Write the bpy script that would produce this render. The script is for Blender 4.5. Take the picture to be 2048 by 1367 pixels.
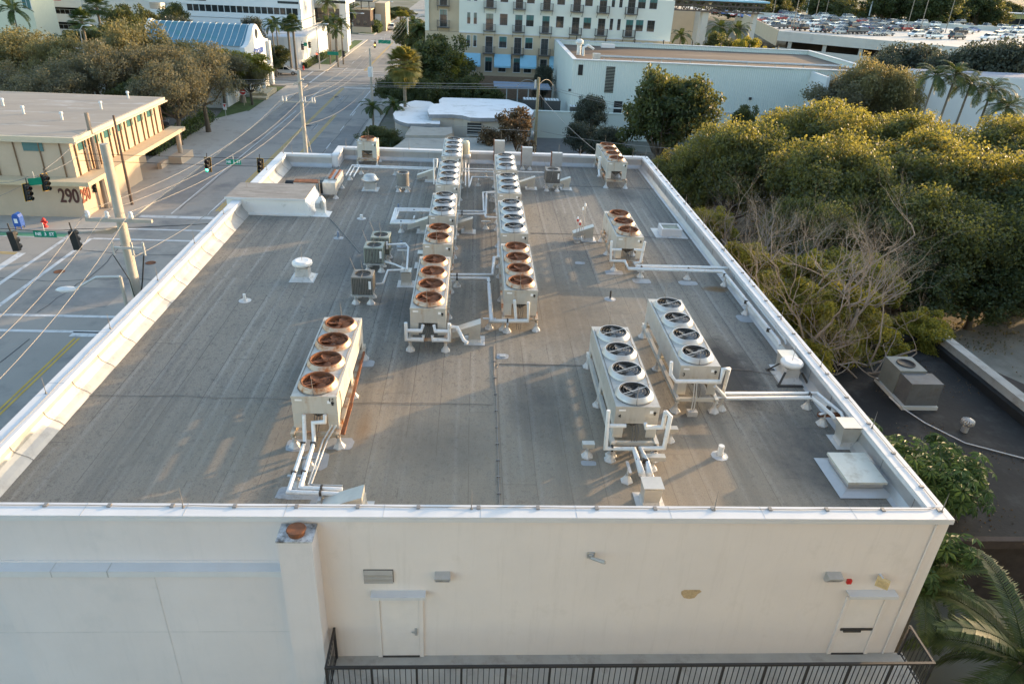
import bpy, math, random
import numpy as np
from mathutils import Vector, Matrix
R = math.radians
for o in list(bpy.data.objects): bpy.data.objects.remove(o)
SC = bpy.context.scene
COL = SC.collection
# ---------------------------------------------------------------- camera
YAW, PITCH, ROLL, FPX = 0.0654714664, 0.490387711, -0.0497662922, 1434.93296
PW, PH, ZC = 2048.0, 1367.0, 20.74
cy, sy, cp, sp, cr, sr = (math.cos(YAW), math.sin(YAW), math.cos(PITCH), math.sin(PITCH), math.cos(ROLL), math.sin(ROLL))
fw = Vector((sy*cp, cy*cp, -sp)); r_ = Vector((cy, -sy, 0)); d_ = fw.cross(r_)
CR = cr*r_ + sr*d_; CD = -sr*r_ + cr*d_
cam_d = bpy.data.cameras.new("camera"); cam = bpy.data.objects.new("camera", cam_d); COL.objects.link(cam)
cam.matrix_world = Matrix(((CR.x, -CD.x, -fw.x, 0), (CR.y, -CD.y, -fw.y, 0), (CR.z, -CD.z, -fw.z, ZC), (0, 0, 0, 1)))
cam_d.sensor_fit = 'HORIZONTAL'; cam_d.sensor_width = 36; cam_d.lens = 36*FPX/PW; cam_d.clip_start = .1; cam_d.clip_end = 4000
SC.camera = cam
# ---------------------------------------------------------------- light
SUN_EL, SUN_AZ = R(8.5), R(33.0)          # azimuth from +X towards +Y
W = bpy.data.worlds.new("World"); SC.world = W; W.use_nodes = True
nt = W.node_tree; bg = nt.nodes['Background']; sky = nt.nodes.new('ShaderNodeTexSky')
sky.sky_type = 'NISHITA'; sky.sun_disc = False; sky.sun_elevation = SUN_EL; sky.sun_rotation = math.pi/2 - SUN_AZ
sky.air_density = 1.0; sky.dust_density = 1.5; sky.ozone_density = 1.2
nt.links.new(sky.outputs[0], bg.inputs[0]); bg.inputs[1].default_value = .15
sd = bpy.data.lights.new("sun", 'SUN'); sd.energy = 2.0; sd.angle = R(.6); sd.color = (1, .68, .38)
sun = bpy.data.objects.new("sun", sd); COL.objects.link(sun)
sv = Vector((math.cos(SUN_AZ)*math.cos(SUN_EL), math.sin(SUN_AZ)*math.cos(SUN_EL), math.sin(SUN_EL)))
sun.rotation_euler = sv.to_track_quat('Z', 'Y').to_euler(); sun.location = sv*300
SC.view_settings.view_transform = 'Standard'; SC.view_settings.look = 'None'
SC.view_settings.exposure = 2.1; SC.view_settings.gamma = 1
# ---------------------------------------------------------------- survey: a sight line met with a real plane
def _ray(x, y): return CR*((x-PW/2)/FPX) + CD*((y-PH/2)/FPX) + fw
def G(x, y, z=0):
    d = _ray(x, y); k = (z-ZC)/d.z; return Vector((d.x*k, d.y*k, z))
def FY(x, y, Y):
    d = _ray(x, y); k = Y/d.y; return Vector((d.x*k, Y, ZC+d.z*k))
def FX(x, y, X):
    d = _ray(x, y); k = X/d.x; return Vector((X, d.y*k, ZC+d.z*k))
# ---------------------------------------------------------------- mesh helpers
class MB:
    def __init__(s): s.v, s.f, s.m, s.sm = [], [], [], []
    def face(s, pts, m=0, sm=False):
        b = len(s.v); s.v += [tuple(p) for p in pts]; s.f.append(tuple(range(b, b+len(pts)))); s.m.append(m); s.sm.append(sm)
    def idx(s, vs, fs, m=0, sm=False):
        b = len(s.v); s.v += [tuple(p) for p in vs]
        for f in fs: s.f.append(tuple(i+b for i in f)); s.m.append(m); s.sm.append(sm)
    def box(s, x0, x1, y0, y1, z0, z1, m=0, T=None):
        vs = [(x, y, z) for z in (z0, z1) for y in (y0, y1) for x in (x0, x1)]
        if T: vs = [tuple(T @ Vector(v)) for v in vs]
        s.idx(vs, [(0,2,3,1),(4,5,7,6),(0,1,5,4),(2,6,7,3),(0,4,6,2),(1,3,7,5)], m)
    def bar(s, a, b, w, h=None, m=0):
        a, b = Vector(a), Vector(b); h = h or w; d = (b-a); L = d.length
        if L < 1e-5: return
        T = Matrix.Translation(a) @ d.to_track_quat('X', 'Z').to_matrix().to_4x4()
        s.box(0, L, -w/2, w/2, -h/2, h/2, m, T)
    def prism(s, poly, z0, z1, m=0, mt=None):
        n = len(poly)
        s.face([(p[0], p[1], z1) for p in poly], m if mt is None else mt); s.face([(p[0], p[1], z0) for p in reversed(poly)], m)
        for i in range(n):
            a, b = poly[i], poly[(i+1) % n]; s.face([(a[0],a[1],z0),(b[0],b[1],z0),(b[0],b[1],z1),(a[0],a[1],z1)], m)
    def ext(s, poly, off, m=0):               # any planar polygon moved by a vector
        off = Vector(off); P = [Vector(p) for p in poly]; n = len(P)
        s.face(P, m); s.face([p+off for p in reversed(P)], m)
        for i in range(n):
            a, b = P[i], P[(i+1) % n]; s.face([b, a, a+off, b+off], m)
    def cyl(s, a, b, r0, r1=None, n=10, m=0, caps=True, sm=True):
        a, b = Vector(a), Vector(b); r1 = r0 if r1 is None else r1
        q = (b-a).to_track_quat('Z', 'Y'); vs = []
        for c, r in ((a, r0), (b, r1)):
            for i in range(n):
                t = 2*math.pi*i/n; vs.append(c + q @ Vector((r*math.cos(t), r*math.sin(t), 0)))
        s.idx(vs, [(i, (i+1) % n, n+(i+1) % n, n+i) for i in range(n)], m, sm)
        if caps: s.idx(vs, [tuple(reversed(range(n))), tuple(range(n, 2*n))], m)
    def lathe(s, c, prof, n=20, m=0, sm=True, sx=1, close=False):
        c = Vector(c); vs = []
        for r, z in prof:
            for i in range(n):
                t = 2*math.pi*(i+.5)/n; vs.append((c.x+r*math.cos(t)*sx, c.y+r*math.sin(t), c.z+z))
        k = len(prof)
        s.idx(vs, [(j*n+i, j*n+(i+1) % n, (j+1)*n+(i+1) % n, (j+1)*n+i) for j in range(k-1) for i in range(n)], m, sm)
        if close: s.idx(vs[-n:], [tuple(range(n))], m)
    def tube(s, pts, r, n=8, m=0, caps=True):
        P = [Vector(p) for p in pts]; vs = []; K = len(P); up = None
        for i, p in enumerate(P):
            d = (P[min(i+1, K-1)]-P[max(i-1, 0)]).normalized()
            if up is None: up = Vector((0,0,1)) if abs(d.z) < .9 else Vector((0,1,0))
            x = d.cross(up).normalized(); up = x.cross(d).normalized(); k = 1.0
            if 0 < i < K-1:
                a = (P[i]-P[i-1]).normalized(); b = (P[i+1]-P[i]).normalized(); k = 1/max(.55, math.sqrt(max(0, (1+a.dot(b))/2)))
            rr = r[i] if isinstance(r, (list, tuple)) else r
            for j in range(n):
                t = 2*math.pi*j/n; vs.append(p + (x*math.cos(t) + up*math.sin(t))*rr*(k if n > 4 else 1))
        s.idx(vs, [(i*n+j, i*n+(j+1) % n, (i+1)*n+(j+1) % n, (i+1)*n+j) for i in range(K-1) for j in range(n)], m, True)
        if caps: s.idx(vs, [tuple(reversed(range(n))), tuple(range((K-1)*n, K*n))], m)
    def build(s, name, mats, parent=None, root=None):
        me = bpy.data.meshes.new(name); off = Vector((0,0,0))
        rt = root
        if rt is None and parent is not None:
            rt = parent
            while rt.parent: rt = rt.parent
        if rt is not None: off = rt.location
        vs = [(v[0]-off[0], v[1]-off[1], v[2]-off[2]) for v in s.v] if off[:] != (0,0,0) else s.v
        me.from_pydata(vs, [], s.f)
        for q in (mats if isinstance(mats, (list, tuple)) else [mats]): me.materials.append(q)
        me.polygons.foreach_set('material_index', s.m); me.polygons.foreach_set('use_smooth', s.sm); me.update()
        o = bpy.data.objects.new(name, me); COL.objects.link(o)
        if parent is not None: o.parent = parent
        return o
def tag(o, label=None, cat=None, group=None, kind=None):
    if label: o['label'] = label
    if cat: o['category'] = cat
    if group: o['group'] = group
    if kind: o['kind'] = kind
    return o
def thing(name, label, cat, loc=(0,0,0), group=None):
    o = bpy.data.objects.new(name, None); COL.objects.link(o); o.location = loc; o.empty_display_size = .2
    return tag(o, label, cat, group)
def struct(name, mb, mats): return tag(mb.build(name, mats), kind='structure')
def kids(o): return [c for c in o.children]
def dup(o, loc=None, rz=None, label=None, group=None, sc=None, color=None):
    c = o.copy(); COL.objects.link(c)
    if loc is not None: c.location = loc
    if rz is not None: c.rotation_euler = (0, 0, rz)
    if sc is not None: c.scale = sc if isinstance(sc, (tuple, list)) else (sc,)*3
    if label: c['label'] = label
    if group: c['group'] = group
    def rec(a, b):
        for ch in kids(a):
            d = ch.copy(); COL.objects.link(d); d.parent = b
            if color and 'paint' in ch: d.color = color
            rec(ch, d)
    rec(o, c); return c
ORD = ['first','second','third','fourth','fifth','sixth','seventh','eighth','ninth','tenth','eleventh','twelfth','thirteenth','fourteenth','fifteenth','sixteenth','seventeenth','eighteenth','nineteenth','twentieth']
# ---------------------------------------------------------------- materials
def mat(name, col, rough=.7, metal=0, var=.12, scale=2.0, bump=0, dirt=None, dirt_amt=.5, dscale=1.2, world=False, spec=.4, stretch=None, rnd=0, streak=None):
    m = bpy.data.materials.new(name); m.use_nodes = True; N = m.node_tree.nodes; L = m.node_tree.links; b = N['Principled BSDF']
    b.inputs['Roughness'].default_value = rough; b.inputs['Metallic'].default_value = metal; b.inputs['Specular IOR Level'].default_value = spec
    tc = N.new('ShaderNodeNewGeometry') if world else N.new('ShaderNodeTexCoord'); co = tc.outputs['Position'] if world else tc.outputs['Object']
    if stretch:
        mp = N.new('ShaderNodeMapping'); mp.inputs['Scale'].default_value = stretch; L.new(co, mp.inputs[0]); co = mp.outputs[0]
    nz = N.new('ShaderNodeTexNoise'); nz.inputs['Scale'].default_value = scale; nz.inputs['Detail'].default_value = 6; nz.inputs['Roughness'].default_value = .65; L.new(co, nz.inputs['Vector'])
    rp = N.new('ShaderNodeValToRGB'); rp.color_ramp.elements[0].position = .3; rp.color_ramp.elements[1].position = .7
    rp.color_ramp.elements[0].color = tuple(c*(1-var) for c in col)+(1,); rp.color_ramp.elements[1].color = tuple(min(1, c*(1+var)) for c in col)+(1,)
    L.new(nz.outputs['Fac'], rp.inputs[0]); out = rp.outputs[0]
    if dirt:
        n2 = N.new('ShaderNodeTexNoise'); n2.inputs['Scale'].default_value = dscale; n2.inputs['Detail'].default_value = 8; n2.inputs['Roughness'].default_value = .7; L.new(co, n2.inputs['Vector'])
        r2 = N.new('ShaderNodeValToRGB'); r2.color_ramp.elements[0].position = .62-.3*dirt_amt; r2.color_ramp.elements[1].position = .78-.25*dirt_amt
        L.new(n2.outputs['Fac'], r2.inputs[0]); mx = N.new('ShaderNodeMix'); mx.data_type = 'RGBA'
        L.new(r2.outputs[0], mx.inputs[0]); L.new(out, mx.inputs[6]); mx.inputs[7].default_value = tuple(dirt)+(1,); out = mx.outputs[2]
    if streak:
        mp2 = N.new('ShaderNodeMapping'); mp2.inputs['Scale'].default_value = (2.2,2.2,.16); L.new(tc.outputs['Position'] if world else tc.outputs['Object'], mp2.inputs[0])
        n4 = N.new('ShaderNodeTexNoise'); n4.inputs['Scale'].default_value = 1.6; n4.inputs['Detail'].default_value = 7; n4.inputs['Roughness'].default_value = .75; L.new(mp2.outputs[0], n4.inputs['Vector'])
        r4 = N.new('ShaderNodeValToRGB'); r4.color_ramp.elements[0].position = .52; r4.color_ramp.elements[1].position = .78; r4.color_ramp.elements[1].color = (.6,.6,.6,1); L.new(n4.outputs['Fac'], r4.inputs[0])
        m4 = N.new('ShaderNodeMix'); m4.data_type = 'RGBA'; L.new(r4.outputs[0], m4.inputs[0]); L.new(out, m4.inputs[6]); m4.inputs[7].default_value = tuple(streak)+(1,); out = m4.outputs[2]
    if rnd:
        oi = N.new('ShaderNodeObjectInfo'); hv = N.new('ShaderNodeHueSaturation'); mr = N.new('ShaderNodeMapRange'); mr.inputs[3].default_value = 1-rnd; mr.inputs[4].default_value = 1+rnd*.6; L.new(oi.outputs['Random'], mr.inputs[0]); L.new(mr.outputs[0], hv.inputs['Value']); L.new(out, hv.inputs['Color']); out = hv.outputs[0]
    L.new(out, b.inputs['Base Color'])
    if bump:
        bp = N.new('ShaderNodeBump'); bp.inputs['Strength'].default_value = bump; bp.inputs['Distance'].default_value = .03
        n3 = N.new('ShaderNodeTexNoise'); n3.inputs['Scale'].default_value = scale*8; n3.inputs['Detail'].default_value = 4; L.new(co, n3.inputs['Vector'])
        L.new(n3.outputs['Fac'], bp.inputs['Height']); L.new(bp.outputs[0], b.inputs['Normal'])
    return m
def emis(name, col, s):
    m = bpy.data.materials.new(name); m.use_nodes = True; b = m.node_tree.nodes['Principled BSDF']
    b.inputs['Base Color'].default_value = tuple(col)+(1,); b.inputs['Emission Color'].default_value = tuple(col)+(1,); b.inputs['Emission Strength'].default_value = s
    return m
def glassy(name, col, rough=.08, spec=.8):
    m = bpy.data.materials.new(name); m.use_nodes = True; b = m.node_tree.nodes['Principled BSDF']
    b.inputs['Base Color'].default_value = tuple(col)+(1,); b.inputs['Roughness'].default_value = rough; b.inputs['Specular IOR Level'].default_value = spec
    return m
def leafmat(name, c1, c2, trans=(.3,.3,.04), tw=.35):
    m = bpy.data.materials.new(name); m.use_nodes = True; N = m.node_tree.nodes; L = m.node_tree.links; b = N['Principled BSDF']
    g = N.new('ShaderNodeNewGeometry'); rp = N.new('ShaderNodeValToRGB')
    rp.color_ramp.elements[0].color = tuple(c1)+(1,); rp.color_ramp.elements[1].color = tuple(c2)+(1,)
    L.new(g.outputs['Random Per Island'], rp.inputs[0]); L.new(rp.outputs[0], b.inputs['Base Color']); b.inputs['Roughness'].default_value = .55; b.inputs['Specular IOR Level'].default_value = .3
    t = N.new('ShaderNodeBsdfTranslucent'); t.inputs[0].default_value = tuple(trans)+(1,); mx = N.new('ShaderNodeMixShader'); mx.inputs[0].default_value = tw
    L.new(b.outputs[0], mx.inputs[1]); L.new(t.outputs[0], mx.inputs[2]); L.new(mx.outputs[0], N['Material Output'].inputs[0])
    return m
M = {}
M['white'] = mat('white_paint', (.74,.73,.70), .6, var=.06, scale=.6, dirt=(.5,.48,.44), dirt_amt=.15, dscale=2)
M['coping'] = mat('coping_white', (.62,.625,.63), .5, var=.05, scale=1.2, dirt=(.58,.58,.58), dirt_amt=.1, dscale=3)
M['silver'] = mat('silver_coating', (.47,.465,.455), .36, metal=.4, var=.1, scale=1.4, dirt=(.45,.44,.42), dirt_amt=.15, dscale=1.2)
M['cream'] = mat('cream_stucco', (.72,.67,.63), .85, var=.04, scale=.5, streak=(.60,.555,.51), dirt=(.62,.575,.53), dirt_amt=.15, dscale=.5, bump=.05)
M['stuccow'] = mat('white_stucco', (.665,.625,.61), .85, var=.04, scale=.5, streak=(.585,.56,.55), dirt=(.59,.57,.56), dirt_amt=.15, dscale=.4, bump=.05)
M['pipe'] = mat('pipe_white', (.70,.70,.69), .5, var=.08, scale=3, dirt=(.45,.43,.4), dirt_amt=.22, dscale=3.5, bump=.15)
M['sheet'] = mat('galvanised_sheet', (.56,.53,.47), .42, metal=.45, var=.1, scale=2.5)
M['unit'] = mat('condenser_paint', (.51,.49,.445), .45, metal=.15, var=.07, scale=1.3, dirt=(.36,.33,.28), dirt_amt=.25, dscale=2.2, rnd=.12, streak=(.38,.34,.28))
M['unit_rust'] = mat('condenser_paint_rusty', (.52,.495,.44), .5, metal=.1, var=.08, scale=1.3, dirt=(.36,.20,.09), dirt_amt=.24, dscale=1.5, rnd=.12, streak=(.40,.30,.20))
M['rust'] = mat('rust', (.23,.085,.036), .85, var=.5, scale=4, dirt=(.13,.065,.04), dirt_amt=.5, dscale=2.5, rnd=.3)
M['rustring'] = mat('rusty_ring', (.52,.42,.32), .45, metal=.3, var=.15, scale=3, dirt=(.34,.13,.04), dirt_amt=.55, dscale=3)
M['alu'] = mat('aluminium_ring', (.50,.49,.47), .42, metal=.55, var=.1, scale=3)
M['dark'] = mat('dark_interior', (.02,.021,.023), .6, var=.3, scale=4)
M['blade'] = mat('fan_blade_grey', (.13,.135,.135), .5, metal=.2, var=.15, scale=4)
M['coil'] = mat('coil_fins', (.09,.09,.088), .55, metal=.3, var=.3, scale=9)
M['steel'] = mat('galv_steel', (.50,.50,.49), .45, metal=.5, var=.12, scale=3)
M['clamp'] = mat('dark_clamp', (.05,.045,.04), .6, var=.2)
M['boot'] = mat('boot_flashing', (.56,.545,.52), .5, metal=.2, var=.1, scale=3, dirt=(.3,.28,.26), dirt_amt=.25, dscale=4)
M['pad'] = mat('flashing_patch', (.36,.375,.39), .6, metal=.1, var=.14, scale=2, dirt=(.2,.2,.19), dirt_amt=.3, dscale=2, bump=.2)
M['rail'] = mat('black_railing', (.035,.033,.032), .5, var=.2)
M['wood'] = mat('pole_wood', (.27,.225,.18), .85, var=.25, scale=3, stretch=(4,4,.3), bump=.3)
M['concrete'] = mat('concrete', (.37,.355,.32), .85, var=.14, scale=.9, dirt=(.22,.2,.17), dirt_amt=.25, dscale=.7, bump=.1)
M['poleconc'] = mat('pole_concrete', (.38,.355,.31), .8, var=.12, scale=1.4, dirt=(.3,.28,.24), dirt_amt=.25)
M['wire'] = mat('wire', (.24,.225,.21), .5, metal=.2, var=.1)
M['black'] = mat('black', (.018,.018,.018), .6, var=.2)
M['glass'] = glassy('window_glass', (.025,.03,.032)); M['tealglass'] = glassy('teal_glass', (.06,.16,.16))
M['text'] = mat('lettering_dark', (.03,.028,.028), .6)
M['textwhite'] = mat('lettering_white', (.8,.8,.8), .6)
M['green'] = mat('sign_green', (.0,.22,.13), .5, var=.05)
M['red'] = mat('red_paint', (.55,.035,.03), .5, var=.12)
M['blue'] = mat('blue_paint', (.03,.10,.38), .45, var=.1)
M['yellow'] = mat('yellow_paint', (.75,.42,.02), .6, var=.1)
FONT = {}
def text(name, s, size, m, parent=None, loc=(0,0,0), rot=(0,0,0), thick=.004, bold=0, sx=1):
    cu = bpy.data.curves.new('tmp', 'FONT'); cu.body = s; cu.size = size; cu.align_x = 'CENTER'; cu.align_y = 'CENTER'; cu.extrude = thick; cu.offset = bold
    t = bpy.data.objects.new('tmp', cu); COL.objects.link(t); bpy.context.view_layer.update()
    me = bpy.data.meshes.new_from_object(t.evaluated_get(bpy.context.evaluated_depsgraph_get())); bpy.data.objects.remove(t)
    me.name = name; me.materials.clear(); me.materials.append(m); T = Matrix.Translation(loc) @ Matrix.Rotation(rot[2], 4, 'Z') @ Matrix.Rotation(rot[0], 4, 'X') @ Matrix.Diagonal((sx,1,1,1))
    me.transform(T); o = bpy.data.objects.new(name, me); COL.objects.link(o)
    if parent is not None:
        o.parent = parent; rt = parent
        while rt.parent: rt = rt.parent
        me.transform(Matrix.Translation(-rt.location))
    return o
# ---------------------------------------------------------------- roof membrane, asphalt
def roofmat():
    m = bpy.data.materials.new('rolled_roofing'); m.use_nodes = True; N = m.node_tree.nodes; L = m.node_tree.links; b = N['Principled BSDF']; b.inputs['Roughness'].default_value = .85; b.inputs['Specular IOR Level'].default_value = .25
    g = N.new('ShaderNodeNewGeometry'); sx = N.new('ShaderNodeSeparateXYZ'); L.new(g.outputs['Position'], sx.inputs[0])
    def mth(op, a, b_=None, c=None):
        n = N.new('ShaderNodeMath'); n.operation = op
        for i, q in enumerate((a, b_, c)):
            if q is None: continue
            if isinstance(q, (int, float)): n.inputs[i].default_value = q
            else: L.new(q, n.inputs[i])
        return n.outputs[0]
    def noise(scale, detail=5, rough=.6, st=None, off=0):
        mp = N.new('ShaderNodeMapping'); mp.inputs['Scale'].default_value = st or (1,1,1); mp.inputs['Location'].default_value = (off, off*.7, 0); L.new(g.outputs['Position'], mp.inputs[0])
        n = N.new('ShaderNodeTexNoise'); n.inputs['Scale'].default_value = scale; n.inputs['Detail'].default_value = detail; n.inputs['Roughness'].default_value = rough; L.new(mp.outputs[0], n.inputs['Vector']); return n.outputs['Fac']
    def mix(f, a, b_, mode='MIX'):
        n = N.new('ShaderNodeMix'); n.data_type = 'RGBA'; n.blend_type = mode
        for i, q in ((0, f), (6, a), (7, b_)):
            if isinstance(q, (int, float)): n.inputs[i].default_value = q
            elif isinstance(q, tuple): n.inputs[i].default_value = q+(1,)
            else: L.new(q, n.inputs[i])
        return n.outputs[2]
    wob = mth('MULTIPLY', mth('SUBTRACT', noise(.35, 2), .5), .06)
    u = mth('DIVIDE', mth('ADD', sx.outputs[0], wob), .96)
    fl = mth('FLOOR', u); fr = mth('FRACT', u)
    wn = N.new('ShaderNodeTexWhiteNoise'); wn.noise_dimensions = '2D'; cx = N.new('ShaderNodeCombineXYZ'); L.new(fl, cx.inputs[0])
    roll = mth('FLOOR', mth('ADD', mth('DIVIDE', sx.outputs[1], 9.7), mth('MULTIPLY', fl, .37))); L.new(roll, cx.inputs[1]); L.new(cx.outputs[0], wn.inputs['Vector'])
    L.new(fl, cx.inputs[0])
    base = mix(wn.outputs['Value'], (.235,.218,.190), (.272,.252,.218))
    base = mix(mth('MULTIPLY', noise(.22, 6, .7), .8), base, (.265,.238,.19))
    st = noise(1.5, 8, .8, (1.3,.35,1)); base = mix(mth('MULTIPLY', mth('MINIMUM', mth('MAXIMUM', mth('SUBTRACT', st, .50), 0), .3), 2.2), base, (.105,.103,.098))
    # worn pale tracks beside some laps, long dirt streaks down the rolls
    def band(c, w): return mth('MAXIMUM', mth('SUBTRACT', 1, mth('DIVIDE', mth('ABSOLUTE', mth('SUBTRACT', fr, c)), w)), 0)
    sepc = N.new('ShaderNodeSeparateColor'); L.new(wn.outputs['Color'], sepc.inputs[0])
    tr = mth('MULTIPLY', mth('ADD', mth('MULTIPLY', band(.12, .11), mth('GREATER_THAN', sepc.outputs[0], .35)), mth('MULTIPLY', band(.62, .09), mth('GREATER_THAN', sepc.outputs[1], .5))), mth('MULTIPLY', noise(.7, 7, .75, (1,.35,1), 5), 1.0))
    base = mix(tr, base, (.37,.355,.32))
    s1 = noise(1.0, 6, .7, (1.5,.05,1), 21); base = mix(mth('MULTIPLY', mth('MINIMUM', mth('MAXIMUM', mth('SUBTRACT', s1, .51), 0), .2), 3.4), base, (.105,.102,.097))
    s2 = noise(1.3, 6, .75, (1.2,.07,1), 37); base = mix(mth('MULTIPLY', mth('MINIMUM', mth('MAXIMUM', mth('SUBTRACT', s2, .55), 0), .2), 2.4), base, (.33,.315,.28))
    lap = mth('MULTIPLY', mth('LESS_THAN', fr, .02), mth('MULTIPLY', mth('GREATER_THAN', noise(.5, 5, .75, (1,.3,1), 9), .46), .85)); base = mix(lap, base, (.075,.072,.068))
    ye = mth('FRACT', mth('ADD', mth('DIVIDE', sx.outputs[1], 9.7), mth('MULTIPLY', fl, .37))); base = mix(mth('MULTIPLY', mth('LESS_THAN', ye, .0024), mth('MULTIPLY', mth('GREATER_THAN', noise(.3, 2), .5), .7)), base, (.06,.06,.057))
    gr = noise(30, 3, .8); base = mix(mth('MULTIPLY', mth('GREATER_THAN', gr, .56), .55), base, (.08,.079,.075))
    base = mix(mth('MULTIPLY', mth('GREATER_THAN', noise(7, 5, .8, (1,.7,1), 3), .58), .55), base, (.095,.092,.087))
    base = mix(mth('MULTIPLY', mth('GREATER_THAN', noise(16, 4, .8, (1,1,1), 13), .62), .35), base, (.30,.29,.265))
    # soot and rust spots; the broad tan ones paint warm bounced light
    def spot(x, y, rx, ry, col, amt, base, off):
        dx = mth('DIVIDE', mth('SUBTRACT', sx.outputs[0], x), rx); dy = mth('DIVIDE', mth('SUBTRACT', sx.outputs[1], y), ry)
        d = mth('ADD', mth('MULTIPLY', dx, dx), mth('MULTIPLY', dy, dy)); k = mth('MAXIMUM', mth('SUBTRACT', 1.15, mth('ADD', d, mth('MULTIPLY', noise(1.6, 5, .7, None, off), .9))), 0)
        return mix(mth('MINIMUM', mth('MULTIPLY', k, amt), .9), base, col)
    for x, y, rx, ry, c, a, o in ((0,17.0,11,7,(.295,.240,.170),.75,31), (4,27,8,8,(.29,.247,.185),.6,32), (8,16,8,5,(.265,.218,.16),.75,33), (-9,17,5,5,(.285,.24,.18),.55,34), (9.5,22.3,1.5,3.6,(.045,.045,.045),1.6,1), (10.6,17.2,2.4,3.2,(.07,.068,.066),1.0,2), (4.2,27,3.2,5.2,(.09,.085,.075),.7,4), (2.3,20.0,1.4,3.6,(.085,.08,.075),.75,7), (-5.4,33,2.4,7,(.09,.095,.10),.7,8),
        (-3.25,18.4,.35,1.3,(.22,.13,.06),.6,11), (9.6,44.5,1.3,2.2,(.08,.08,.08),1.0,12), (11.2,29.8,.9,.5,(.20,.11,.04),1.3,13), (-2.6,27,1.9,3.2,(.08,.08,.078),.8,14), (-1.0,17.5,2.5,2.0,(.10,.095,.085),.6,15)):
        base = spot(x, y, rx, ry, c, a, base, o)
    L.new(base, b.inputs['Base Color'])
    bp = N.new('ShaderNodeBump'); bp.inputs['Strength'].default_value = .35; bp.inputs['Distance'].default_value = .02; L.new(mth('ADD', gr, mth('MULTIPLY', lap, -1.0)), bp.inputs['Height']); L.new(bp.outputs[0], b.inputs['Normal'])
    return m
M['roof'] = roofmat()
M['asphalt'] = mat('asphalt', (.295,.276,.246), .9, var=.10, scale=.12, world=True, dirt=(.18,.175,.17), dirt_amt=.42, dscale=.22, bump=.15)
M['asphalt2'] = mat('asphalt_worn_lot', (.17,.168,.16), .9, var=.16, scale=.2, world=True, dirt=(.12,.12,.115), dirt_amt=.4, dscale=.4, bump=.15)
M['walk'] = mat('pavement_concrete', (.40,.375,.335), .9, var=.10, scale=.25, world=True, dirt=(.28,.26,.23), dirt_amt=.35, dscale=.5)
M['paint'] = mat('road_paint_white', (.56,.56,.55), .7, var=.14, scale=.9, world=True, dirt=(.3,.3,.3), dirt_amt=.35, dscale=1.5)
M['ypaint'] = mat('road_paint_yellow', (.50,.33,.06), .7, var=.14, scale=.9, world=True, dirt=(.3,.25,.15), dirt_amt=.25, dscale=1.5)
M['gpaint'] = mat('bike_lane_green', (.10,.26,.16), .8, var=.12, scale=.9, world=True)
M['ground'] = mat('town_ground', (.15,.145,.115), .95, var=.35, scale=.05, world=True, dirt=(.09,.10,.05), dirt_amt=.5, dscale=.08)
M['grass'] = mat('lawn', (.065,.105,.028), .95, var=.35, scale=1.2, world=True, bump=.5)
M['gravel'] = mat('gravel_lot', (.33,.30,.25), .95, var=.2, scale=.3, world=True, dirt=(.20,.19,.15), dirt_amt=.5, dscale=.22, bump=.4)
M['soil'] = mat('leaf_litter', (.11,.095,.07), .95, var=.5, scale=1.2, world=True, dirt=(.05,.045,.035), dirt_amt=.5, dscale=.8, bump=.5)
M['oldroof'] = mat('old_dark_roof', (.015,.0145,.0135), .85, var=.4, scale=.6, world=True, dirt=(.045,.044,.041), dirt_amt=.32, dscale=.5, bump=.4)
# ---------------------------------------------------------------- ground, roads
g = MB(); g.face([(-1500,-300,0),(1500,-300,0),(1500,2500,0),(-1500,2500,0)]); struct('ground', g, M['ground'])
g = MB(); g.face([(-28.6,-60,.004),(-14.6,-60,.004),(-14.6,420,.004),(-28.6,420,.004)]); struct('main_road', g, M['asphalt'])
g = MB(); g.face([(-300,38.4,.008),(-28.6,38.4,.008),(-28.6,55.6,.008),(-300,55.6,.008)]); struct('cross_street', g, M['asphalt'])
g = MB(); g.face([(-300,132.5,.008),(-28.6,132.5,.008),(-28.6,146.6,.008),(-300,146.6,.008)]); g.face([(-14.6,132.5,.008),(70,132.5,.008),(70,146.6,.008),(-14.6,146.6,.008)]); struct('far_cross_street', g, M['asphalt'])
g = MB(); g.face([(-300,206,.008),(-28.6,206,.008),(-28.6,219,.008),(-300,219,.008)]); g.face([(-28.6,292,.008),(-28.6,304,.008),(-300,304,.008),(-300,292,.008)]); struct('distant_side_street', g, M['asphalt'])
def corner(x0, x1, y0, y1, r, k):        # pavement slab with one rounded corner (k: 0 SE, 1 NE, 2 none)
    p = [(x0,y0),(x1,y0),(x1,y1),(x0,y1)]
    if k == 2: return p
    arc = lambda cx, cy_, a0: [(cx+r*math.cos(R(a0+i*15)), cy_+r*math.sin(R(a0+i*15))) for i in range(7)]
    if k == 0: return [(x0,y0)] + arc(x1-r, y0+r, -90) + [(x1,y1),(x0,y1)]
    return [(x0,y0),(x1,y0)] + arc(x1-r, y1-r, 0) + [(x0,y1)]
g = MB(); g.prism(corner(-34.6,-28.6,55.6,106,3.0,0), 0, .14); g.prism([(-300,55.6),(-34.6,55.6),(-34.6,59),(-300,59)], 0, .14); g.prism(corner(-31.8,-28.6,106,132.5,2.5,1), 0, .14)
g.prism([(-300,128.8),(-31.8,128.8),(-31.8,132.5),(-300,132.5)], 0, .14); struct('west_pavement', g, M['walk'])
g = MB(); g.prism(corner(-32.4,-28.6,146.6,206,2.5,0), 0, .14); g.prism([(-300,146.6),(-32.4,146.6),(-32.4,148.6),(-300,148.6)], 0, .14); g.prism(corner(-33,-28.6,219,292,2,2), 0, .14); struct('far_west_pavement', g, M['walk'])
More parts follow.
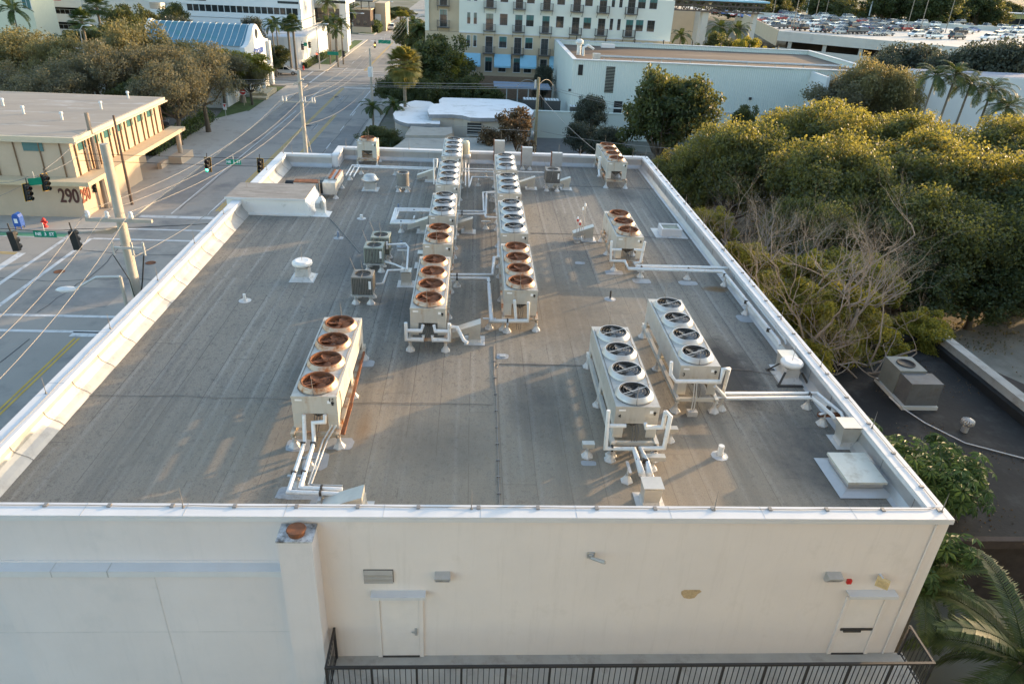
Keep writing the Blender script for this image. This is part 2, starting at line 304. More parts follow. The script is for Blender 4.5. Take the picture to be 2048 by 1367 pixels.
g = MB(); g.prism([(-14.6,-60),(-12.9,-60),(-12.9,132.5),(-14.6,132.5)], 0, .14); g.prism([(-14.6,146.6),(-11,146.6),(-11,420),(-14.6,420)], 0, .14); struct('east_pavement', g, M['walk'])
g = MB(); g.prism([(-300,35),(-28.6,35),(-28.6,38.4),(-300,38.4)], 0, .14); struct('south_pavement', g, M['walk'])
for nm, poly in (('verge_by_bank', [(-34.6,100),(-31.9,106.5),(-31.9,127),(-34.4,127),(-36,110)]), ('verge_far', [(-31.6,156),(-29.4,156),(-29.4,203),(-31.6,203)]), ('verge_distant', [(-33,221),(-29,221),(-29,290),(-33,290)])):
    g = MB(); g.prism(poly, .10, .17); struct(nm, g, M['grass'])
g = MB()
for a, b_ in (((27,26),(27,60)), ((27,60),(90,75)), ((90,75),(120,20)), ((120,20),(27,20))): pass
g.face([(26,10,.012),(140,10,.012),(140,44,.012),(26,44,.012)]); struct('gravel_lot', g, M['gravel'])
g = MB(); g.face([(12.4,30,.010),(26,30,.010),(26,44,.010),(140,44,.010),(140,90,.010),(12.4,90,.010)]); struct('leaf_litter_bed', g, M['soil'])
g = MB(); g.face([(5.5,60,.013),(20,60,.013),(20,97,.013),(5.5,97,.013)]); g.face([(-50,60,.013),(-34.6,60,.013),(-34.6,106,.013),(-50,106,.013)]); struct('parking_lot', g, M['asphalt2'])
# road markings
g = MB()
def ln(x0, y0, x1, y1, w, mi=0):
    a, b_ = Vector((x0,y0,.016)), Vector((x1,y1,.016)); d = (b_-a).normalized(); n = Vector((-d.y, d.x, 0))*w/2
    g.face([a-n, b_-n, b_+n, a+n], mi)
ln(-28.3,60.15,-22.0,60.15,.62); ln(-28.1,56.95,-15.2,56.95,.3); ln(-29.6,54.55,-15.2,54.55,.3); ln(-29.75,54.55,-29.75,41,.3); ln(-31.6,54.9,-31.6,39,.3)
ln(-33.15,51.2,-33.15,46.5,.6); ln(-29.75,41.0,-28.5,41.05,.3); ln(-28.5,41.05,-15.2,41.05,.3); ln(-28.0,39.0,-15.2,39.0,.3); ln(-23.6,38.7,-15.2,38.7,.62)
ln(-26.0,61,-25.7,108,.13); ln(-22.95,61,-22.9,66,.13); ln(-300,54.6,-31.6,54.6,.14)
for k in range(4): ln(-25.9,34-k*9,-25.9,31-k*9,.13)
ln(-26.5,35.0,-26.3,31.6,.5); 
for k in range(6): ln(-17.4,66+k*10,-17.4,69+k*10,.13)
for k in range(9): ln(-17.4,150+k*10,-17.4,153+k*10,.13); ln(-25.7,150+k*10,-25.7,153+k*10,.13)
ln(-17.7,106,-17.6,131,.15); ln(-28.4,149.3,-15,149.3,.3); ln(-28.4,146.9,-15,146.9,.3); ln(-28.6,130.6,-15,130.6,.3); ln(-28.6,132.9,-15,132.9,.3); ln(-28.9,149,-28.9,133,.3); ln(-31,149,-31,133,.3); ln(-22.3,129.4,-15,129.4,.6); ln(-28.4,151.5,-22,151.5,.6)
ln(-25.7,112,-25.7,128,.13)
for k in range(7): ln(-27.6+k*1.9,204,-26.6+k*1.9,204,1.6)
for x0 in (-21.1, -21.0): 
    for yy in (118, 96): ln(x0,yy,x0,yy+3.2,.25); ln(x0-.1,yy+3.2,x0-1.0,yy+2.3,.25); g.face([(x0-1.3,yy+2.9,.016),(x0-1.3,yy+1.7,.016),(x0-.5,yy+2.3,.016)])
struct('road_markings_white', g, M['paint'])
g = MB()
for x in (-23.15,-22.9): ln(x,-40,x,38.2,.13); 
for x in (-22.55,-22.3): ln(x,62,x,129,.13)
for x in (-19.9,-19.65): ln(x,62,x,106,.13)
for y in (51.0,51.25): ln(-300,y,-33.5,y,.13)
ln(-21.8,150,-21.8,290,.13); ln(-21.55,150,-21.55,290,.13)
struct('road_markings_yellow', g, M['ypaint'])
g = MB(); g.face([(-300,54.65,.015),(-31.9,54.65,.015),(-31.9,55.45,.015),(-300,55.45,.015)]); struct('bike_lane', g, M['gpaint'])
g = MB(); pr_ = random.Random(4)
for x0, x1, y0, y1 in ((-17.2,-14.7,58,99),(-28.4,-25.9,64,83),(-22.2,-19.9,66,72),(-19.6,-17.5,84,92),(-28.3,-23.3,42.5,45.2),(-40,-33.6,42,48),(-27.2,-26.2,104,126),(-21,-17.6,110,116),(-24,-15,133.5,139),(-25.6,-22.4,152,171),(-20.5,-17.6,160,190)):
    g.face([(x0+pr_.uniform(-.1,.1),y0+pr_.uniform(-.4,.4),.0125),(x1+pr_.uniform(-.1,.1),y0+pr_.uniform(-.4,.4),.0125),(x1+pr_.uniform(-.1,.1),y1+pr_.uniform(-.4,.4),.0125),(x0+pr_.uniform(-.1,.1),y1+pr_.uniform(-.4,.4),.0125)])
struct('road_patches', g, mat('asphalt_patch', (.215,.21,.20), .9, var=.14, scale=.4, world=True, dirt=(.28,.27,.25), dirt_amt=.4, dscale=.5))
g = MB()
for pts in ([(-17.3,56),(-17.2,70),(-17.35,84),(-17.2,104)],[(-14.9,60),(-15.1,80),(-14.9,104)],[(-25.8,62),(-25.6,75),(-25.9,92)],[(-34,47),(-29,46.2),(-24,47),(-16,46.4)],[(-27,41.5),(-26.4,48),(-26.9,54)],[(-20.5,40),(-20.2,50),(-20.6,60)],[(-30,52),(-24,51.5),(-17,52.2)],[(-20.6,108),(-20.4,122)],[(-26,30),(-25.6,38)]):
    q_ = []
    for (xa,ya),(xb,yb) in zip(pts, pts[1:]):
        for k in range(6): f = k/6; q_.append((xa+(xb-xa)*f+pr_.uniform(-.12,.12), ya+(yb-ya)*f+pr_.uniform(-.12,.12)))
    q_.append(pts[-1])
    for (xa,ya),(xb,yb) in zip(q_, q_[1:]):
        d = Vector((xb-xa,yb-ya,0)).normalized(); n = Vector((-d.y,d.x,0))*.035; g.face([(xa-n.x,ya-n.y,.0145),(xb-n.x,yb-n.y,.0145),(xb+n.x,yb+n.y,.0145),(xa+n.x,ya+n.y,.0145)])
struct('road_crack_seal', g, mat('crack_seal', (.07,.07,.07), .7))
for x, y, l in ((-28.85,47.9,'round manhole cover set in the intersection, nearer the left edge'), (-23.4,49.9,'round manhole cover set in the intersection beside the tall concrete pole'), (-29.6,60.6,'round iron cover in the kerb beside the thin wooden pole')):
    g = MB(); g.lathe((x,y,0), [(.36,.02),(.36,.028),(.30,.03),(.29,.024),(0,.024)], 20); tag(g.build('manhole_cover', M['rust'] if x > -29 else M['steel']), l, 'manhole cover', 'manhole covers in the road')
# ---------------------------------------------------------------- the main building
XL, XR, Y0, Y1, ZR, ZT, TH = -12.97, 12.46, 13.64, 51.6, 7.75, 8.54, .36
bld = thing('flat_roofed_building', 'cream and white flat roofed building covered with rooftop condenser units', 'building', (0, Y0, 0))
w = MB()
w.box(-4.0, XR, Y0, Y0+.35, 3.0, ZT-.06); w.box(XR-.35, XR, Y0+.35, Y1, 0, ZT-.06); w.box(-9.2, XR-.35, Y1-.35, Y1, 0, ZT-.06); w.box(-4.0, XR, Y0, Y0+.35, 0, 3.0)
w.build('wall', M['cream'], bld)
w = MB(); w.box(XL, -4.0, Y0, Y0+.35, 0, ZT-.06); w.box(XL, XL+.35, Y0+.35, 49.25, 0, ZT-.06); w.box(XL+.35, -9.2, 48.9, 49.25, 0, ZT-.06); w.box(-9.55, -9.2, 49.25, Y1, 0, ZT-.06)
w.box(-11.63, -4.52, Y0-.26, Y0, 0, 6.93); w.box(-12.9, -4.52, Y0-.02, Y0, 6.93, 7.05); w.box(-12.9, -11.631, Y0-.26, Y0, 6.3, 6.93)
w.build('white_wall', M['stuccow'], bld)
w = MB(); w.box(-12.34, -4.5, Y0-.32, Y0-.263, 6.80, 6.96); w.box(-12.34, -4.5, Y0-.32, Y0+.01, 6.96, 6.985)
for x in (-10.2, -8.85): w.box(x-.01, x+.01, Y0-.325, Y0-.02, 6.79, 6.99, 1)
w.build('ledge_flashing', [M['coping'], M['steel']], bld)
w = MB(); w.box(-7.79, -7.765, Y0-.266, Y0-.262, 0, 6.79); w.box(-12.3, -4.55, Y0-.266, Y0-.262, 4.75, 4.775); w.build('control_joint', mat('joint_grey', (.605,.58,.565)), bld)
d = MB(); d.face([(XL+.35, Y0+.35, ZR), (XR-.35, Y0+.35, ZR), (XR-.35, Y1-.35, ZR), (-9.55, Y1-.35, ZR), (-9.55, 48.9, ZR), (XL+.35, 48.9, ZR)]); d.box(XL+.3,XR-.3,Y0+.3,48.8,ZR-.3,ZR-.02); d.box(-9.3,XR-.3,48.81,Y1-.3,ZR-.3,ZR-.02)
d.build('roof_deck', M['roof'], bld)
def cop(mb, x0, x1, y0, y1, z=ZT, lip=.05):
    mb.box(x0-lip, x1+lip, y0-lip, y1+lip, z-.055, z)
    mb.box(x0-lip-.006, x1+lip+.006, y0-lip-.006, y1+lip+.006, z-.16, z-.058)
c = MB(); cop(c, XL, XR, Y0, Y0+TH); cop(c, XR-TH, XR, Y0+TH+.12, Y1-TH-.12); cop(c, -9.55, XR, Y1-TH, Y1); cop(c, XL, XL+TH+.02, Y0+TH+.12, 48.75); cop(c, XL, -9.67, 48.89, 49.25); cop(c, -9.55, -9.2, 49.1, Y1-TH-.12)
y = 18.0
for k in range(11):
    yy = Y0+2.1+k*3.4
    if yy < Y1-1: c.box(XR-TH-.06, XR+.06, yy, yy+.015, ZT, ZT+.004, 1)
    if yy < 48: c.box(XL-.06, XL+TH+.08, yy+.4, yy+.415, ZT, ZT+.004, 1)
    xx = XL+1.3+k*2.4
    if xx < XR: c.box(xx, xx+.012, Y0-.06, Y0+TH+.06, ZT, ZT+.004, 1)
c.build('coping', [M['coping'], M['steel']], bld)
# inner parapet flashing: sloped cant at the foot, curved and silvery on the left
p = MB()
M['silver2'] = mat('shaded_silver_coating', (.40,.385,.36), .42, metal=.25, var=.15, scale=1.1, dirt=(.28,.27,.25), dirt_amt=.3, dscale=1.3)  # left cant: silver darkened in its colour to stand in for tree shade
def cant(a, b_, n, prof, mi=0):
    a, b_, n = Vector(a), Vector(b_), Vector(n)
    for (o0, z0), (o1, z1) in zip(prof, prof[1:]):
        p.idx([a+n*o0+Vector((0,0,z0)), b_+n*o0+Vector((0,0,z0)), b_+n*o1+Vector((0,0,z1)), a+n*o1+Vector((0,0,z1))], [(0,1,2,3)], mi, False)
pr = [(.012,8.37),(.014,8.05),(.02,7.98),(.16,7.80),(.30,7.756)]
cant((XR-.35,Y0+.35,0), (XR-.35,Y1-.35,0), (-1,0,0), pr); cant((-9.55,Y1-.35,0), (XR-.35,Y1-.35,0), (0,-1,0), pr); cant((XL+.35,Y0+.35,0), (XR-.35,Y0+.35,0), (0,1,0), pr)
pl = [(.03,8.38),(.06,8.34),(.08,8.22),(.12,8.10),(.21,7.98),(.34,7.86),(.44,7.757)]
cant((XL+.35,Y0+.35,0), (XL+.35,48.9,0), (1,0,0), pl, 1); cant((XL+.35,48.9,0), (-9.55,48.9,0), (0,-1,0), pr); cant((-9.55,48.9,0), (-9.55,Y1-.35,0), (1,0,0), pl)
s = p
for k in range(21):
    yy = Y0+1.1+k*1.72
    if yy < 48.5 and not 37.9 < yy < 41.6: s.tube([(XL+.35+o+.012, yy+.25*math.sin(o*4), z+.012) for o, z in pl], .007, 4, 2)
for k in range(22):
    yy = Y0+1.0+k*1.72
    s.tube([(XR-.35-o-.004, yy, z+.006) for o, z in pr[:3]], .009, 4, 2)
for k in range(12): s.tube([(-8.4+k*1.72, Y1-.35-o-.004, z+.006) for o, z in pr[:3]], .009, 4, 2)
p.build('parapet_flashing', [M['silver'], M['silver2'], mat('joint_dark', (.2,.19,.18), .6)], bld)
q = MB(); q.box(-13.35,-9.2,38.5,41.3,ZR-.3,8.66); q.face([(-9.196,38.5,8.66),(-9.196,41.3,8.66),(-8.75,41.5,7.757),(-8.75,38.4,7.757)]); q.face([(-9.2,38.5,8.66),(-8.75,38.4,7.757),(-9.2,38.5,7.757)]); q.box(-13.36,-8.95,38.38,38.497,7.752,7.84,0)
q.build('penthouse_wall', M['white'], bld)
q = MB(); q.box(-13.38,-9.14,38.46,41.34,8.66,8.70); q.box(-13.42,-9.12,38.44,38.459,8.60,8.705,1); q.build('penthouse_roof', [mat('penthouse_membrane', (.27,.25,.225), .85, var=.2, scale=1.2, dirt=(.18,.15,.13), dirt_amt=.4, dscale=1.1, stretch=(1,4,1)), M['coping']], bld)
q = MB()   # pilaster with a rusty capped flue on the near wall
q.box(-4.52, -3.70, Y0-.62, Y0-.002, 0, 8.25); q.build('pilaster', M['stuccow'], bld)
q = MB(); q.box(-4.545, -3.675, Y0-.645, Y0-.01, 8.25, 8.29); q.build('pilaster_cap', mat('weathered_cap', (.5,.5,.5), .8, var=.35, scale=5, dirt=(.12,.11,.10), dirt_amt=.5, dscale=4), bld)
q = MB(); q.cyl((-4.1,Y0-.36,8.29), (-4.1,Y0-.36,8.42), .2, .2, 20); q.cyl((-4.1,Y0-.36,8.42), (-4.1,Y0-.36,8.45), .24, .22, 20); q.build('flue_cap', M['rust'], bld)
# doors with frame, canopy, handle
def door(x, w_, zb, h, panic):
    y = Y0
    f = MB(); f.box(x-.12, x-.005, y-.05, y-.001, zb, zb+h+.1); f.box(x+w_+.005, x+w_+.12, y-.05, y-.001, zb, zb+h+.1); f.box(x-.004, x+w_+.004, y-.05, y-.001, zb+h+.005, zb+h+.1)
    dr = MB(); dr.box(x, x+w_, y-.022, y-.001, zb+.03, zb+h); o = dr.build('door', mat('door_paint', (.735,.695,.66), .55, var=.04), bld); f.build('door_frame', M['cream'], o)
    th = MB(); th.box(x, x+w_, y-.06, y-.001, zb, zb+.028); th.build('threshold', M['clamp'], o)
    hb = MB(); hb.box(x-.2, x+w_+.2, y-.25, y-.001, zb+h+.30, zb+h+.33); hb.box(x-.2, x+w_+.2, y-.25, y-.23, zb+h+.23, zb+h+.298); hb.build('door_canopy', M['coping'], o)
    hd = MB()
    if panic: hd.box(x+.02, x+w_-.02, y-.05, y-.024, zb+.98, zb+1.06); hd.box(x+.1, x+.6, y-.09, y-.052, zb+.95, zb+1.02)
    else: hd.box(x+w_-.12, x+w_-.05, y-.045, y-.024, zb+.85, zb+1.12); hd.box(x+w_-.20, x+w_-.06, y-.07, y-.047, zb+.98, zb+1.01)
    hd.build('handle', M['clamp'] if panic else M['steel'], o)
door(-2.27, 1.02, 3.46, 2.2, False); door(10.55, .96, 3.46, 2.2, True)
q = MB(); q.box(-3.75, 12.7, 12.3, Y0-.001, 3.2, 3.45); q.build('landing_slab', M['concrete'], bld)
q = MB(); q.tube([(12.1,Y0-.03,8.35),(12.1,Y0-.03,3.46)], .025, 6); q.build('conduit', M['cream'], bld)
# landing railing
rl = thing('landing_railing', 'black metal railing around the concrete landing of the near wall', 'railing', (4, 12.4, 3.45))
q = MB(); q.box(-3.56,12.6,12.36,12.43,4.56,4.62); q.box(-3.56,-3.5,12.43,13.62,4.56,4.62); q.box(12.54,12.6,12.43,13.62,4.56,4.62); q.build('top_rail', M['rail'], rl)
q = MB(); q.box(-3.54,12.58,12.375,12.415,3.53,3.57); q.box(-3.545,-3.51,12.42,13.62,3.53,3.57); q.box(12.55,12.585,12.42,13.62,3.53,3.57); q.build('bottom_rail', M['rail'], rl)
for x in [-3.53]+[-3.53+1.152*k for k in range(1, 14)]+[12.57]:
    q = MB(); q.box(x-.028,x+.028,12.37,12.42,3.45,4.558); q.build('post', M['rail'], rl)
for x in (-3.53, 12.57):
    q = MB(); q.box(x-.028,x+.028,13.56,13.61,3.45,4.558); q.build('post', M['rail'], rl)
q = MB()
for k in range(14*8):
    if k % 8: q.box(-3.53+k*.144-.009, -3.53+k*.144+.009, 12.386, 12.404, 3.572, 4.558)
for x in (-3.53, 12.57):
    for k in range(1, 8): q.box(x-.009, x+.009, 12.42+k*.144-.009, 12.42+k*.144+.009, 3.572, 4.558)
q.build('balusters', M['rail'], rl)
# wall fittings
for x, l in ((-.75, 'wall floodlight with dull lens beside the left door'), (8.95, 'wall floodlight with cracked lens left of the right door')):
    z = FY(885 if x < 0 else 1668, 1157, Y0-.13).z; x = FY(885 if x < 0 else 1668, 1157, Y0-.13).x; t = thing('wall_light', l, 'light', (x, Y0, z), 'floodlights on the near wall')
    q = MB(); q.ext([(x-.2,Y0-.002,z+.14),(x-.2,Y0-.26,z+.12),(x-.2,Y0-.26,z+.08),(x-.2,Y0-.10,z-.14),(x-.2,Y0-.002,z-.14)], (.4,0,0)); q.build('housing', M['steel'], t)
    q = MB(); q.ext([(x-.17,Y0-.25,z+.065),(x-.17,Y0-.262,z+.065),(x-.17,Y0-.115,z-.13),(x-.17,Y0-.10,z-.125)], (.34,0,0)); q.build('lens', mat('lens_reflection', (.13,.135,.14), .3, var=.8, scale=7, dirt=(.55,.55,.55), dirt_amt=.4, dscale=5), t)  # dark lens, its broken reflection painted in as pale mottling
t = thing('wall_louver', 'pale three slat louver vent above the left door', 'vent', (-2.25, Y0, 6.3)); q = MB(); q.box(-2.64,-1.88,Y0-.012,Y0-.002,6.30,6.74); q.build('backing', M['black'], t); q = MB()
for k in range(3): q.ext([(-2.63,Y0-.013,6.72-k*.145),(-2.63,Y0-.02,6.725-k*.145),(-2.63,Y0-.10,6.63-k*.145),(-2.63,Y0-.095,6.62-k*.145)], (.74,0,0))
q.build('slats', mat('louver_grey', (.36,.335,.30), .6, var=.12), t)
t = thing('security_camera', 'small grey bullet security camera on the bare middle of the near wall', 'camera', (3.0, Y0, 6.75)); q = MB()
a, b_ = FY(1183,1115,Y0-.12), FY(1210,1124,Y0-.42); q.cyl(a, b_, .045, .05, 10); q.box(a.x-.06,a.x+.06,Y0-.1,Y0-.002,a.z-.06,a.z+.06); q.build('camera_body', M['steel'], t)
q = MB(); q.box(a.x-.1,a.x+.1,Y0-.03,Y0-.002,a.z-.1,a.z+.1); q.build('mount', M['steel'], t)
c0 = FY(1380,1186,Y0); q = MB(); pts = [(-.17,.06),(-.12,.10),(.16,.10),(.2,.06),(.14,.0),(.1,-.10),(.0,-.13),(-.10,-.10),(-.16,-.01)]
q.ext([(c0.x+x*1.5, Y0-.004, c0.z+z*1.45) for x, z in pts], (0,-.012,0)); tag(q.build('repair_patch', mat('patch_tan', (.48,.36,.21), .8, var=.3, scale=8)), 'tan ragged plaster patch on the near wall', 'patch')
c0 = FY(1697,1160,Y0); t = thing('alarm_horn', 'small red fire alarm box beside the right floodlight', 'alarm', c0); q = MB(); q.box(c0.x-.06,c0.x+.06,Y0-.07,Y0-.002,c0.z-.07,c0.z+.07); q.build('body', M['red'], t); q = MB(); q.cyl((c0.x,Y0-.071,c0.z),(c0.x,Y0-.09,c0.z),.035,.045,10); q.build('horn', M['red'], t)
c0 = FY(1766,1163,Y0-.2); t = thing('exit_light_box', 'yellowed box sign light hung above the right door', 'sign', (c0.x,Y0,c0.z)); q = MB()
T = Matrix.Translation((c0.x,Y0-.2,c0.z-.04)) @ Matrix.Rotation(R(-35),4,'Z'); q.box(-.16,.16,-.06,.06,-.13,.13,0,T); q.build('case', mat('yellowed_plastic', (.62,.47,.24), .5, var=.15), t)
q = MB(); q.cyl((c0.x,Y0-.002,c0.z+.08),(c0.x,Y0-.17,c0.z+.08),.035,.035,8); q.build('bracket', M['coping'], t)
q = MB(); q.box(-.12,.12,-.066,-.061,-.09,.09,0,T); q.build('face_panel', mat('yellowed_face', (.56,.42,.22), .5, var=.2, scale=12), t)
# lightning rods and cable along the parapets
rods = []
for k in range(11): rods.append((XR-.13, Y0+.25+k*3.75, 'right parapet', k, 'near corner'))
for k in range(8): rods.append((XL+.2, Y0+5.3+k*4.3, 'left parapet', k, 'near end'))
for k, x in enumerate((-6.95,.1,6.3)): rods.append((x, Y0+.26, 'near wall coping', k, 'left'))
for k, x in enumerate((-12.2,-9.0,-4.6,4.3,7.6,11.4)): rods.append((x, 49.05 if x < -9.3 else Y1-.15, 'far parapet', k, 'left'))
for x, y, wh, k, fr in rods:
    q = MB(); h = .62; q.cyl((x,y,ZT),(x,y,ZT+h*.6),.013,.012,6); q.cyl((x,y,ZT+h*.6),(x,y,ZT+h),.010,.003,6); q.cyl((x,y,ZT),(x,y,ZT+.05),.04,.025,8)
    tag(q.build('lightning_rod', M['wire']), 'thin lightning rod on the %s, %s from the %s' % (wh, ORD[k], fr), 'lightning rod', 'lightning rods along the parapets')
rnd = random.Random(3)
q = MB()
q.tube([(XL+.3+k*.85, Y0+.30+rnd.uniform(-.02,.02), ZT+.02) for k in range(30)]+[(XR-.2,Y0+.4,ZT+.02)], .011, 4)
q.tube([(XR-.12+rnd.uniform(-.02,.02), Y0+.5+k*.95, ZT+.02) for k in range(39)], .011, 4)
q.tube([(XL+.3+rnd.uniform(-.03,.03), Y0+.5+k*.95, ZT+.02) for k in range(25)], .011, 4)
for k in range(17): q.box(XL+1.2+k*1.5, XL+1.29+k*1.5, Y0+.24, Y0+.36, ZT+.003, ZT+.035)
for k in range(25): q.box(XR-.18, XR-.06, Y0+1.2+k*1.5, Y0+1.28+k*1.5, ZT+.003, ZT+.035)
tag(q.build('grounding_cable', M['wire']), 'thin grounding cable clipped along the white coping of the roof edge', 'cable')
# ================================================================ rooftop equipment
def boot(mb, x, y, z0, h=.42, m=0, m2=1, r=.05):
    mb.lathe((x,y,z0), [(.19,.0),(.19,.03),(.16,.05),(.075,.18),(.065,.24)], 6, m2, False); mb.cyl((x,y,z0+.2),(x,y,z0+h), r, r, 8, m)
def fan(parent, x, y, z, rusty, seed):
    ring = MB(); ring.lathe((x,y,z), [(.585,0),(.575,.05),(.52,.10),(.495,.15),(.48,.165),(.455,.158)], 28, 0); ring.lathe((x,y,z), [(.4545,.157),(.45,.004)], 28, 2)
    if rusty: ring.lathe((x,y,z), [(.50,.155),(.482,.172),(.45,.160),(.447,.10)], 28, 1)
    o = ring.build('fan_housing', [M['rustring'] if rusty else M['alu'], M['rust'], M['rust'] if rusty else M['dark']], parent)
    i = MB(); i.lathe((x,y,z+.006), [(.448,0),(0,.001)], 24, 0); i.build('fan_well', M['rustdeep'] if rusty else M['dark'], o)
    b = MB(); n = 4; a0 = seed*1.3; b.cyl((x,y,z+.01),(x,y,z+.11), .085, .08, 10, 0)
    for k in range(n):
        a = a0+k*2*math.pi/n; T = Matrix.Translation((x,y,z+.065)) @ Matrix.Rotation(a,4,'Z')
        P = [(.07,-.05,-.02),(.42,-.17,-.055),(.43,.10,.04),(.25,.15,.06),(.07,.06,.035)]
        b.ext([T @ Vector(p_) for p_ in P], (0,0,-.008))
    b.build('fan_blade', M['rust'] if rusty else M['blade'], o)
    gd = MB()
    for a in (0,): gd.bar((x-.46*math.cos(a+.5), y-.46*math.sin(a+.5), z+.15), (x+.46*math.cos(a+.5), y+.46*math.sin(a+.5), z+.15), .022 if a == 0 else .008, .008)
    for rr in (.14,.24,.34,.42):
        pts = [(x+rr*math.cos(t*.2618), y+rr*math.sin(t*.2618), z+.152) for t in range(25)]; gd.tube(pts, .0025, 3, 0, False)
    gd.build('fan_guard', M['rust'] if rusty else M['steel'], o)
M['rustdeep'] = mat('rust_deep', (.15,.065,.035), .9, var=.5, scale=4)
PITCH_F = 1.27
def condenser(n, rusty, label, loc, number=None, side=1):
    t = thing('rooftop_condenser', label, 'condenser unit', (0,0,0), 'fan condenser units on the roof')
    Lg = n*PITCH_F+.04; mu = M['unit_rust'] if rusty else M['unit']
    c = MB(); mods = {1:[1],2:[2],3:[1,2],4:[1,2,1]}[n]; y = 0
    for k, q in enumerate(mods):
        y1 = y+q*PITCH_F+(.04 if k == len(mods)-1 else -.012); c.box(0, 1.3, y, y1, 1.06, 1.65); y = y1+.012
    c.box(.03,1.27,.03,Lg-.03,1.10,1.62, 1)
    c.box(-.012,1.312,-.012,.0,1.60,1.655); c.build('cabinet', [mu, M['dark']], t)
    for x in (0, 1.262):
        p = MB(); x1 = x+.038
        for a, b_ in [(0,.34),(Lg/2-.18,Lg/2+.18),(Lg-.34,Lg)]: p.box(x, x1, a, b_, .56, 1.058)
        p.box(x, x1, 0.341, Lg/2-.181, .86, 1.058); p.box(x, x1, Lg/2+.181, Lg-.341, .86, 1.058); p.build('side_panel', mu, t)
    for x0, x1 in ((.039,.30),(1.0,1.261)):
        for ya in (0, Lg-.035): p = MB(); p.box(x0,x1,ya,ya+.035,.56,1.058); p.build('end_panel', mu, t)
    co = MB(); co.ext([(.12,.36,1.05),(.62,.36,.72),(.68,.36,.72),(1.18,.36,1.05)], (0,Lg-.72,0)); co.build('coil', M['coil'], t)
    fr = MB()
    for x in (-.06, 1.24): fr.box(x, x+.12, -.30, Lg+.12, .50, .558); fr.box(x+.05, x+.07, -.30, Lg+.12, .43, .50); fr.box(x, x+.12, -.30, Lg+.12, .40, .428)
    for yy in (-.22, Lg/2-.05, Lg-.06): fr.box(.061, 1.239, yy, yy+.10, .42, .535)
    fr.build('support_frame', M['rusty_steel'] if rusty else M['steel2'], t)
    for yy in ([-.17, Lg-.02] if n < 3 else [-.17, Lg/2, Lg-.02]):
        for x in (0, 1.3):
            lg = MB(); boot(lg, x, yy, 0, .40, 0, 0, .055); lg.build('leg', M['boot'], t)
    for k in range(n): fan(t, .65, .66+k*PITCH_F, 1.65, rusty, k+n)
    pl = MB(); pl.box(.10,.30,-.016,-.0125,1.50,1.56); pl.box(1.02,1.12,-.016,-.0125,1.42,1.52); pl.build('rating_plate', M['textwhite'], t)
    ds = MB(); ds.cyl((1.17,-.0125,1.44),(1.17,-.03,1.44), .045, .04, 12); ds.box(1.14,1.2,-.02,-.0126,1.36,1.385); ds.build('isolator_switch', M['black'], t)
    cb = MB(); pts = [(1.22, Lg-.2, 1.665)]+[(1.22+.02*math.sin(k*2.1), Lg-.2-k*(Lg-1.3)/8, 1.665) for k in range(1, 9)]+[(1.2-.57*(1-math.cos(a)), .66-.62*math.sin(a)-.02, 1.665) for a in [q*.39 for q in range(1, 5)]]
    pts += [(.06+.57*(1-math.cos(a)), .66-.62*math.sin(a)-.02, 1.665) for a in [q*.39 for q in (3,2,1)]]+[(.07, .75+k*(Lg-1)/6, 1.665) for k in range(7)]
    cb.tube(pts, .010, 4); cb.tube([(1.32,.4,1.6),(1.33,.5,1.1),(1.30,.2,.6),(1.1,.1,.45)], .012, 4); cb.build('cable', M['wire2'], t)
    for yy in (.09, Lg-.10):
        rd = MB(); rd.cyl((.62,yy,1.65),(.60,yy,2.30), .012, .005, 6); rd.cyl((.62,yy,1.65),(.62,yy,1.69), .03, .02, 8); rd.build('lightning_rod', M['wire'], t)
    if n > 1:
        cd = MB()
        for x in (.58,.66,.74): cd.tube([(x, .3, 1.06),(x+.02,-.05,.8),(x-.04,-.2,.4),(x-.06,-.35,.12)], .014, 5)
        cd.build('conduit', M['wire2'], t)
    if number: text('number', number, .17, M['text'], t, (1.14 if number == '16' else .14,-.0165,1.32 if number!='16' else 1.54), (R(90),0,0), .002, .004)
    t.location = loc; return t
M['rusty_steel'] = mat('rusty_steel', (.48,.42,.33), .6, metal=.2, var=.15, scale=3, dirt=(.30,.11,.03), dirt_amt=.55, dscale=1.6)
M['steel2'] = mat('painted_frame', (.60,.57,.51), .5, metal=.2, var=.1, scale=2, dirt=(.4,.3,.2), dirt_amt=.15, dscale=3)
M['wire2'] = mat('cable_dark', (.14,.13,.12), .6, var=.2)
CU = [
 (4,1,'rusty four fan condenser numbered 16 with rusted right legs, near left of the roof',(-5.12,17.65),'16'),
 (4,1,'rusty four fan condenser at the near end of the left row',(-2.22,23.65),None),
 (2,1,'short two fan rusty condenser, second in the left row',(-2.2,30.25),None),
 (3,0,'three fan dark condenser, third in the left row beside white pipe loop',(-2.17,34.2),None),
 (4,0,'four fan dark condenser, fourth in the left row',(-2.12,39.65),None),
 (4,0,'four fan dark condenser at the far end of the left row by cream tank',(-2.08,46.15),None),
 (4,1,'rusty four fan condenser at the near end of the right row',(1.28,25.45),None),
 (4,0,'four fan dark condenser, second in the right row behind the rusty one',(1.31,31.95),None),
 (3,0,'three fan dark condenser, third in the right row',(1.33,38.35),None),
 (3,0,'three fan dark condenser at the far end of the right row',(1.34,43.25),None),
 (4,0,'four fan grey condenser numbered 3, next to the dark soot stain',(6.8,19.8),'3'),
 (4,0,'four fan grey condenser numbered 4, nearest the camera on the right',(4.26,17.35),'4'),
 (3,1,'rusty three fan condenser standing alone right of the rows',(6.79,31.9),None),
 (4,1,'rusty four fan condenser in the far right corner of the roof',(8.65,46.1),None),
 (1,1,'small single fan rusty condenser standing at the far parapet left of the rows',(-7.9,49.4),None)]
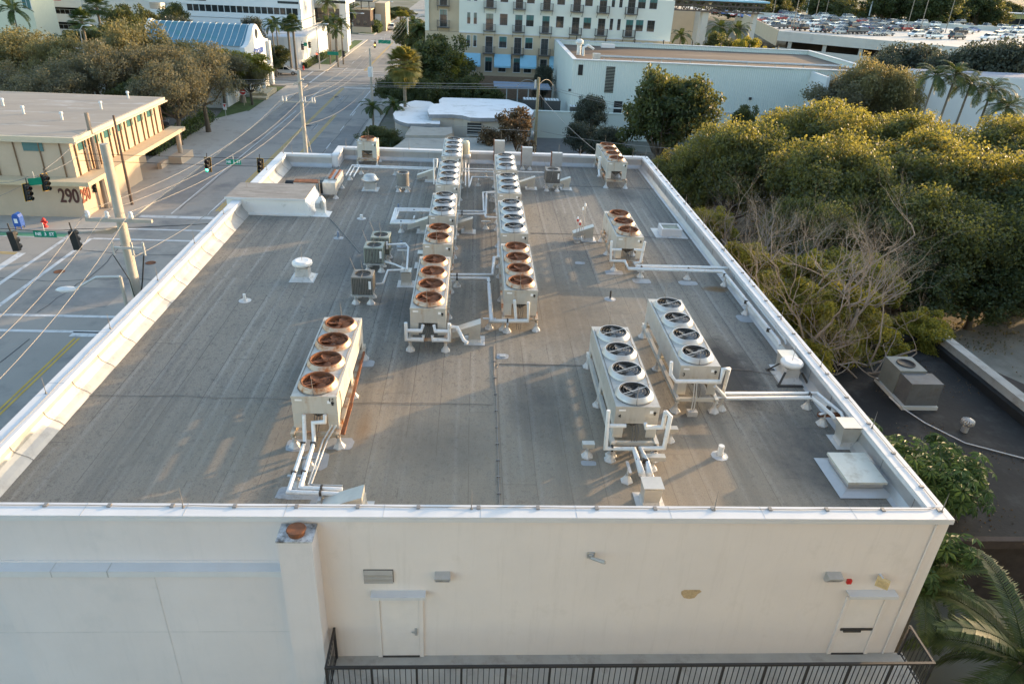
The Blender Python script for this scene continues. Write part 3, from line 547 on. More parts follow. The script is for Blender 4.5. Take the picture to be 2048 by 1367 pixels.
for n, ru, lb, (x, y), num in CU: condenser(n, ru, lb, (x, y, ZR), num)
# white insulated pipe runs -------------------------------------------------
def stand(t, p, h=None, horiz=True, ang=0):
    h = h or (p[2]-ZR); s_ = MB(); boot(s_, p[0], p[1], ZR, h-.06, 0, 0, .035)
    T = Matrix.Translation((p[0],p[1],p[2]-.07)) @ Matrix.Rotation(ang,4,'Z'); s_.box(-.26,.26,-.04,.04,-.02,.02,1,T); s_.build('pipe_stand', [M['boot'], M['steel']], t)
def pipes(label, runs, stands=(), r=.062, clamps=(), sleeve=None):
    p0 = runs[0][0]; t = thing('insulated_pipe_run', label, 'pipe', (p0[0], p0[1], ZR), 'white insulated pipe runs on the roof')
    for rr in runs: q = MB(); q.tube(rr, r*.84, 10); q.build('pipe', M['pipe'], t)
    for s_ in stands: stand(t, s_[:3], None, True, s_[3] if len(s_) > 3 else 0)
    for c, a in clamps:
        q = MB(); T = Matrix.Translation(c) @ Matrix.Rotation(a,4,'Z'); q.box(-.03,.03,-r*1.1,r*1.1,-r*1.1,r*1.1,0,T); q.build('pipe_clamp', M['clamp'], t)
    return t
z1 = ZR+.42
# unit 16
a = [Vector(FY(607.6,829,17.5)), Vector(FY(609.3,868,17.35)), G(609.3,884,z1), G(576.9,983.4,z1), G(684,987,z1)]
b_ = [Vector(FY(649.7,829,17.5)), Vector(FY(649.7,843,17.45)), Vector(FY(626,844.8,17.45)), Vector(FY(627.5,872,17.3)), G(627.8,884.3,z1), G(600.6,975.5,z1), G(684.8,978,z1)]
pipes('paired white pipes running from condenser 16 towards the near coping', [a, b_], [(*G(618,912,z1),0),(*G(594,947,z1),0),(*G(641,985,z1),R(90))], .066,
      [(G(606,888,z1),R(85)),(G(626,888,z1),R(85)),(G(587.5,946,z1),R(70)),(G(607.5,945,z1),R(70)),(G(641,985,z1),0),(G(643,976,z1),0)])
q = MB()
for dx in (0,.12): q.tube([FY(664,850,17.4)+Vector((dx,0,0)), G(646,880,z1)+Vector((dx,0,0)), G(617+dx*40,968,z1), G(625+dx*40,973-dx*30,z1), G(685,974-dx*30,z1)], .022, 6)
tag(q.build('conduit_pair', M['steel']), 'two thin grey conduits beside the pipes of condenser 16', 'conduit')
# unit B near-left row: U loops both sides
zb = ZR+.55
def uloop(x0, y, flip):
    s_ = -1 if flip else 1
    return [(x0, y-.25, ZR+1.18), (x0, y-.25, ZR+.50), (x0+s_*.62, y-.25, ZR+.50), (x0+s_*.62, y-.2, ZR+.66)]
pipes('white pipe loops at the near end of the rusty left row condenser', [uloop(-2.36, 23.65, False), [(-2.36,23.4,ZR+.86),(-1.8,23.4,ZR+.86),(-1.75,23.6,ZR+1.0)], uloop(-.78, 23.65, True), [(-.78,23.4,ZR+.86),(-1.3,23.4,ZR+.86),(-1.35,23.6,ZR+1.0)], [(-.74,23.7,ZR+.9),(-.5,23.65,ZR+.9),(-.25,23.3,ZR+.55),(-.1,23.2,ZR+.5)]], (), .075)
# long run between the rows at px 900-1060, 545-650
zp = ZR+.5
A1 = [G(900,549,zp), G(985,550,zp), G(988,515,zp), G(997,515,zp), G(997,480,zp)]
A2 = [G(900,556,zp), G(977,557,zp), G(983,642,zp), G(1056,641,zp), Vector(FY(1057,604,G(1056,641,zp).y))]
A3 = [G(1032,640,zp), Vector(FY(1029,600,G(1032,640,zp).y))]
pipes('white pipe run crossing between the condenser rows and down to the rusty right unit', [A1, A2, A3], [(*G(914,552,zp),R(90)),(*G(979,634,zp),0),(*G(1015,641,zp),R(90))], .07, [(G(914,549,zp),0),(G(914,556,zp),0),(G(1015,641,zp),0),(G(978,566,zp),R(90))])
# left white loop px 776-890, 417-448
L1 = [[G(862+o*2,418+o*2.3,zp), G(791+o*3.2,417+o*2.6,zp), G(782+o*3.6,446-o*2.4,zp), G(832,446-o*2.4,zp)] for o in range(3)]
pipes('three white pipes bent in a loop left of the third left row condenser', L1, [(*G(828,432,zp),R(90)),(*G(802,446,zp),R(90))], .058, [(G(828,421,zp),0),(G(802,444,zp),0)])
L2 = [[G(914,422,zp), G(968,423,zp), G(966,385,zp), G(992,383,zp)], [G(914,428,zp), G(972,428,zp), G(973,385+2,zp), G(992,385.5,zp)], [G(968,426,zp), G(972,434,zp), G(995,435,zp)]]
pipes('white pipes stepping between the third left row unit and the right row', L2, [(*G(924,425,zp),R(90)),(*G(972,440,zp),0),(*G(984,386,zp),R(90))], .058, [(G(924,423,zp),0),(G(924,428,zp),0)])
# far runs px 690-870, 330-352
L3 = [[G(692,351,zp), G(704,331,zp), G(872,336,zp)], [G(699,352,zp), G(709,334,zp), G(872,339,zp)], [G(707,353,zp), G(718,334,zp), G(720,331,zp)]]
pipes('long white pipes along the far part of the roof left of the rows', L3, [(*G(699,344,zp),0),(*G(722,333,zp),0),(*G(790,335,zp),R(90)),(*G(845,338,zp),R(90))], .055)
L4 = [[G(917,337,zp), G(992,339,zp)], [G(917,342,zp), G(992,344,zp)], [G(939,372,zp), G(944,354,zp), G(992,355,zp)], [G(1035,343,zp), G(1046,344,zp), G(1088,345,zp)], [G(938,374,zp), G(937,330,zp)], [G(931,372,zp), G(931,322,zp)], [Vector(FY(868,368,40.3)), Vector(FY(868,318,40.3)), Vector(FY(874,318,40.3)), Vector(FY(873,335,40.3))]]
pipes('white pipes crossing between the far ends of both condenser rows', L4, [(*G(972,341,zp),R(90)),(*G(957,356,zp),R(90))], .052)
# unit M loops and the run to the right parapet
zm = ZR+.5; ym = 31.55
L5 = [[Vector(FY(1223,482,ym)), Vector(FY(1221,521,ym)), Vector(FY(1250,522,ym)), G(1257,537,zm), G(1446,543,zm), G(1558,682,zm), G(1560,690,zm-.1)], [Vector(FY(1290,483,ym)), Vector(FY(1281,524,ym)), G(1268,526,zm), G(1272,531,zm), G(1458,536,zm), G(1571,680,zm), G(1573,688,zm-.1)], [Vector(FY(1224,499,ym)), Vector(FY(1243,499,ym))], [Vector(FY(1284,500,ym)), Vector(FY(1268,499,ym))]]
pipes('long paired white pipes from the lone rusty three fan unit to the right parapet', L5, [(*G(1283,534,zm),R(90)),(*G(1377,538,zm),R(90)),(*G(1452,551,zm),0),(*G(1495,607,zm),0)], .068, [(G(1283,535,zm),0),(G(1377,538,zm),0),(G(1450,550,zm),R(70)),(G(1492,604,zm),R(70)),(G(1537,660,zm),R(70))])
# unit 3
yk = 19.5; zk = ZR+.52
L6 = [[Vector(FY(1343,723,yk)), Vector(FY(1341,748,yk)), Vector(FY(1351,762,yk-.2)), Vector(FY(1441,763,yk-.2)), Vector(FY(1447,738,yk-.2)), Vector(FY(1458,737,yk-.1)), G(1446,787,zk), G(1618,786,zk), G(1634,786,zk)],
      [Vector(FY(1430,772,yk)), Vector(FY(1446,789,yk)), G(1452,796,zk), G(1623,795,zk), G(1664,829,zk), G(1669,836,zk-.1)], [G(1634,786,zk), G(1683,826,zk), G(1687,836,zk-.1)]]
pipes('paired white pipes from condenser 3 along to the right parapet', L6, [(*G(1447,792,zk),0),(*G(1620,789,zk),R(90)),(*G(1652,822,zk),R(20))], .066, [(G(1620,789,zk),0),(G(1620,794,zk),0),(G(1657,816,zk),R(45))])
# unit 4
yl = 17.05; zl = ZR+.46
L7 = [[Vector(FY(1217,820,yl)), Vector(FY(1211,896,yl-.15)), G(1268,897,zl), G(1284,948,zl), G(1288,951,zl-.1)], [Vector(FY(1331,822,yl)), Vector(FY(1341,832,yl-.15)), Vector(FY(1328,895,yl-.15)), G(1281,897,zl), G(1295,922,zl), G(1299,948,zl), G(1301,951,zl-.1)], [Vector(FY(1219,851,yl)), Vector(FY(1252,851,yl))], [Vector(FY(1331,822,yl)), Vector(FY(1325,854,yl)), Vector(FY(1291,854,yl)), Vector(FY(1291,846,yl))]]
pipes('white pipe loops at the near end of condenser 4', L7, [(*G(1223,894,zl),R(60)),(*G(1311,894,zl),R(60)),(*G(1258,930,zl+.1),R(90)),(*G(1300,925,zl),R(90))], .068, [(G(1224,896,zl),0),(G(1311,896,zl),0),(G(1277,922,zl),R(70)),(G(1291,922,zl),R(70))])
pipes('short white pipe stubs on the left side of the far right corner condenser', [[(8.45,47.2,ZR+.9),(8.3,47.2,ZR+.9),(8.3,47.2,ZR+1.7)], [(8.3,47.2,ZR+.9),(8.3,46.6,ZR+.55)]], (), .09)
# sheet metal pipe hoods ----------------------------------------------------
def hood(label, x, y, arm=0, w_=.46, h=.75, flare=.0):
    t = thing('pipe_hood', label, 'pipe hood', (x, y, ZR), 'sheet metal pipe hoods on the roof'); b = MB(); k = w_/2; f = flare
    b.idx([(x-k,y-k,ZR+.1),(x+k,y-k,ZR+.1),(x+k,y+k,ZR+.1),(x-k,y+k,ZR+.1),(x-k-f,y-k-f,ZR+h),(x+k+f,y-k-f,ZR+h),(x+k+f,y+k,ZR+h+.04),(x-k-f,y+k,ZR+h+.04)], [(0,1,5,4),(1,2,6,5),(2,3,7,6),(3,0,4,7),(4,5,6,7)]); b.build('hood_body', M['sheet'], t)
    if arm: 
        a = MB(); d = arm
        a.ext([(x+d*.22,y-k-.012,ZR+h+.30),(x-d*.85,y-k-.012,ZR+h-.10),(x-d*.85,y-k-.012,ZR+h-.36),(x-d*.2,y-k-.012,ZR+h-.12),(x+d*.22,y-k-.012,ZR+h-.02)], (0,w_+.024,0)); a.build('hood_arm', M['sheet'], t)
    else:
        a = MB(); a.box(x-k-f-.03,x+k+f+.03,y-k-f-.03,y+k+.03,ZR+h+.045,ZR+h+.065); a.build('hood_lid', M['sheet'], t)
    s_ = MB(); s_.lathe((x,y,ZR), [(k*1.42+.26,.012),(k*1.42+.05,.03),(k*1.42+.012,.16)], 4, 0, False); s_.build('base_flashing', M['boot'], t)
for lb, px, py, arm, w_, h, fl in (
    ('sheet metal hood with slanted arm at the near coping, fed by condenser 16 pipes',712,1024,1,.5,.42,0),
    ('upright sheet metal hood receiving the pipes of condenser 4 at the near coping',1298,1003,0,.42,.62,.04),
    ('slanted hood beside the near end of the rusty left row condenser',949,681,1,.42,.55,0),
    ('flared upright hood at the right parapet below condenser 3 pipes',1687,884,0,.44,.72,.10),
    ('upright hood at the right parapet next to the white mushroom vent',1566,740,0,.44,.66,.05),
    ('upright hood beside the pair of small split condensers left of the left row',813,568,0,.42,.62,0),
    ('upright hood tucked left of the two fan condenser',846,531,0,.42,.62,0),
    ('slanted hood at the end of the three pipe loop',848,463,1,.40,.5,0),
    ('slanted hood between rows by the third left row condenser',937,463,1,.40,.5,0),
    ('slanted hood right of the third right row condenser',1062,377,1,.38,.5,0),
    ('slanted hood right of the far split condenser',1132,378,1,.38,.5,0),
    ('slanted hood next to the red tipped vent pipes',1176,479,1,.42,.5,0),
    ('slanted hood left of the fourth left row condenser',861,362,1,.36,.5,0)):
    p_ = G(px,py,ZR); hood(lb, p_.x, max(p_.y, Y0+.72), arm, w_, h, fl)
# split condensers ----------------------------------------------------------
def split(label, x, y, w_, h, zleg, col, round_=False, straps=True, cap='col'):
    t = thing('split_condenser', label, 'air conditioner', (x, y, ZR), 'small split condensers on the roof'); z0 = ZR+zleg; k = w_/2
    body = MB()
    n = 24
    if round_: body.lathe((x,y,z0), [(k*1.02,.02),(k*1.02,h-.05)], 24, 0, False)
    else:
        body.box(x-k+.02,x+k-.02,y-k+.02,y+k-.02,z0+.03,z0+h-.06)
        for s_ in range(13):
            u = -k+.03+s_*(w_-.06)/12
            body.box(x+u-.012,x+u+.012,y-k+.004,y-k+.019,z0+.06,z0+h-.09,1); body.box(x+u-.012,x+u+.012,y+k-.019,y+k-.004,z0+.06,z0+h-.09,1); body.box(x+k-.019,x+k-.004,y+u-.012,y+u+.012,z0+.06,z0+h-.09,1); body.box(x-k+.004,x-k+.019,y+u-.012,y+u+.012,z0+.06,z0+h-.09,1)
        for sx_ in (-1,1):
            for sy_ in (-1,1): body.box(x+sx_*(k-.02)-.022,x+sx_*(k-.02)+.022,y+sy_*(k-.02)-.022,y+sy_*(k-.02)+.022,z0+.02,z0+h-.06,1)
    body.build('casing', [M['coil'] if not round_ else col, col], t)
    tp = MB()
    if round_: tp.lathe((x,y,z0+h-.05), [(k*1.06,0),(k*1.06,.05),(k*.8,.07),(k*.76,.05),(k*.75,-.1)], 24)
    else:
        vs = [(x-k,y-k),(x+k,y-k),(x+k,y+k),(x-k,y+k)]; rr = k*.78
        outer = [(x+math.copysign(min(abs(math.cos(a))*k*1.42,k), math.cos(a)), y+math.copysign(min(abs(math.sin(a))*k*1.42,k), math.sin(a))) for a in [2*math.pi*i/n for i in range(n)]]
        inner = [(x+rr*math.cos(2*math.pi*i/n), y+rr*math.sin(2*math.pi*i/n)) for i in range(n)]
        V = [(p_[0],p_[1],z0+h-.06) for p_ in outer]+[(p_[0],p_[1],z0+h) for p_ in outer]+[(p_[0],p_[1],z0+h+.01) for p_ in inner]+[(p_[0],p_[1],z0+h-.12) for p_ in inner]
        tp.idx(V, [(i+r_*n,(i+1)%n+r_*n,(i+1)%n+(r_+1)*n,i+(r_+1)*n) for r_ in range(3) for i in range(n)])
    o = tp.build('top_panel', col, t)
    fw_ = MB(); fw_.lathe((x,y,z0+h-.11), [(k*.76,0),(0,.001)], 20); fw_.build('fan_well', M['dark'], o)
    gr = MB()
    for i in range(16): a = i*math.pi/8; gr.bar((x+.1*math.cos(a),y+.1*math.sin(a),z0+h+.012),(x+k*.77*math.cos(a),y+k*.77*math.sin(a),z0+h+.012),.006)
    for rr in (.1,.22,.32): gr.tube([(x+rr*math.cos(q*.35),y+rr*math.sin(q*.35),z0+h+.012) for q in range(19)], .004, 3, 0, False)
    gr.build('fan_grille', M['clamp'], o)
    if not round_:
        st = MB(); st.tube([(x-k*.3,y-k-.012,z0+.1),(x-k*.15,y-k-.012,z0+h*.6),(x-.02,y-k-.01,z0+h+.02),(x,y,z0+h+.03),(x+k*.7,y-.1,z0+h+.03)], .011, 4); st.cyl((x,y,z0+h+.02),(x-.06,y,z0+h+.62),.012,.005,6); st.cyl((x-k+.05,y+k-.1,z0+h),(x-k-.12,y+k-.1,z0+h+.55),.012,.005,6); st.build('lightning_rod', M['wire'], t)
        lb = MB(); lb.box(x+k*.62,x+k*.86,y-k-.004,y-k-.001,z0+h*.35,z0+h*.8); lb.build('label_plate', M['textwhite'], t)
    f = MB(); f.box(x-k-.05,x+k+.05,y-k,y-k+.06,z0-.06,z0); f.box(x-k-.05,x+k+.05,y+k-.06,y+k,z0-.06,z0); f.box(x-k,x-k+.06,y-k+.061,y+k-.061,z0-.06,z0+.018); f.box(x+k-.06,x+k,y-k+.061,y+k-.061,z0-.06,z0+.018); f.build('support_frame', M['steel'], t)
    for sx_ in (-1,1):
        for sy_ in (-1,1): lg = MB(); boot(lg, x+sx_*k*.72, y+sy_*k*.72, ZR, zleg-.06, 0, 0, .04); lg.build('leg', M['boot'], t)
    return t
M['graybody'] = mat('grey_casing', (.23,.225,.21), .55, metal=.2, var=.1); M['greenbody'] = mat('sage_casing', (.28,.31,.27), .55, var=.08); M['tanbody'] = mat('taupe_casing', (.20,.19,.17), .55, metal=.1, var=.1)
split('taupe split condenser with lightning rod, front one of the small pair', -4.5, 27.75, .86, .80, .42, M['tanbody'])
split('sage green split condenser behind the taupe one', -4.47, 31.2, .86, .78, .42, M['greenbody']); split('pale split condenser standing close behind the sage green one', -4.3, 32.35, .86, .86, .42, M['greenbody'])
split('round grey split condenser among the long white pipes on the far left', -4.35, 43.9, .74, .80, .34, M['graybody'], True)
split('dark grey split condenser on tall legs right of the right row', 5.0, 45.1, .92, .82, .52, M['graybody'])
q = [[Vector((-4.05,28.2,ZR+.55)), Vector((-3.75,28.2,ZR+.6)), Vector((-3.6,28.8,ZR+.95)), Vector((-2.95,28.9,ZR+.95))], [Vector((-4.0,31.6,ZR+1.05)), Vector((-3.1,31.7,ZR+1.1)), Vector((-2.95,31.5,ZR+1.0)), Vector((-2.85,29.4,ZR+.75))], [Vector((-4.0,30.9,ZR+.5)), Vector((-3.5,30.6,ZR+.5)), Vector((-2.95,29.5,ZR+.75))]]
pipes('curved white pipes from the small split condensers into the upright hood', q, [(-3.2,31.5,ZR+.9,0)], .05)
# mushroom vents, curbs, hatch ---------------------------------------------
def mushroom(label, x, y, s_=1, m='white', legs=False):
    t = thing('roof_vent', label, 'roof vent', (x, y, ZR), 'round headed roof vents'); b = MB()
    b.idx([(x-.42*s_,y-.42*s_,ZR+.02),(x+.42*s_,y-.42*s_,ZR+.02),(x+.42*s_,y+.42*s_,ZR+.02),(x-.42*s_,y+.42*s_,ZR+.02),(x-.26*s_,y-.26*s_,ZR+.16),(x+.26*s_,y-.26*s_,ZR+.16),(x+.26*s_,y+.26*s_,ZR+.16),(x-.26*s_,y+.26*s_,ZR+.16),(x-.25*s_,y-.25*s_,ZR+.5*s_),(x+.25*s_,y-.25*s_,ZR+.5*s_),(x+.25*s_,y+.25*s_,ZR+.5*s_),(x-.25*s_,y+.25*s_,ZR+.5*s_)],
        [(0,1,5,4),(1,2,6,5),(2,3,7,6),(3,0,4,7),(4,5,9,8),(5,6,10,9),(6,7,11,10),(7,4,8,11),(8,9,10,11)]); b.box(x-.48*s_,x+.48*s_,y-.48*s_,y+.48*s_,ZR+.004,ZR+.02); b.build('curb', M['boot'], t)
    h = MB(); h.lathe((x,y,ZR+.5*s_), [(.2*s_,.004),(.22*s_,.06*s_),(.36*s_,.06*s_),(.40*s_,.13*s_),(.39*s_,.20*s_),(.30*s_,.27*s_),(.22*s_,.25*s_),(.0,.262*s_)], 22); h.build('vent_head', M[m], t)
    r = MB(); r.cyl((x,y,ZR+.75*s_),(x,y,ZR+1.35*s_),.011,.005,6); r.build('lightning_rod', M['wire'], t)
    if legs:
        l = MB()
        for sx_ in (-1,1):
            for sy_ in (-1,1): l.bar((x+sx_*.55,y+sy_*.55,ZR+.03),(x+sx_*.3,y+sy_*.3,ZR+.42),.07,.05)
        l.box(x-.62,x+.62,y-.66,y-.5,ZR+.005,ZR+.022); l.box(x-.62,x+.62,y+.5,y+.66,ZR+.005,ZR+.022); l.build('brace', M['clamp'], t)
p_ = G(604,562,ZR); mushroom('white mushroom shaped vent on a square curb, alone on the open left of the roof', p_.x, p_.y+.35, 1.12)
p_ = G(1583,766,ZR); mushroom('white mushroom vent on black braces beside the right parapet', p_.x, p_.y+.35, 1.0, 'white', True)
p_ = G(740,382,ZR); t = thing('roof_fan', 'aluminium dome topped exhaust fan on the far left of the roof', 'exhaust fan', (p_.x,p_.y+.3,ZR)); x, y = p_.x, p_.y+.3
q = MB(); q.box(x-.5,x+.5,y-.5,y+.5,ZR+.004,ZR+.03); q.lathe((x,y,ZR), [(.50,.03),(.47,.10),(.46,.62)], 4, 0, False); q.build('curb', M['steel'], t)
q = MB(); q.lathe((x,y,ZR+.55), [(.30,.02),(.52,.03),(.54,.12),(.42,.22),(.40,.28),(.36,.36),(.22,.42),(0,.43)], 24); q.build('dome', M['alu'], t)
t = thing('roof_hatch', 'large pale square roof hatch with overhanging lid near the right parapet', 'roof hatch', (9.9,16.6,ZR)); c1, c2, c3 = G(1697,964,ZR+.38), G(1774,962,ZR+.38), G(1666,904,ZR+.38)
x0, x1, ya, yb = c1.x, c2.x, c1.y, c3.y
q = MB(); q.box(x0+.06,x1-.06,ya+.06,yb-.06,ZR+.1,ZR+.29); q.idx([(x0-.25,ya-.25,ZR+.02),(x1+.2,ya-.25,ZR+.02),(x1+.2,yb+.2,ZR+.02),(x0-.25,yb+.2,ZR+.02),(x0+.05,ya+.05,ZR+.14),(x1-.05,ya+.05,ZR+.14),(x1-.05,yb-.05,ZR+.14),(x0+.05,yb-.05,ZR+.14)], [(0,1,5,4),(1,2,6,5),(2,3,7,6),(3,0,4,7)]); q.build('curb', M['silver'], t)
q = MB(); q.box(x0,x1,ya,yb,ZR+.30,ZR+.38); q.build('lid', mat('hatch_lid', (.58,.57,.50), .5, metal=.1, var=.06, scale=1, dirt=(.4,.36,.28), dirt_amt=.2), t)
c1, c2 = G(1322,474,ZR), G(1366,473,ZR); t = thing('open_curb', 'small pale open topped square curb near the right parapet, behind the long pipes', 'roof curb', (c1.x,c1.y,ZR)); x0, x1, ya = c1.x+.05, c1.x+1.15, c1.y+.1; yb = ya+1.0
q = MB()
for bx in ((x0,x1,ya,ya+.08),(x0,x1,yb-.08,yb),(x0,x0+.08,ya+.081,yb-.081),(x1-.08,x1,ya+.081,yb-.081)): q.box(*bx, ZR+.02, ZR+.42)
q.build('curb_wall', M['coping'], t); q = MB(); q.box(x0-.35,x1+.3,ya-.3,yb+.3,ZR+.006,ZR+.02); q.build('base_flashing', M['boot'], t)
q = MB(); q.box(x0+.08,x1-.08,ya+.08,yb-.08,ZR+.3,ZR+.33); q.build('cover', mat('mossy_cover', (.3,.31,.24), .8, var=.3, scale=5), t)
# weatherhead block by the penthouse
p_ = G(640,432,ZR); x, y = p_.x+.02, p_.y+.35; t = thing('mast_base', 'white coated mast base with junction box beside the penthouse', 'mast base', (x,y,ZR))
q = MB(); q.lathe((x,y,ZR), [(.72,.01),(.55,.05),(.34,.14),(.33,.75),(.14,1.0),(.08,1.02)], 4, 0, False); q.build('plinth', M['white'], t)
q = MB(); q.cyl((x,y,ZR+1.0),(x,y,ZR+2.0),.03,.025,8); q.build('mast', M['wire'], t)
q = MB(); q.box(x-.24,x+.02,y-.36,y-.24,ZR+.42,ZR+.70); q.box(x+.05,x+.2,y-.33,y-.24,ZR+.35,ZR+.85); q.build('junction_box', M['steel'], t)
# rusted duct fans
t = thing('rusted_duct', 'rusted elbow duct fan on stilts at the far left of the roof', 'duct', (-8.6,43.3,ZR)); q = MB()
a, b2 = G(590,372,ZR+.6), G(640,372,ZR+.6); q.cyl((a.x-.5,a.y,ZR+.62),(a.x,a.y,ZR+.62),.32,.32,16,1); q.box(a.x+.001,b2.x,a.y-.3,a.y+.3,ZR+.34,ZR+.9); q.box(a.x+.001,b2.x,a.y-.32,a.y+.32,ZR+.901,ZR+.95,2); q.box(b2.x+.001,b2.x+.25,a.y-.32,a.y+.32,ZR+.3,ZR+.92,1); q.box(b2.x+.251,b2.x+1.0,a.y-.34,a.y+.32,ZR+.25,ZR+.95)
q.build('duct', [mat('duct_aluminium', (.50,.50,.48), .4, metal=.5, var=.15), M['black'], M['rust']], t)
q = MB(); q.box(b2.x+.45,b2.x+1.0,a.y+.321,a.y+2.4,ZR+.35,ZR+1.0); q.box(b2.x+.47,b2.x+.6,a.y+.33,a.y+2.3,ZR+1.001,ZR+1.06,1); q.box(b2.x+.8,b2.x+.9,a.y+.33,a.y+2.3,ZR+1.001,ZR+1.06,1); q.build('duct_branch', [mat('duct_pale', (.48,.46,.43), .6, metal=.2, var=.2, dirt=(.28,.12,.04), dirt_amt=.3), M['rust']], t)
for x in (b2.x+.1, b2.x+.95):
    for y in (a.y-.25, a.y+1.9): lg = MB(); boot(lg, x, y, ZR, .3, 0, 0, .04); lg.build('leg', M['boot'], t)
# tank, electrical boxes, vent stacks
p_ = G(931,331,ZR); x, y = p_.x, 50.3; t = thing('expansion_tank', 'cream cylindrical tank standing right of the far left row condenser', 'tank', (x,y,ZR)); q = MB(); q.lathe((x,y,ZR+.75), [(0,-.1),(.26,-.05),(.27,.0),(.27,.85),(.2,.98),(0,1.02)], 20); q.build('vessel', mat('tank_cream', (.62,.55,.40), .45, var=.08), t)
q = MB(); q.lathe((x,y,ZR+.6), [(.33,0),(.36,.1),(.35,.22),(.28,.26)], 20); q.build('collar', M['boot'], t)
for a in (0,2.1,4.2): lg = MB(); lg.cyl((x+.25*math.cos(a),y+.25*math.sin(a),ZR),(x+.25*math.cos(a),y+.25*math.sin(a),ZR+.62),.035,.035,8); lg.build('leg', M['boot'], t)
for lb, px, py, h in (('grey electrical cabinet at the far parapet behind the right row',998,332,1.35),('grey electrical cabinet with rusty left edge right of the right row',1053,342,1.2),('grey electrical cabinet with rusty left edge behind the dark split condenser',1113,344,.9)):
    p_ = G(px,py,ZR); x, y = p_.x, min(p_.y+.4, 51.0); t = thing('electrical_cabinet', lb, 'electrical box', (x,y,ZR), 'electrical cabinets at the far parapet'); q = MB(); q.box(x-.36,x+.36,y-.2,y+.2,ZR+.35,ZR+.35+h); q.build('cabinet', M['steel'], t)
    q = MB(); q.box(x-.40,x-.362,y-.22,y+.22,ZR+.3,ZR+.4+h); q.build('side_plate', M['rust'], t)
    for sx_ in (-.25,.25): lg = MB(); boot(lg, x+sx_, y, ZR, .349, 0, 0, .035); lg.build('leg', M['boot'], t)
    q = MB(); q.cyl((x+.1,y,ZR+.35+h),(x+.1,y,ZR+.95+h),.012,.005,6); q.build('lightning_rod', M['wire'], t)
p_ = G(1157,487,ZR); t = thing('refrigerant_vents', 'cluster of red and white tipped vent pipes on a frame', 'vent pipes', (p_.x,p_.y,ZR)); q = MB(); x, y = p_.x, p_.y+.1
for dx, dy, h in ((-.1,.2,1.1),(.02,.1,.95)): q.cyl((x+dx,y+dy,ZR+.15),(x+dx,y+dy,ZR+h),.02,.02,6)
for dx, h in ((.14,1.75),(.24,1.9)): q.cyl((x+dx,y+.3,ZR+.15),(x+dx,y+.3,ZR+h),.018,.018,6)
q.box(x-.25,x+.1,y-.05,y+.45,ZR+.1,ZR+.2); q.build('riser', M['steel'], t); q = MB()
for dx, dy, h in ((-.1,.2,1.1),(.02,.1,.95)): q.cyl((x+dx,y+dy,ZR+h),(x+dx,y+dy,ZR+h+.14),.05,.05,8); q.cyl((x+dx,y+dy,ZR+h+.141),(x+dx,y+dy,ZR+h+.26),.06,.03,8,1)
for dx, h in ((.14,1.7),(.24,1.9)): q.cyl((x+dx,y+.3,ZR+h),(x+dx,y+.3,ZR+h+.14),.055,.04,8,1)
q.build('valve_cap', [M['red'], M['textwhite']], t)
lg = MB(); boot(lg, x-.05, y+.1, ZR, .12, 0, 0, .04); lg.build('leg', M['boot'], t)
for lb, px, py, m, h, r in (('short white vent stub on the open left roof',490,601,'white',.3,.06),('capped white vent stub right of condenser 4',1439,911,'white',.38,.09),('short blue grey pipe stub left of the three pipe loop',677,476,'blu',.35,.06),('short blue grey pipe stub behind the three pipe loop',797,418,'blu',.3,.05),('blue grey pipe stub near the two fan condenser',803,492,'blu',.28,.05),('blue grey pipe stub beside the left parapet',444,477,'blu',.3,.07),('thin dark pipe stub behind condensers 3 and 4',1220,598,'clamp',.4,.04),('short white vent stub near the far fan pipes',723,437,'white',.22,.08)):
    if m == 'blu' and m not in M: M['blu'] = mat('lead_blue', (.20,.25,.33), .6, var=.15)
    p_ = G(px,py,ZR); t = thing('vent_stub', lb, 'vent pipe', p_, 'vent stubs on the roof'); q = MB(); q.cyl(p_, p_+Vector((0,0,h)), r, r, 10); q.build('pipe', M[m], t); q = MB(); q.lathe((p_.x,p_.y,ZR), [(.26,.006),(r+.02,.02),(r+.015,.08)], 10); q.build('base_flashing', M['boot'] if m == 'white' else M['pad'], t)
for i, (px, py, w_, d_, lb) in enumerate(((1005,712,.45,.4,'square flashing patch with drain in the middle of the roof'),(598,890,.75,.62,'pale flashing patch at the left front leg of condenser 16'),(680,887,.80,.62,'pale flashing patch at the right front leg of condenser 16'),(632,922,.72,.85,'pale patch under the pipes of condenser 16'),(600,985,1.3,.55,'pale patch under the pipe corner of condenser 16'),(652,1008,.9,.5,'pale patch at the coping under condenser 16 pipes'),(1177,926,.45,.25,'odd shaped pale patch left of condenser 4'),(1228,545,.9,.6,'faint patch at the lone rusty unit front leg'),(1283,562,.9,.55,'patch under the first stand of the long right pipes'),(1376,566,.9,.5,'patch under the second stand of the long right pipes'),(1493,637,.8,.7,'patch under the long pipes at the right parapet'),(1160,526,.5,.35,'pale round drain patch left of the lone rusty unit'),(735,727,.5,.5,'pale patch by the rear right leg of condenser 16'))):
    p_ = G(px,py,ZR); q = MB(); n = 14; rr = random.Random(i)
    q.face([(p_.x+math.copysign(abs(math.cos(a))**.45,math.cos(a))*w_/2*rr.uniform(.92,1.05), p_.y+math.copysign(abs(math.sin(a))**.45,math.sin(a))*d_/2*rr.uniform(.92,1.05), ZR+.005+i*.0004) for a in [2*math.pi*k/n+.1 for k in range(n)]])
    if py > 1000: 
        pass
    tag(q.build('flashing_patch', M['pad']), lb, 'roof patch', 'patches on the roof membrane')
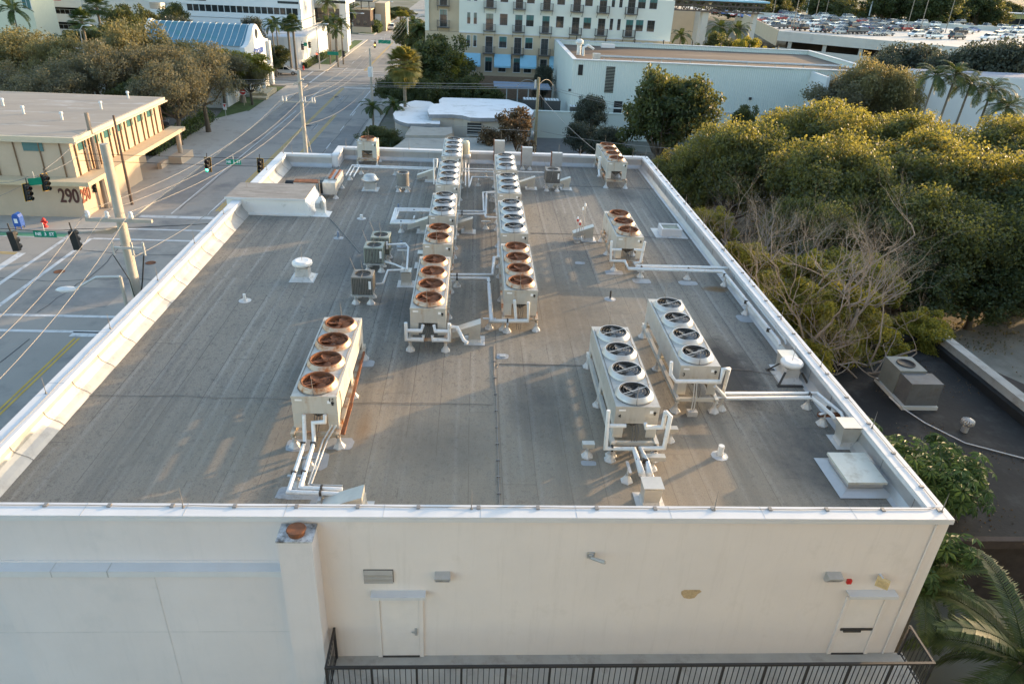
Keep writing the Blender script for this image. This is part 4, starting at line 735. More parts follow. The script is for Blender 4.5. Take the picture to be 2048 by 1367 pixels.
q = MB(); q.box(*(lambda p_: (p_.x-.11,p_.x+.11,p_.y-.1,p_.y+.1))(G(1005,712,ZR)), ZR+.006, ZR+.04); tag(q.build('roof_drain', M['steel']), 'small square drain cover on a patch in the middle of the roof', 'drain')
for lb, px, py, w_ in (('spare pipe stand with sheet metal saddle left of condenser 4',1174,912,.36),('spare pipe stand behind the right rear of condenser 4',1338,881,.4),('spare pipe stand with flat saddle before condenser 4',1302,938,.7)):
    p_ = G(px,py,ZR); t = thing('pipe_stand', lb, 'pipe stand', p_, 'spare pipe stands'); q = MB(); boot(q, p_.x, p_.y, ZR, .36, 0, 0, .04); q.build('post', M['boot'], t); q = MB(); q.box(p_.x-w_/2,p_.x+w_/2,p_.y-.1,p_.y+.1,ZR+.36,ZR+.50); q.build('saddle', M['sheet'], t)
p_ = G(1383,830,ZR); t = thing('conduit_block', 'concrete block holding thin conduits in front of condenser 3', 'block', p_); q = MB(); q.box(p_.x-.16,p_.x+.16,p_.y-.1,p_.y+.12,ZR+.004,ZR+.18); q.build('block', M['boot'], t)
for dx in (-.04,.04): q = MB(); q.tube([(p_.x+dx,p_.y,ZR+.18),(p_.x+dx+.05,p_.y+.15,ZR+.6),(p_.x+dx+.1,p_.y+.45,ZR+1.0)], .02, 6); q.build('conduit', M['steel'], t)
t = thing('rusty_support', 'rusty timber cross bar under the pipe bend at the right parapet', 'pipe support', G(1662,832,ZR)); q = MB(); p_ = G(1662,832,ZR+.3); q.box(p_.x-.45,p_.x+.5,p_.y-.06,p_.y+.06,ZR+.30,ZR+.42); q.build('cross_bar', M['rust'], t); q = MB(); boot(q, p_.x-.25, p_.y, ZR, .30, 0, 0, .035); q.build('post', M['boot'], t)
# cables on the membrane
q = MB(); z = ZR+.02
q.tube([G(x_,y_,z) for x_, y_ in ((90,787),(150,790),(205,790),(290,791),(360,790),(430,795),(505,795),(565,797),(583,798))], .008, 4); q.tube([G(x_,y_,z) for x_, y_ in ((705,806),(750,804),(800,806),(880,806),(960,808),(985,809))], .009, 4)
q.tube([G(x_,y_,z) for x_, y_ in ((988,690),(989,740),(993,800),(995,870),(997,940),(999,1015))], .014, 5); q.tube([G(x_,y_,z) for x_, y_ in ((993,735),(998,727),(1060,728),(1150,730),(1180,731))], .016, 4)
q.tube([G(x_,y_,z) for x_, y_ in ((660,437),(690,470),(720,505))], .02, 4); q.tube([G(x_,y_,z) for x_, y_ in ((1060,466),(1130,467),(1200,469),(1300,474),(1400,480),(1430,494))], .012, 4); q.tube([G(x_,y_,z) for x_, y_ in ((1130,371),(1200,374),(1300,377),(1345,385))], .012, 4); q.tube([G(x_,y_,z) for x_, y_ in ((1450,737),(1500,740),(1552,750))], .012, 4)
for k in range(9): p_ = G(989+k*1.1, 722+k*33, z); q.box(p_.x-.05,p_.x+.05,p_.y-.02,p_.y+.02,ZR+.004,ZR+.045)
tag(q.build('roof_cable', M['wire']), 'thin dark cables and conduit running over the roof membrane', 'cable')
t = thing('rusty_brace', 'rusted diagonal angle irons under the right side of condenser 16', 'brace', (-3.6,18.5,ZR)); q = MB(); q.bar((-3.68,17.55,ZR+.42),(-3.72,22.2,ZR+.60),.07,.07); q.bar((-3.70,17.5,ZR+.45),(-3.55,18.4,ZR+.95),.10,.04); q.build('angle_iron', M['rust'], t)
# ================================================================ the town around
M['bw'] = mat('town_white', (.60,.62,.62), .8, var=.04, scale=.3, dirt=(.5,.52,.53), dirt_amt=.15, dscale=.3)
M['tan'] = mat('tan_render', (.50,.40,.28), .85, var=.06, scale=.4); M['aptw'] = mat('apartment_offwhite', (.66,.67,.60), .85, var=.03, scale=.4); M['brick'] = mat('brown_brick', (.27,.185,.125), .9, var=.2, scale=2.5, stretch=(1,1,4))
M['cream290'] = mat('block_cream', (.52,.405,.295), .85, var=.06, scale=.8); M['flatroof'] = mat('patched_flat_roof', (.33,.285,.235), .9, var=.12, scale=.3, world=True, dirt=(.52,.50,.48), dirt_amt=.2, dscale=.35, stretch=(.5,2,1))
M['bronze'] = mat('bronze_strip', (.20,.125,.07), .6); M['pale'] = mat('pale_green_wall', (.59,.64,.58), .7, var=.03, scale=.2); M['brownroof'] = mat('brown_gravel_roof', (.135,.10,.075), .95, var=.25, scale=.12, world=True, dirt=(.24,.19,.14), dirt_amt=.4, dscale=.08, stretch=(.35,1.6,1))
M['awn'] = mat('awning_blue', (.26,.49,.62), .7, var=.04); M['bluroof'] = mat('standing_seam_blue', (.09,.21,.27), .45, metal=.1, var=.1, scale=.4, dirt=(.06,.22,.2), dirt_amt=.2, dscale=.3)
M['deckconc'] = mat('deck_concrete', (.50,.485,.44), .85, var=.07, scale=.2, world=True, dirt=(.4,.38,.35), dirt_amt=.25, dscale=.3); M['greywall'] = mat('grey_green_wall', (.48,.49,.46), .8, var=.06)
def corrug(name, col):
    m = mat(name, col, .6, var=.03, scale=.3); N = m.node_tree.nodes; L = m.node_tree.links; g_ = N.new('ShaderNodeNewGeometry'); w_ = N.new('ShaderNodeTexWave'); w_.bands_direction = 'X'; w_.inputs['Scale'].default_value = 1.1
    L.new(g_.outputs['Position'], w_.inputs['Vector']); b_ = N.new('ShaderNodeBump'); b_.inputs['Strength'].default_value = .5; b_.inputs['Distance'].default_value = .06; L.new(w_.outputs['Fac'], b_.inputs['Height']); L.new(b_.outputs[0], N['Principled BSDF'].inputs['Normal']); return m
M['corr'] = corrug('ribbed_cladding', (.60,.645,.60))
# --- 290 corner building
xb, yb, xl, yf = -32.15, 59.06, -82, 77.0
t = thing('corner_building', 'two storey cream corner building with the number 290 and a flat patched roof', 'building', (xb, yb, 0))
q = MB(); q.box(xl,xb,yb,70.5,0,3.15); q.box(xl,xb-2.2,70.5,yf,0,3.15); q.box(xl,xb,yb+.02,yf,3.15,6.3); q.build('wall', M['cream290'], t)
q = MB(); q.box(xl-1,xb+.75,yb-.35,yf+.7,6.3,6.42); q.box(xl-1,xb+.6,yb-.22,yf+.55,6.42,6.72); q.build('roof_fascia', mat('fascia_cream', (.60,.50,.36), .8, var=.05), t)
q = MB(); q.box(xl-1,xb+.35,yb+.1,yf+.3,6.5,6.735); q.build('roof', M['flatroof'], t)
q = MB(); q.box(xl,xb+1.5,yb-1.35,yb-.001,3.15,3.5); q.box(xb+.001,xb+1.5,yb,yf+2.2,3.15,3.5); q.build('canopy', mat('canopy_cream', (.55,.44,.29), .85, var=.08), t)
for k in range(7):
    y = yb+1.2+k*2.3; q = MB(); q.box(xb+.001,xb+.03,y,y+1.25,5.35,6.2); o = q.build('window', M['tealglass'], t)
q = MB()
for k in range(8):
    for dy in (.6,1.95): y = yb+k*2.3+dy; q = MB(); q.box(xb+.002,xb+.12,y,y+.09,3.51,6.29); q.build('vertical_strip', M['bronze'], t)
for k in range(9):
    for dx in (.4,2.0): x = xb-.4-k*3.55-dx; q = MB(); q.box(x,x+.07,yb-.08,yb-.001,3.51,6.29); q.build('vertical_strip', M['bronze'], t)
for k in range(8): x = xb-3.6-k*3.55; q = MB(); q.box(x,x+1.55,yb-.05,yb-.0015,5.55,6.25); q.build('window', M['tealglass'], t)
text('number_sign', '290', 1.62, mat('maroon_letters', (.085,.035,.03), .7), t, FY(138,393,yb-.03), (R(90),0,0), .03, .025, .66)
text('number_sign', '290', 1.55, mat('maroon_letters_side', (.22,.075,.045), .7), t, (xb+.03, FX(171,390,xb).y, FX(171,390,xb).z), (R(90),0,R(90)), .03, .025, .66)
q = MB(); q.cyl((xb+.9,yf+1.4,0),(xb+.9,yf+1.4,3.149),.25,.25,14); q.build('column', M['cream290'], t); q = MB(); q.box(xb+.3,xb+1.6,yf-.5,yf+3,0,.9); q.box(xb-.1,xb+.3,yf-2.5,yf-.5,0,.7); q.build('planter_wall', M['cream290'], t)
q = MB(); q.box(xb-2.19,xb-2.15,71,73,.2,2.8); q.build('door', M['glass'], t)
for i, (px, py, l) in enumerate(((125,240,'small white roof vent pipe near the middle of the roof marked by 290'),(48,228,'small roof vent pipe toward the left on the 290 roof'),(203,218,'small roof vent beyond the middle on the 290 roof'),(7,212,'small roof vent near the far left edge of the 290 roof'),(257,197,'small white box vent at the far right corner of the 290 roof'))):
    p_ = G(px,py,6.74); q = MB(); q.cyl(p_, p_+Vector((0,0,.55)), .1, .1, 8); q.cyl(p_+Vector((0,0,.55)), p_+Vector((0,0,.7)), .18, .12, 8); tag(q.build('roof_vent', M['bw']), l, 'roof vent')
# --- bank with blue barrel gable
X = -34.5; t = thing('bank_building', 'white bank with blue ribbed roof and round topped gable facing the road', 'building', (X,122,0))
prof = [(116.6,0),(116.6,7.2),(118.4,7.35),(119.6,7.8),(121,8.75),(122.4,9.65),(123.6,9.95),(124.6,9.7),(126,8.8),(127.4,7.7),(128.8,7.35),(130.2,7.2),(130.2,0)]
q = MB(); q.ext([(X,y,z) for y, z in prof], (-.7,0,0)); q.box(X-16,X-.701,118.6,128.6,0,7.2); q.box(X-26,X-.702,108,118.59,0,6.1); q.build('wall', M['bw'], t)
q = MB(); sl = [(118.2,7.2),(120,8.0),(122,9.1),(123.2,9.75),(123.8,9.85),(124.6,9.6),(126,8.7),(128.8,7.25)]
for (ya,za),(yb_,zb_) in zip(sl, sl[1:]): q.face([(X-.71,ya,za),(X-15.6,ya,za),(X-15.6,yb_,zb_),(X-.71,yb_,zb_)])
for k in range(16):
    x = X-1.1-k*.95
    for (ya,za),(yb_,zb_) in zip(sl, sl[1:]): q.bar((x,ya,za+.02),(x,yb_,zb_+.02),.05,.06,1)
q.box(X-16.1,X-15.6,118.2,128.8,7.2,7.3,1); q.ext([(X-15.6,y,z+.25) for y, z in sl]+[(X-15.6,128.8,7.2),(X-15.6,118.2,7.2)], (-.5,0,0), 1)
q.build('roof', [M['bluroof'], M['bw']], t)
q = MB(); q.box(X-25.6,X-1,108.4,118.2,6.11,6.16); q.build('flat_roof', mat('bank_flat_roof', (.36,.36,.37), .9), t)
q = MB(); q.cyl((X+.02,123.6,8.55),(X+.05,123.6,8.55),.7,.7,20); q.build('round_window', M['glass'], t)
q = MB(); q.cyl((X+.02,122.6,4.1),(X+.05,122.6,4.1),.9,.9,20); q.box(X+.02,X+.06,121.6,126,1,3.6); q.build('entrance_glass', M['glass'], t)
q = MB(); q.box(X+.002,X+.55,128.6,129.6,.2,7.0); q.build('side_pier', M['bw'], t)
q = MB(); q.cyl((X+.9,121.2,.8),(X+.9,121.2,3.7),.38,.34,14); q.cyl((X+.9,118.2,.8),(X+.9,118.2,3.7),.38,.34,14); q.box(X+.3,X+1.5,117,125,3.7,4.0); q.build('column', M['bw'], t)
q = MB(); q.box(X+.001,X+2.6,116.4,122.4,0,.8); q.box(X+.5,X+2.9,114.6,116.4,0,.45); q.build('entrance_steps', mat('sand_steps', (.50,.42,.28), .9), t)
text('sign_lettering', 'OCEAN', 1.15, M['blue'], t, (X+.04,FX(519,102,X).y,FX(519,102,X).z), (R(90),0,R(90)), .04, .03)
q = MB(); q.lathe((0,0,0), [(.62,0),(.62,.06),(.36,.06),(.36,0)], 20); T = Matrix.Translation((X+.03,FX(510,105,X).y,FX(510,105,X).z)) @ Matrix.Rotation(R(90),4,'Y'); q.v = [tuple(T @ Vector(v)) for v in q.v]; q.build('round_logo', M['blue'], t)
t2 = thing('rooftop_condenser_small', 'dark rooftop unit on the flat roof of the bank', 'air conditioner', (-46,112,6.16)); q = MB(); q.box(-47,-45,111,112.6,6.5,7.9); q.build('casing', M['coil'], t2); q = MB(); q.box(-48,-44.4,110.8,112.8,6.2,6.45); q.build('base', M['bw'], t2)
# --- parking podium with rounded corner and office block behind
t = thing('office_building', 'white office block with a dark ribbon of windows above a curved podium wall', 'building', (-45,150,0))
arc = [(-36.5+3.2*math.cos(R(a)), 152.2+3.2*math.sin(R(a))) for a in range(-90,1,15)]
q = MB(); q.prism([(-64,149)]+arc+[(-33.3,178),(-64,178)], 0, 5.6); q.build('podium_wall', M['bw'], t)
q = MB(); q.prism([(-63.5,149.5)]+[(p_[0]-.4,p_[1]+.4) for p_ in arc]+[(-33.7,177.6),(-63.5,177.6)], 5.6, 5.64); q.build('podium_roof', mat('podium_deck', (.42,.46,.5), .8), t)
yo = 163; zz = lambda x, y: FY(x,y,yo).z
xa, xc = FY(330,20,yo).x, FY(602,30,yo).x; wa, wb = FY(374,20,yo).x, FY(597,30,yo).x
q = MB(); q.box(xa,xc,yo,yo+14,5.7,zz(480,14)-2.2); q.build('lower_wall', M['bw'], t)
zb_, zt = zz(480,26), zz(480,12.5)
q = MB(); q.box(xa-3,xc,yo,yo+14,zt,zt+6.5); q.box(xa,xc,yo+.4,yo+14,zb_-.9,zt-.001); q.box(xa-3,xc+.1,yo-.15,yo+.39,zb_-1.0,zb_); q.build('wall', M['bw'], t)
for k in range(18):
    w0 = wa+(wb-wa)*k/18; w1 = wa+(wb-wa)*(k+1)/18-.22; q = MB(); q.box(w0,w1,yo+.3,yo+.399,zb_+.001,zt-.001); q.build('window', M['glass'], t)
q = MB(); q.box(FY(555,4,yo).x,FY(597,6,yo).x,yo-.04,yo-.001,zz(575,8),zz(575,3)); q.box(FY(370,2,yo).x,FY(412,2,yo).x,yo-.04,yo-.001,zz(390,1),zz(390,-6)); q.build('upper_window', M['glass'], t)
q = MB()
for k in range(14): x = -63+k*2.1; q.cyl((x,149.7,5.64),(x,149.7,6.6),.03,.03,5)
q.tube([(-63,149.7,6.6),(-37,149.7,6.6),(-33.9,152,6.6),(-33.9,177,6.6)],.04,5); q.tube([(-63,149.7,6.15),(-37,149.7,6.15),(-33.9,152,6.15),(-33.9,177,6.15)],.03,5); q.build('deck_railing', M['steel'], t)
yp = 178; x0, x1 = FY(600,25,yp).x, FY(692,25,yp).x
q = MB(); q.box(x0,x1,yp,yp+14,zz(640,12)-.5,zz(640,12)+7); q.box(x1-1.4,x1,yp,yp+1.5,0,zz(640,12)-.5); q.box(x0,x1-1.5,yp+3,yp+14,0,zz(640,12)-.5); q.build('wing_wall', M['bw'], t)
q = MB(); q.box(x0+5,x1+.04,yp-.04,yp-.001,FY(650,6,yp).z,FY(650,1,yp).z); q.box(x0,x1-2,yp+2.9,yp+2.999,5.8,FY(640,18,yp).z); q.build('wing_window', M['glass'], t)
# --- parking garage, left
yg = 168; z_ = lambda y: FY(120,y,yg).z; ga, gb, gc = FY(55,30,yg).x, FY(168,30,yg).x, FY(300,20,yg).x
t = thing('parking_garage', 'white parking garage with dark open levels behind the trees', 'building', ((ga+gb)/2,yg,0)); q = MB()
for a, b_ in ((-20,14.5),(28,44),(58,71.5),(82,94)): q.box(ga,gb,yg,yg+.4,z_(b_),z_(a))
q.box(ga,gb,yg+.41,yg+22,z_(13),z_(12)); q.box(gb+.001,gc,yg+.2,yg+22,0,z_(-16)); q.build('spandrel', M['bw'], t)
q = MB()
for x in (FY(86,30,yg).x, gb-.4): q.box(x-.5,x+.38,yg+.02,yg+.39,0,z_(-10))
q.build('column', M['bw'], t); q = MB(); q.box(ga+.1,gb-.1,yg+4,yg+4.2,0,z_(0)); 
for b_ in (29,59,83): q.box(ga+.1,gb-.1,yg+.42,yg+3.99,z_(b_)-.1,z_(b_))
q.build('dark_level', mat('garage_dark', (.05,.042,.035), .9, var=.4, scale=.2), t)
q = MB()
for b_ in (28,58,82):
    q.box(ga,gb,yg+.1,yg+.14,z_(b_)+.85,z_(b_)+.9)
    for k in range(12): q.box(ga+k*(gb-ga)/12,ga+k*(gb-ga)/12+.06,yg+.1,yg+.14,z_(b_),z_(b_)+.85)
q.build('guard_rail', M['steel'], t)
q = MB(); q.box(FY(163,33,yg).x+.6,FY(182,30,yg).x,yg+.1,yg+.19,z_(26),z_(16)); q.build('side_opening', M['dark'], t)
q = MB(); q.box(FY(100,2,yg).x,FY(122,2,yg).x,yg-.03,yg-.001,z_(1.5),z_(-1)); tag(q.build('red_banner', M['red']), 'red strip banner on the top level of the white garage', 'banner')
yq = 150; t = thing('pale_yellow_building', 'pale yellow building with a teal window at the far left', 'building', (-92,yq,0)); xr = FY(70,40,yq).x
q = MB(); q.box(xr-30,xr,yq,yq+8,0,22); q.build('wall', mat('pale_yellow', (.60,.60,.46), .85, var=.04), t)
p_ = FY(53,7,yq); q = MB(); q.box(p_.x-.8,p_.x+.8,yq-.06,yq-.001,p_.z-1,p_.z+1.6); o = q.build('window', M['coping'], t); q = MB(); q.box(p_.x-.7,p_.x-.05,yq-.08,yq-.061,p_.z-.9,p_.z+1.5); q.box(p_.x+.05,p_.x+.7,yq-.08,yq-.061,p_.z-.9,p_.z+1.5); q.build('pane', M['tealglass'], o)
# --- brick corner building up the road
yk_ = 224; x0, x1 = FY(706,40,yk_).x, FY(741,40,yk_).x; zt = FY(720,20,yk_).z
t = thing('brick_shop', 'dark brick building with an open pergola roof up the road', 'building', (x0,yk_,0)); q = MB(); q.box(x0,x1,yk_,yk_+12,.0,zt); q.build('wall', mat('dark_brick', (.12,.085,.065), .9, var=.2, scale=1.5), t)
q = MB(); q.box(x0-.3,x1+.3,yk_-.3,yk_+.02,0,1.6); q.box(x0-.2,x1+.3,yk_-.2,yk_+12,zt,zt+.3); q.build('base_and_cap', M['tan'], t)
q = MB()
for x in (x0+.3,(x0+x1)/2,x1-.3): q.box(x-.12,x+.12,yk_+.3,yk_+.5,zt+.3,zt+2.2)
q.box(x0-1,x1+1,yk_-1,yk_+9,zt+2.2,zt+2.5); q.build('pergola', M['clamp'], t)
for k in range(3): q = MB(); x = x0+.9+k*2.0; q.box(x,x+1.0,yk_-.05,yk_-.001,2.1,3.3); q.build('window', M['glass'], t)
q = MB(); q.box(x1+.4,x1+3.4,yk_+8,yk_+20,0,zt+1.5); q.build('rear_wall', M['tan'], t)
# --- apartment block
Y = 125.0; t = thing('apartment_building', 'off white and tan apartment block with iron balconies and blue awnings', 'building', (10,Y,0))
AL, AR, AT = -8.18, 31.5, 15.9
q = MB(); q.box(-2.79,AR,Y,Y+14,9.98,AT); q.box(AL,-7.54,Y-.02,Y+14,9.98,AT); q.build('upper_wall', M['aptw'], t)
q = MB(); q.box(AL,-7.54,Y,Y+14,3.5,9.97); q.box(-7.539,-2.791,Y+.25,Y+14,9.98,AT); q.box(-7.539,AR,Y,Y+14,3.5,9.94); q.build('tan_wall', M['tan'], t); q = MB(); q.box(AL-.03,AR+.03,Y-.06,Y+14.04,0,3.5); q.build('brick_base', M['brick'], t)
q = MB(); q.box(-2.79,AR+.03,Y-.09,Y-.001,9.86,10.05); q.build('string_course', M['coping'], t)
def awin(x, z0, z1, w_, door=False, y=Y):
    f = MB(); f.box(x-w_/2-.07,x+w_/2+.07,y-.05,y-.001,z0-.1,z0); f.box(x-w_/2-.06,x-w_/2,y-.04,y-.001,z0,z1+.06); f.box(x+w_/2,x+w_/2+.06,y-.04,y-.001,z0,z1+.06); f.box(x-w_/2,x+w_/2,y-.04,y-.001,z1,z1+.06)
    o = f.build('balcony_door' if door else 'window', M['coping'], t)
    p = MB(); p.box(x-w_/2,x+w_/2,y-.02,y-.0015,z0,z1)
    p.box(x-.03,x+.03,y-.035,y-.021,z0,z1,1); zm_ = z0+(z1-z0)*(.68 if door else .52); p.box(x-w_/2,x+w_/2,y-.034,y-.0205,zm_-.05,zm_+.05,1); p.box(x-w_/2,x+w_/2,y-.03,y-.021,zm_+.06,z1,2 if random.random() < .55 else 0)
    p.build('pane', [M['glass'], M['clamp'], M['tealglass']], o)
def balc(x, z, y=Y):
    b = MB(); b.box(x-1.0,x+1.0,y-.95,y-.001,z-.10,z); 
    for xx in (-.9,.9): b.bar((x+xx,y-.8,z-.1),(x+xx,y-.05,z-.75),.06)
    b.box(x-1,x+1,y-.95,y-.90,z+.95,z+1.0); b.box(x-1,x-.95,y-.9,y-.001,z+.95,z+1.0); b.box(x+.95,x+1,y-.9,y-.001,z+.95,z+1.0)
    for k in range(17): xx = x-1+k*.122; b.box(xx,xx+.025,y-.94,y-.915,z,z+.95)
    for k in range(1,7):
        for xx in (-.985,.96): b.box(x+xx,x+xx+.025,y-.94+k*.14,y-.915+k*.14,z,z+.95)
    b.build('balcony', mat('balcony_iron', (.10,.095,.09), .6) if 'biron' not in M else M['biron'], t)
M['biron'] = mat('balcony_iron', (.095,.09,.085), .6)
random.seed(5)
DX, WX, NX = (2.07,6.72,11.07,15.87,20.05,24.58), (4.31,8.51,13.31,17.73,26.2,28.06), (-1.25,-.21,21.63,22.85)
for zf in (7.03,10.37,13.71):
    for x in DX: awin(x, zf, zf+2.45, 1.15, True); balc(x, zf-.02)
    for x in WX: awin(x, zf+.85, zf+2.5, 1.2)
    for x in NX: awin(x, zf+.85, zf+2.5, .5)
for zf in (10.6,13.7): awin(-5.27, zf, zf+2.5, 1.1, True, Y+.25); balc(-5.27, zf-.02, Y+.25)
for x in DX[:3]: awin(x, 4.2, 6.35, 1.1, True)
for x in WX[:3]+(-.6,):
    awin(x, 4.2, 6.6, 1.2); a = MB(); a.ext([(x-1.35,Y-.06,6.9),(x-1.35,Y-1.35,5.25),(x-1.35,Y-1.35,4.98),(x-1.35,Y-1.31,4.98),(x-1.35,Y-1.31,5.23),(x-1.35,Y-.061,6.84)], (2.7,0,0)); a.build('awning', M['awn'], t)
# --- pale ribbed warehouse
t = thing('warehouse', 'pale green ribbed warehouse with a wide brown flat roof', 'building', (30,98.6,0)); H = 9.5
q = MB(); q.box(12.6,54.4,98.6,99.0,0,H); q.box(12.6,13.0,99.0,123.5,0,H); q.box(54.0,54.4,99,123.5,0,H); q.box(13.0,54.0,123.1,123.5,0,H); q.build('wall', M['corr'], t)
q = MB(); q.box(44.2,44.6,93.5,98.59,0,9.3); q.build('wing_wall', M['bw'], t)
q = MB(); q.box(13.0,54.0,99.0,123.1,8.7,8.95); q.build('roof', M['brownroof'], t)
q = MB(); q.box(12.5,54.5,98.45,99.06,H,H+.12); q.box(12.5,13.1,99.07,122.99,H,H+.12); q.box(53.9,54.5,99.07,122.99,H,H+.12); q.box(12.5,54.5,123.0,123.6,H,H+.12); q.box(12.55,44.15,98.5,98.59,3.62,3.78); q.build('coping', M['bw'], t)
def wpt(px, py): p_ = FY(px,py,98.6); return p_.x, p_.z
(a0, b0), (a1, b1) = wpt(1208,185), wpt(1231,133); q = MB()
for k in range(18): z = b0+(b1-b0)*k/18; q.box(a0,a1,98.54,98.599,z,z+(b1-b0)/18*.7)
q.build('louver', M['black'], t); q = MB(); x, z = wpt(1161,140); q.box(x-.3,x+.3,98.54,98.599,z-.65,z+.65); x, z = wpt(1236,218); q.box(x-.6,x+.5,98.54,98.599,z-1.2,z+1.0); q.build('louver', M['black'], t)
q = MB(); x, z = wpt(1415,172); q.box(x-.5,x+.5,98.53,98.599,z-.9,z+.9); q.build('wall_panel', M['coping'], t)
for px, py in ((1139,180),(1312,147),(1500,197)): x, z = wpt(px,py); q = MB(); q.box(x-.15,x+.15,98.35,98.599,z-.15,z+.15); q.build('wall_lamp', M['clamp'], t)
q = MB(); p_ = G(1200,115,9.3); q.tube([(p_.x,p_.y,9.45),(50.5,p_.y,9.45),(53.5,p_.y-2.5,9.45)], .16, 8)
for k in range(9): q.box(p_.x+.5+k*4,p_.x+.62+k*4,p_.y-.06,p_.y+.06,8.95,9.35)
q.box(p_.x-1,p_.x,p_.y-.4,p_.y+.4,8.95,9.8); tag(q.build('roof_pipe', M['steel']), 'long grey duct pipe raised along the warehouse roof', 'pipe')
t2 = thing('roof_fan_cluster', 'pale goose necked vents at the left corner of the warehouse roof', 'roof vent', (16,103,8.95)); q = MB(); p_ = G(1157,110,9); q.cyl(p_, p_+Vector((0,0,1.5)), .3,.3,10); q.lathe(p_+Vector((0,0,1.4)), [(.3,0),(.55,.1),(.55,.5),(.3,.7),(0,.72)],12); q.tube([p_+Vector((.5,-1,0)),p_+Vector((.5,-1,1.1)),p_+Vector((1.1,-.8,1.4)),p_+Vector((2.0,-.6,.9))],.18,8); q.build('vent', M['bw'], t2); q = MB(); q.box(p_.x+4,p_.x+6,p_.y+5,p_.y+5.8,9.6,10.1); q.build('cowl', M['coping'], t2)
for k in range(8):
    x = 16+k*4.7; q = MB(); q.cyl((x,123.3,H+.12),(x,123.3,H+.7),.1,.1,6); tag(q.build('roof_stub', M['clamp']), 'short stub on the back edge of the warehouse roof, %s from the left' % ORD[k], 'roof vent', 'stubs on the warehouse roof edge')
q = MB(); q.box(7.4,26,96,96.3,0,3.35); q.box(7.4,26,95.9,96.4,3.35,3.47); tag(q.build('boundary_wall', M['pale']), 'long pale green boundary wall before the warehouse', 'wall')
for k, (px, py) in enumerate(((1062,208),(1105,208),(1152,212))):
    p_ = FY(px,py,99 if k == 2 else 101); t2 = thing('yard_condenser', 'dark yard condenser with pale top behind the pale green wall, %s from the left' % ORD[k], 'air conditioner', (p_.x,p_.y,0), 'condensers in the yard behind the wall'); q = MB(); q.box(p_.x-1.1,p_.x+1.1,p_.y,p_.y+1.8 if k < 2 else p_.y-.5+.0,2.0,3.9) if k < 2 else q.box(p_.x-.9,p_.x+.9,97,98.3,1.9,3.9); q.build('casing', M['coil'], t2)
    q = MB(); yy = (p_.y, p_.y+1.8) if k < 2 else (97,98.3); 
    for j in range(5): q.box(p_.x-1.0+j*.4,p_.x-.7+j*.4,yy[0]+.05,yy[1]-.05,3.901,3.96)
    q.build('top_grille', M['bw'], t2)
    q = MB(); q.box(p_.x-1,p_.x+1,yy[0]+.1,yy[1]-.1,0,1.99); q.build('plinth', M['greywall'], t2)
# --- low wavy white roofed building
t = thing('wavy_roof_building', 'low beige building with stepped white wavy edged roofs', 'building', (0,85,0))
zt = 4.25; top = [G(*p_, zt) for p_ in ((858,229),(880,229),(905,229),(925,231),(940,235),(960,236),(1000,236),(1040,236),(1062,232),(1068,222),(1050,208),(1015,199),(960,197),(885,195),(878,200),(879,207),(862,208),(855,221))]
q = MB(); q.prism([(p_.x,p_.y) for p_ in top], zt-.42, zt, 1, 0); q.build('upper_roof', [mat('white_roof_coat', (.74,.74,.74), .7, var=.04, scale=.3, world=True, dirt=(.5,.49,.46), dirt_amt=.32, dscale=.5), mat('grey_fascia', (.24,.25,.265), .7)], t)
z2 = 3.5; low = [G(*p_, z2) for p_ in ((790,238),(800,243),(815,247),(880,248),(881,215),(860,203),(830,201),(800,208),(786,228))]
q = MB(); q.prism([(p_.x,p_.y) for p_ in low], z2-.4, z2, 1, 0); q.build('lower_roof', [bpy.data.materials['white_roof_coat'], bpy.data.materials['grey_fascia']], t)
cx = sum(p_.x for p_ in top)/len(top); cy_ = sum(p_.y for p_ in top)/len(top); q = MB(); q.prism([(cx+(p_.x-cx)*.93, cy_+(p_.y-cy_)*.93) for p_ in top], 0, zt-.421); cx = sum(p_.x for p_ in low)/len(low); cy_ = sum(p_.y for p_ in low)/len(low); q.prism([(cx+(p_.x-cx)*.92, cy_+(p_.y-cy_)*.92) for p_ in low], 0, z2-.401); q.build('wall', mat('beige_wall', (.46,.42,.36), .85, var=.05), t)
p_ = FY(948,243,86.2); q = MB(); a, b_ = G(935,236,zt-.3), G(963,236,zt-.3); yy = min(v.y for v in top)+.18; q.box(a.x,b_.x,yy,yy+.3,2.3,3.6); o = q.build('window', M['glass'], t); q = MB()
for k in range(4): q.box(a.x,b_.x,yy-.03,yy-.001,2.4+k*.3,2.45+k*.3)
q.box(a.x-.1,b_.x+.1,yy-.1,yy-.002,2.15,2.29); q.build('louvre_slats', M['greywall'], o)
t = thing('grey_roof_annex', 'low annex with worn grey flat roof just beyond the far parapet', 'building', (0,75,0)); z3 = 3.0
poly = [G(*p_, z3) for p_ in ((700,345),(795,290),(812,276),(880,276),(960,276),(1005,279),(1025,286),(1030,300),(1060,345))]
q = MB(); q.prism([(p_.x,p_.y) for p_ in poly], 0, z3); q.build('wall', M['greywall'], t); q = MB(); q.prism([(p_.x,p_.y) for p_ in poly], z3+.002, z3+.03); q.build('roof', mat('worn_grey_roof', (.31,.30,.265), .9, var=.12, scale=.5, world=True, dirt=(.2,.2,.18), dirt_amt=.3, dscale=.6), t)
q = MB(); a = [G(*p_, 3.3) for p_ in ((810,270),(822,252),(860,255),(904,254),(905,266),(890,271))]; q.prism([(p_.x,p_.y) for p_ in a], 2.4, 3.3); q.build('raised_roof', bpy.data.materials['worn_grey_roof'], t)
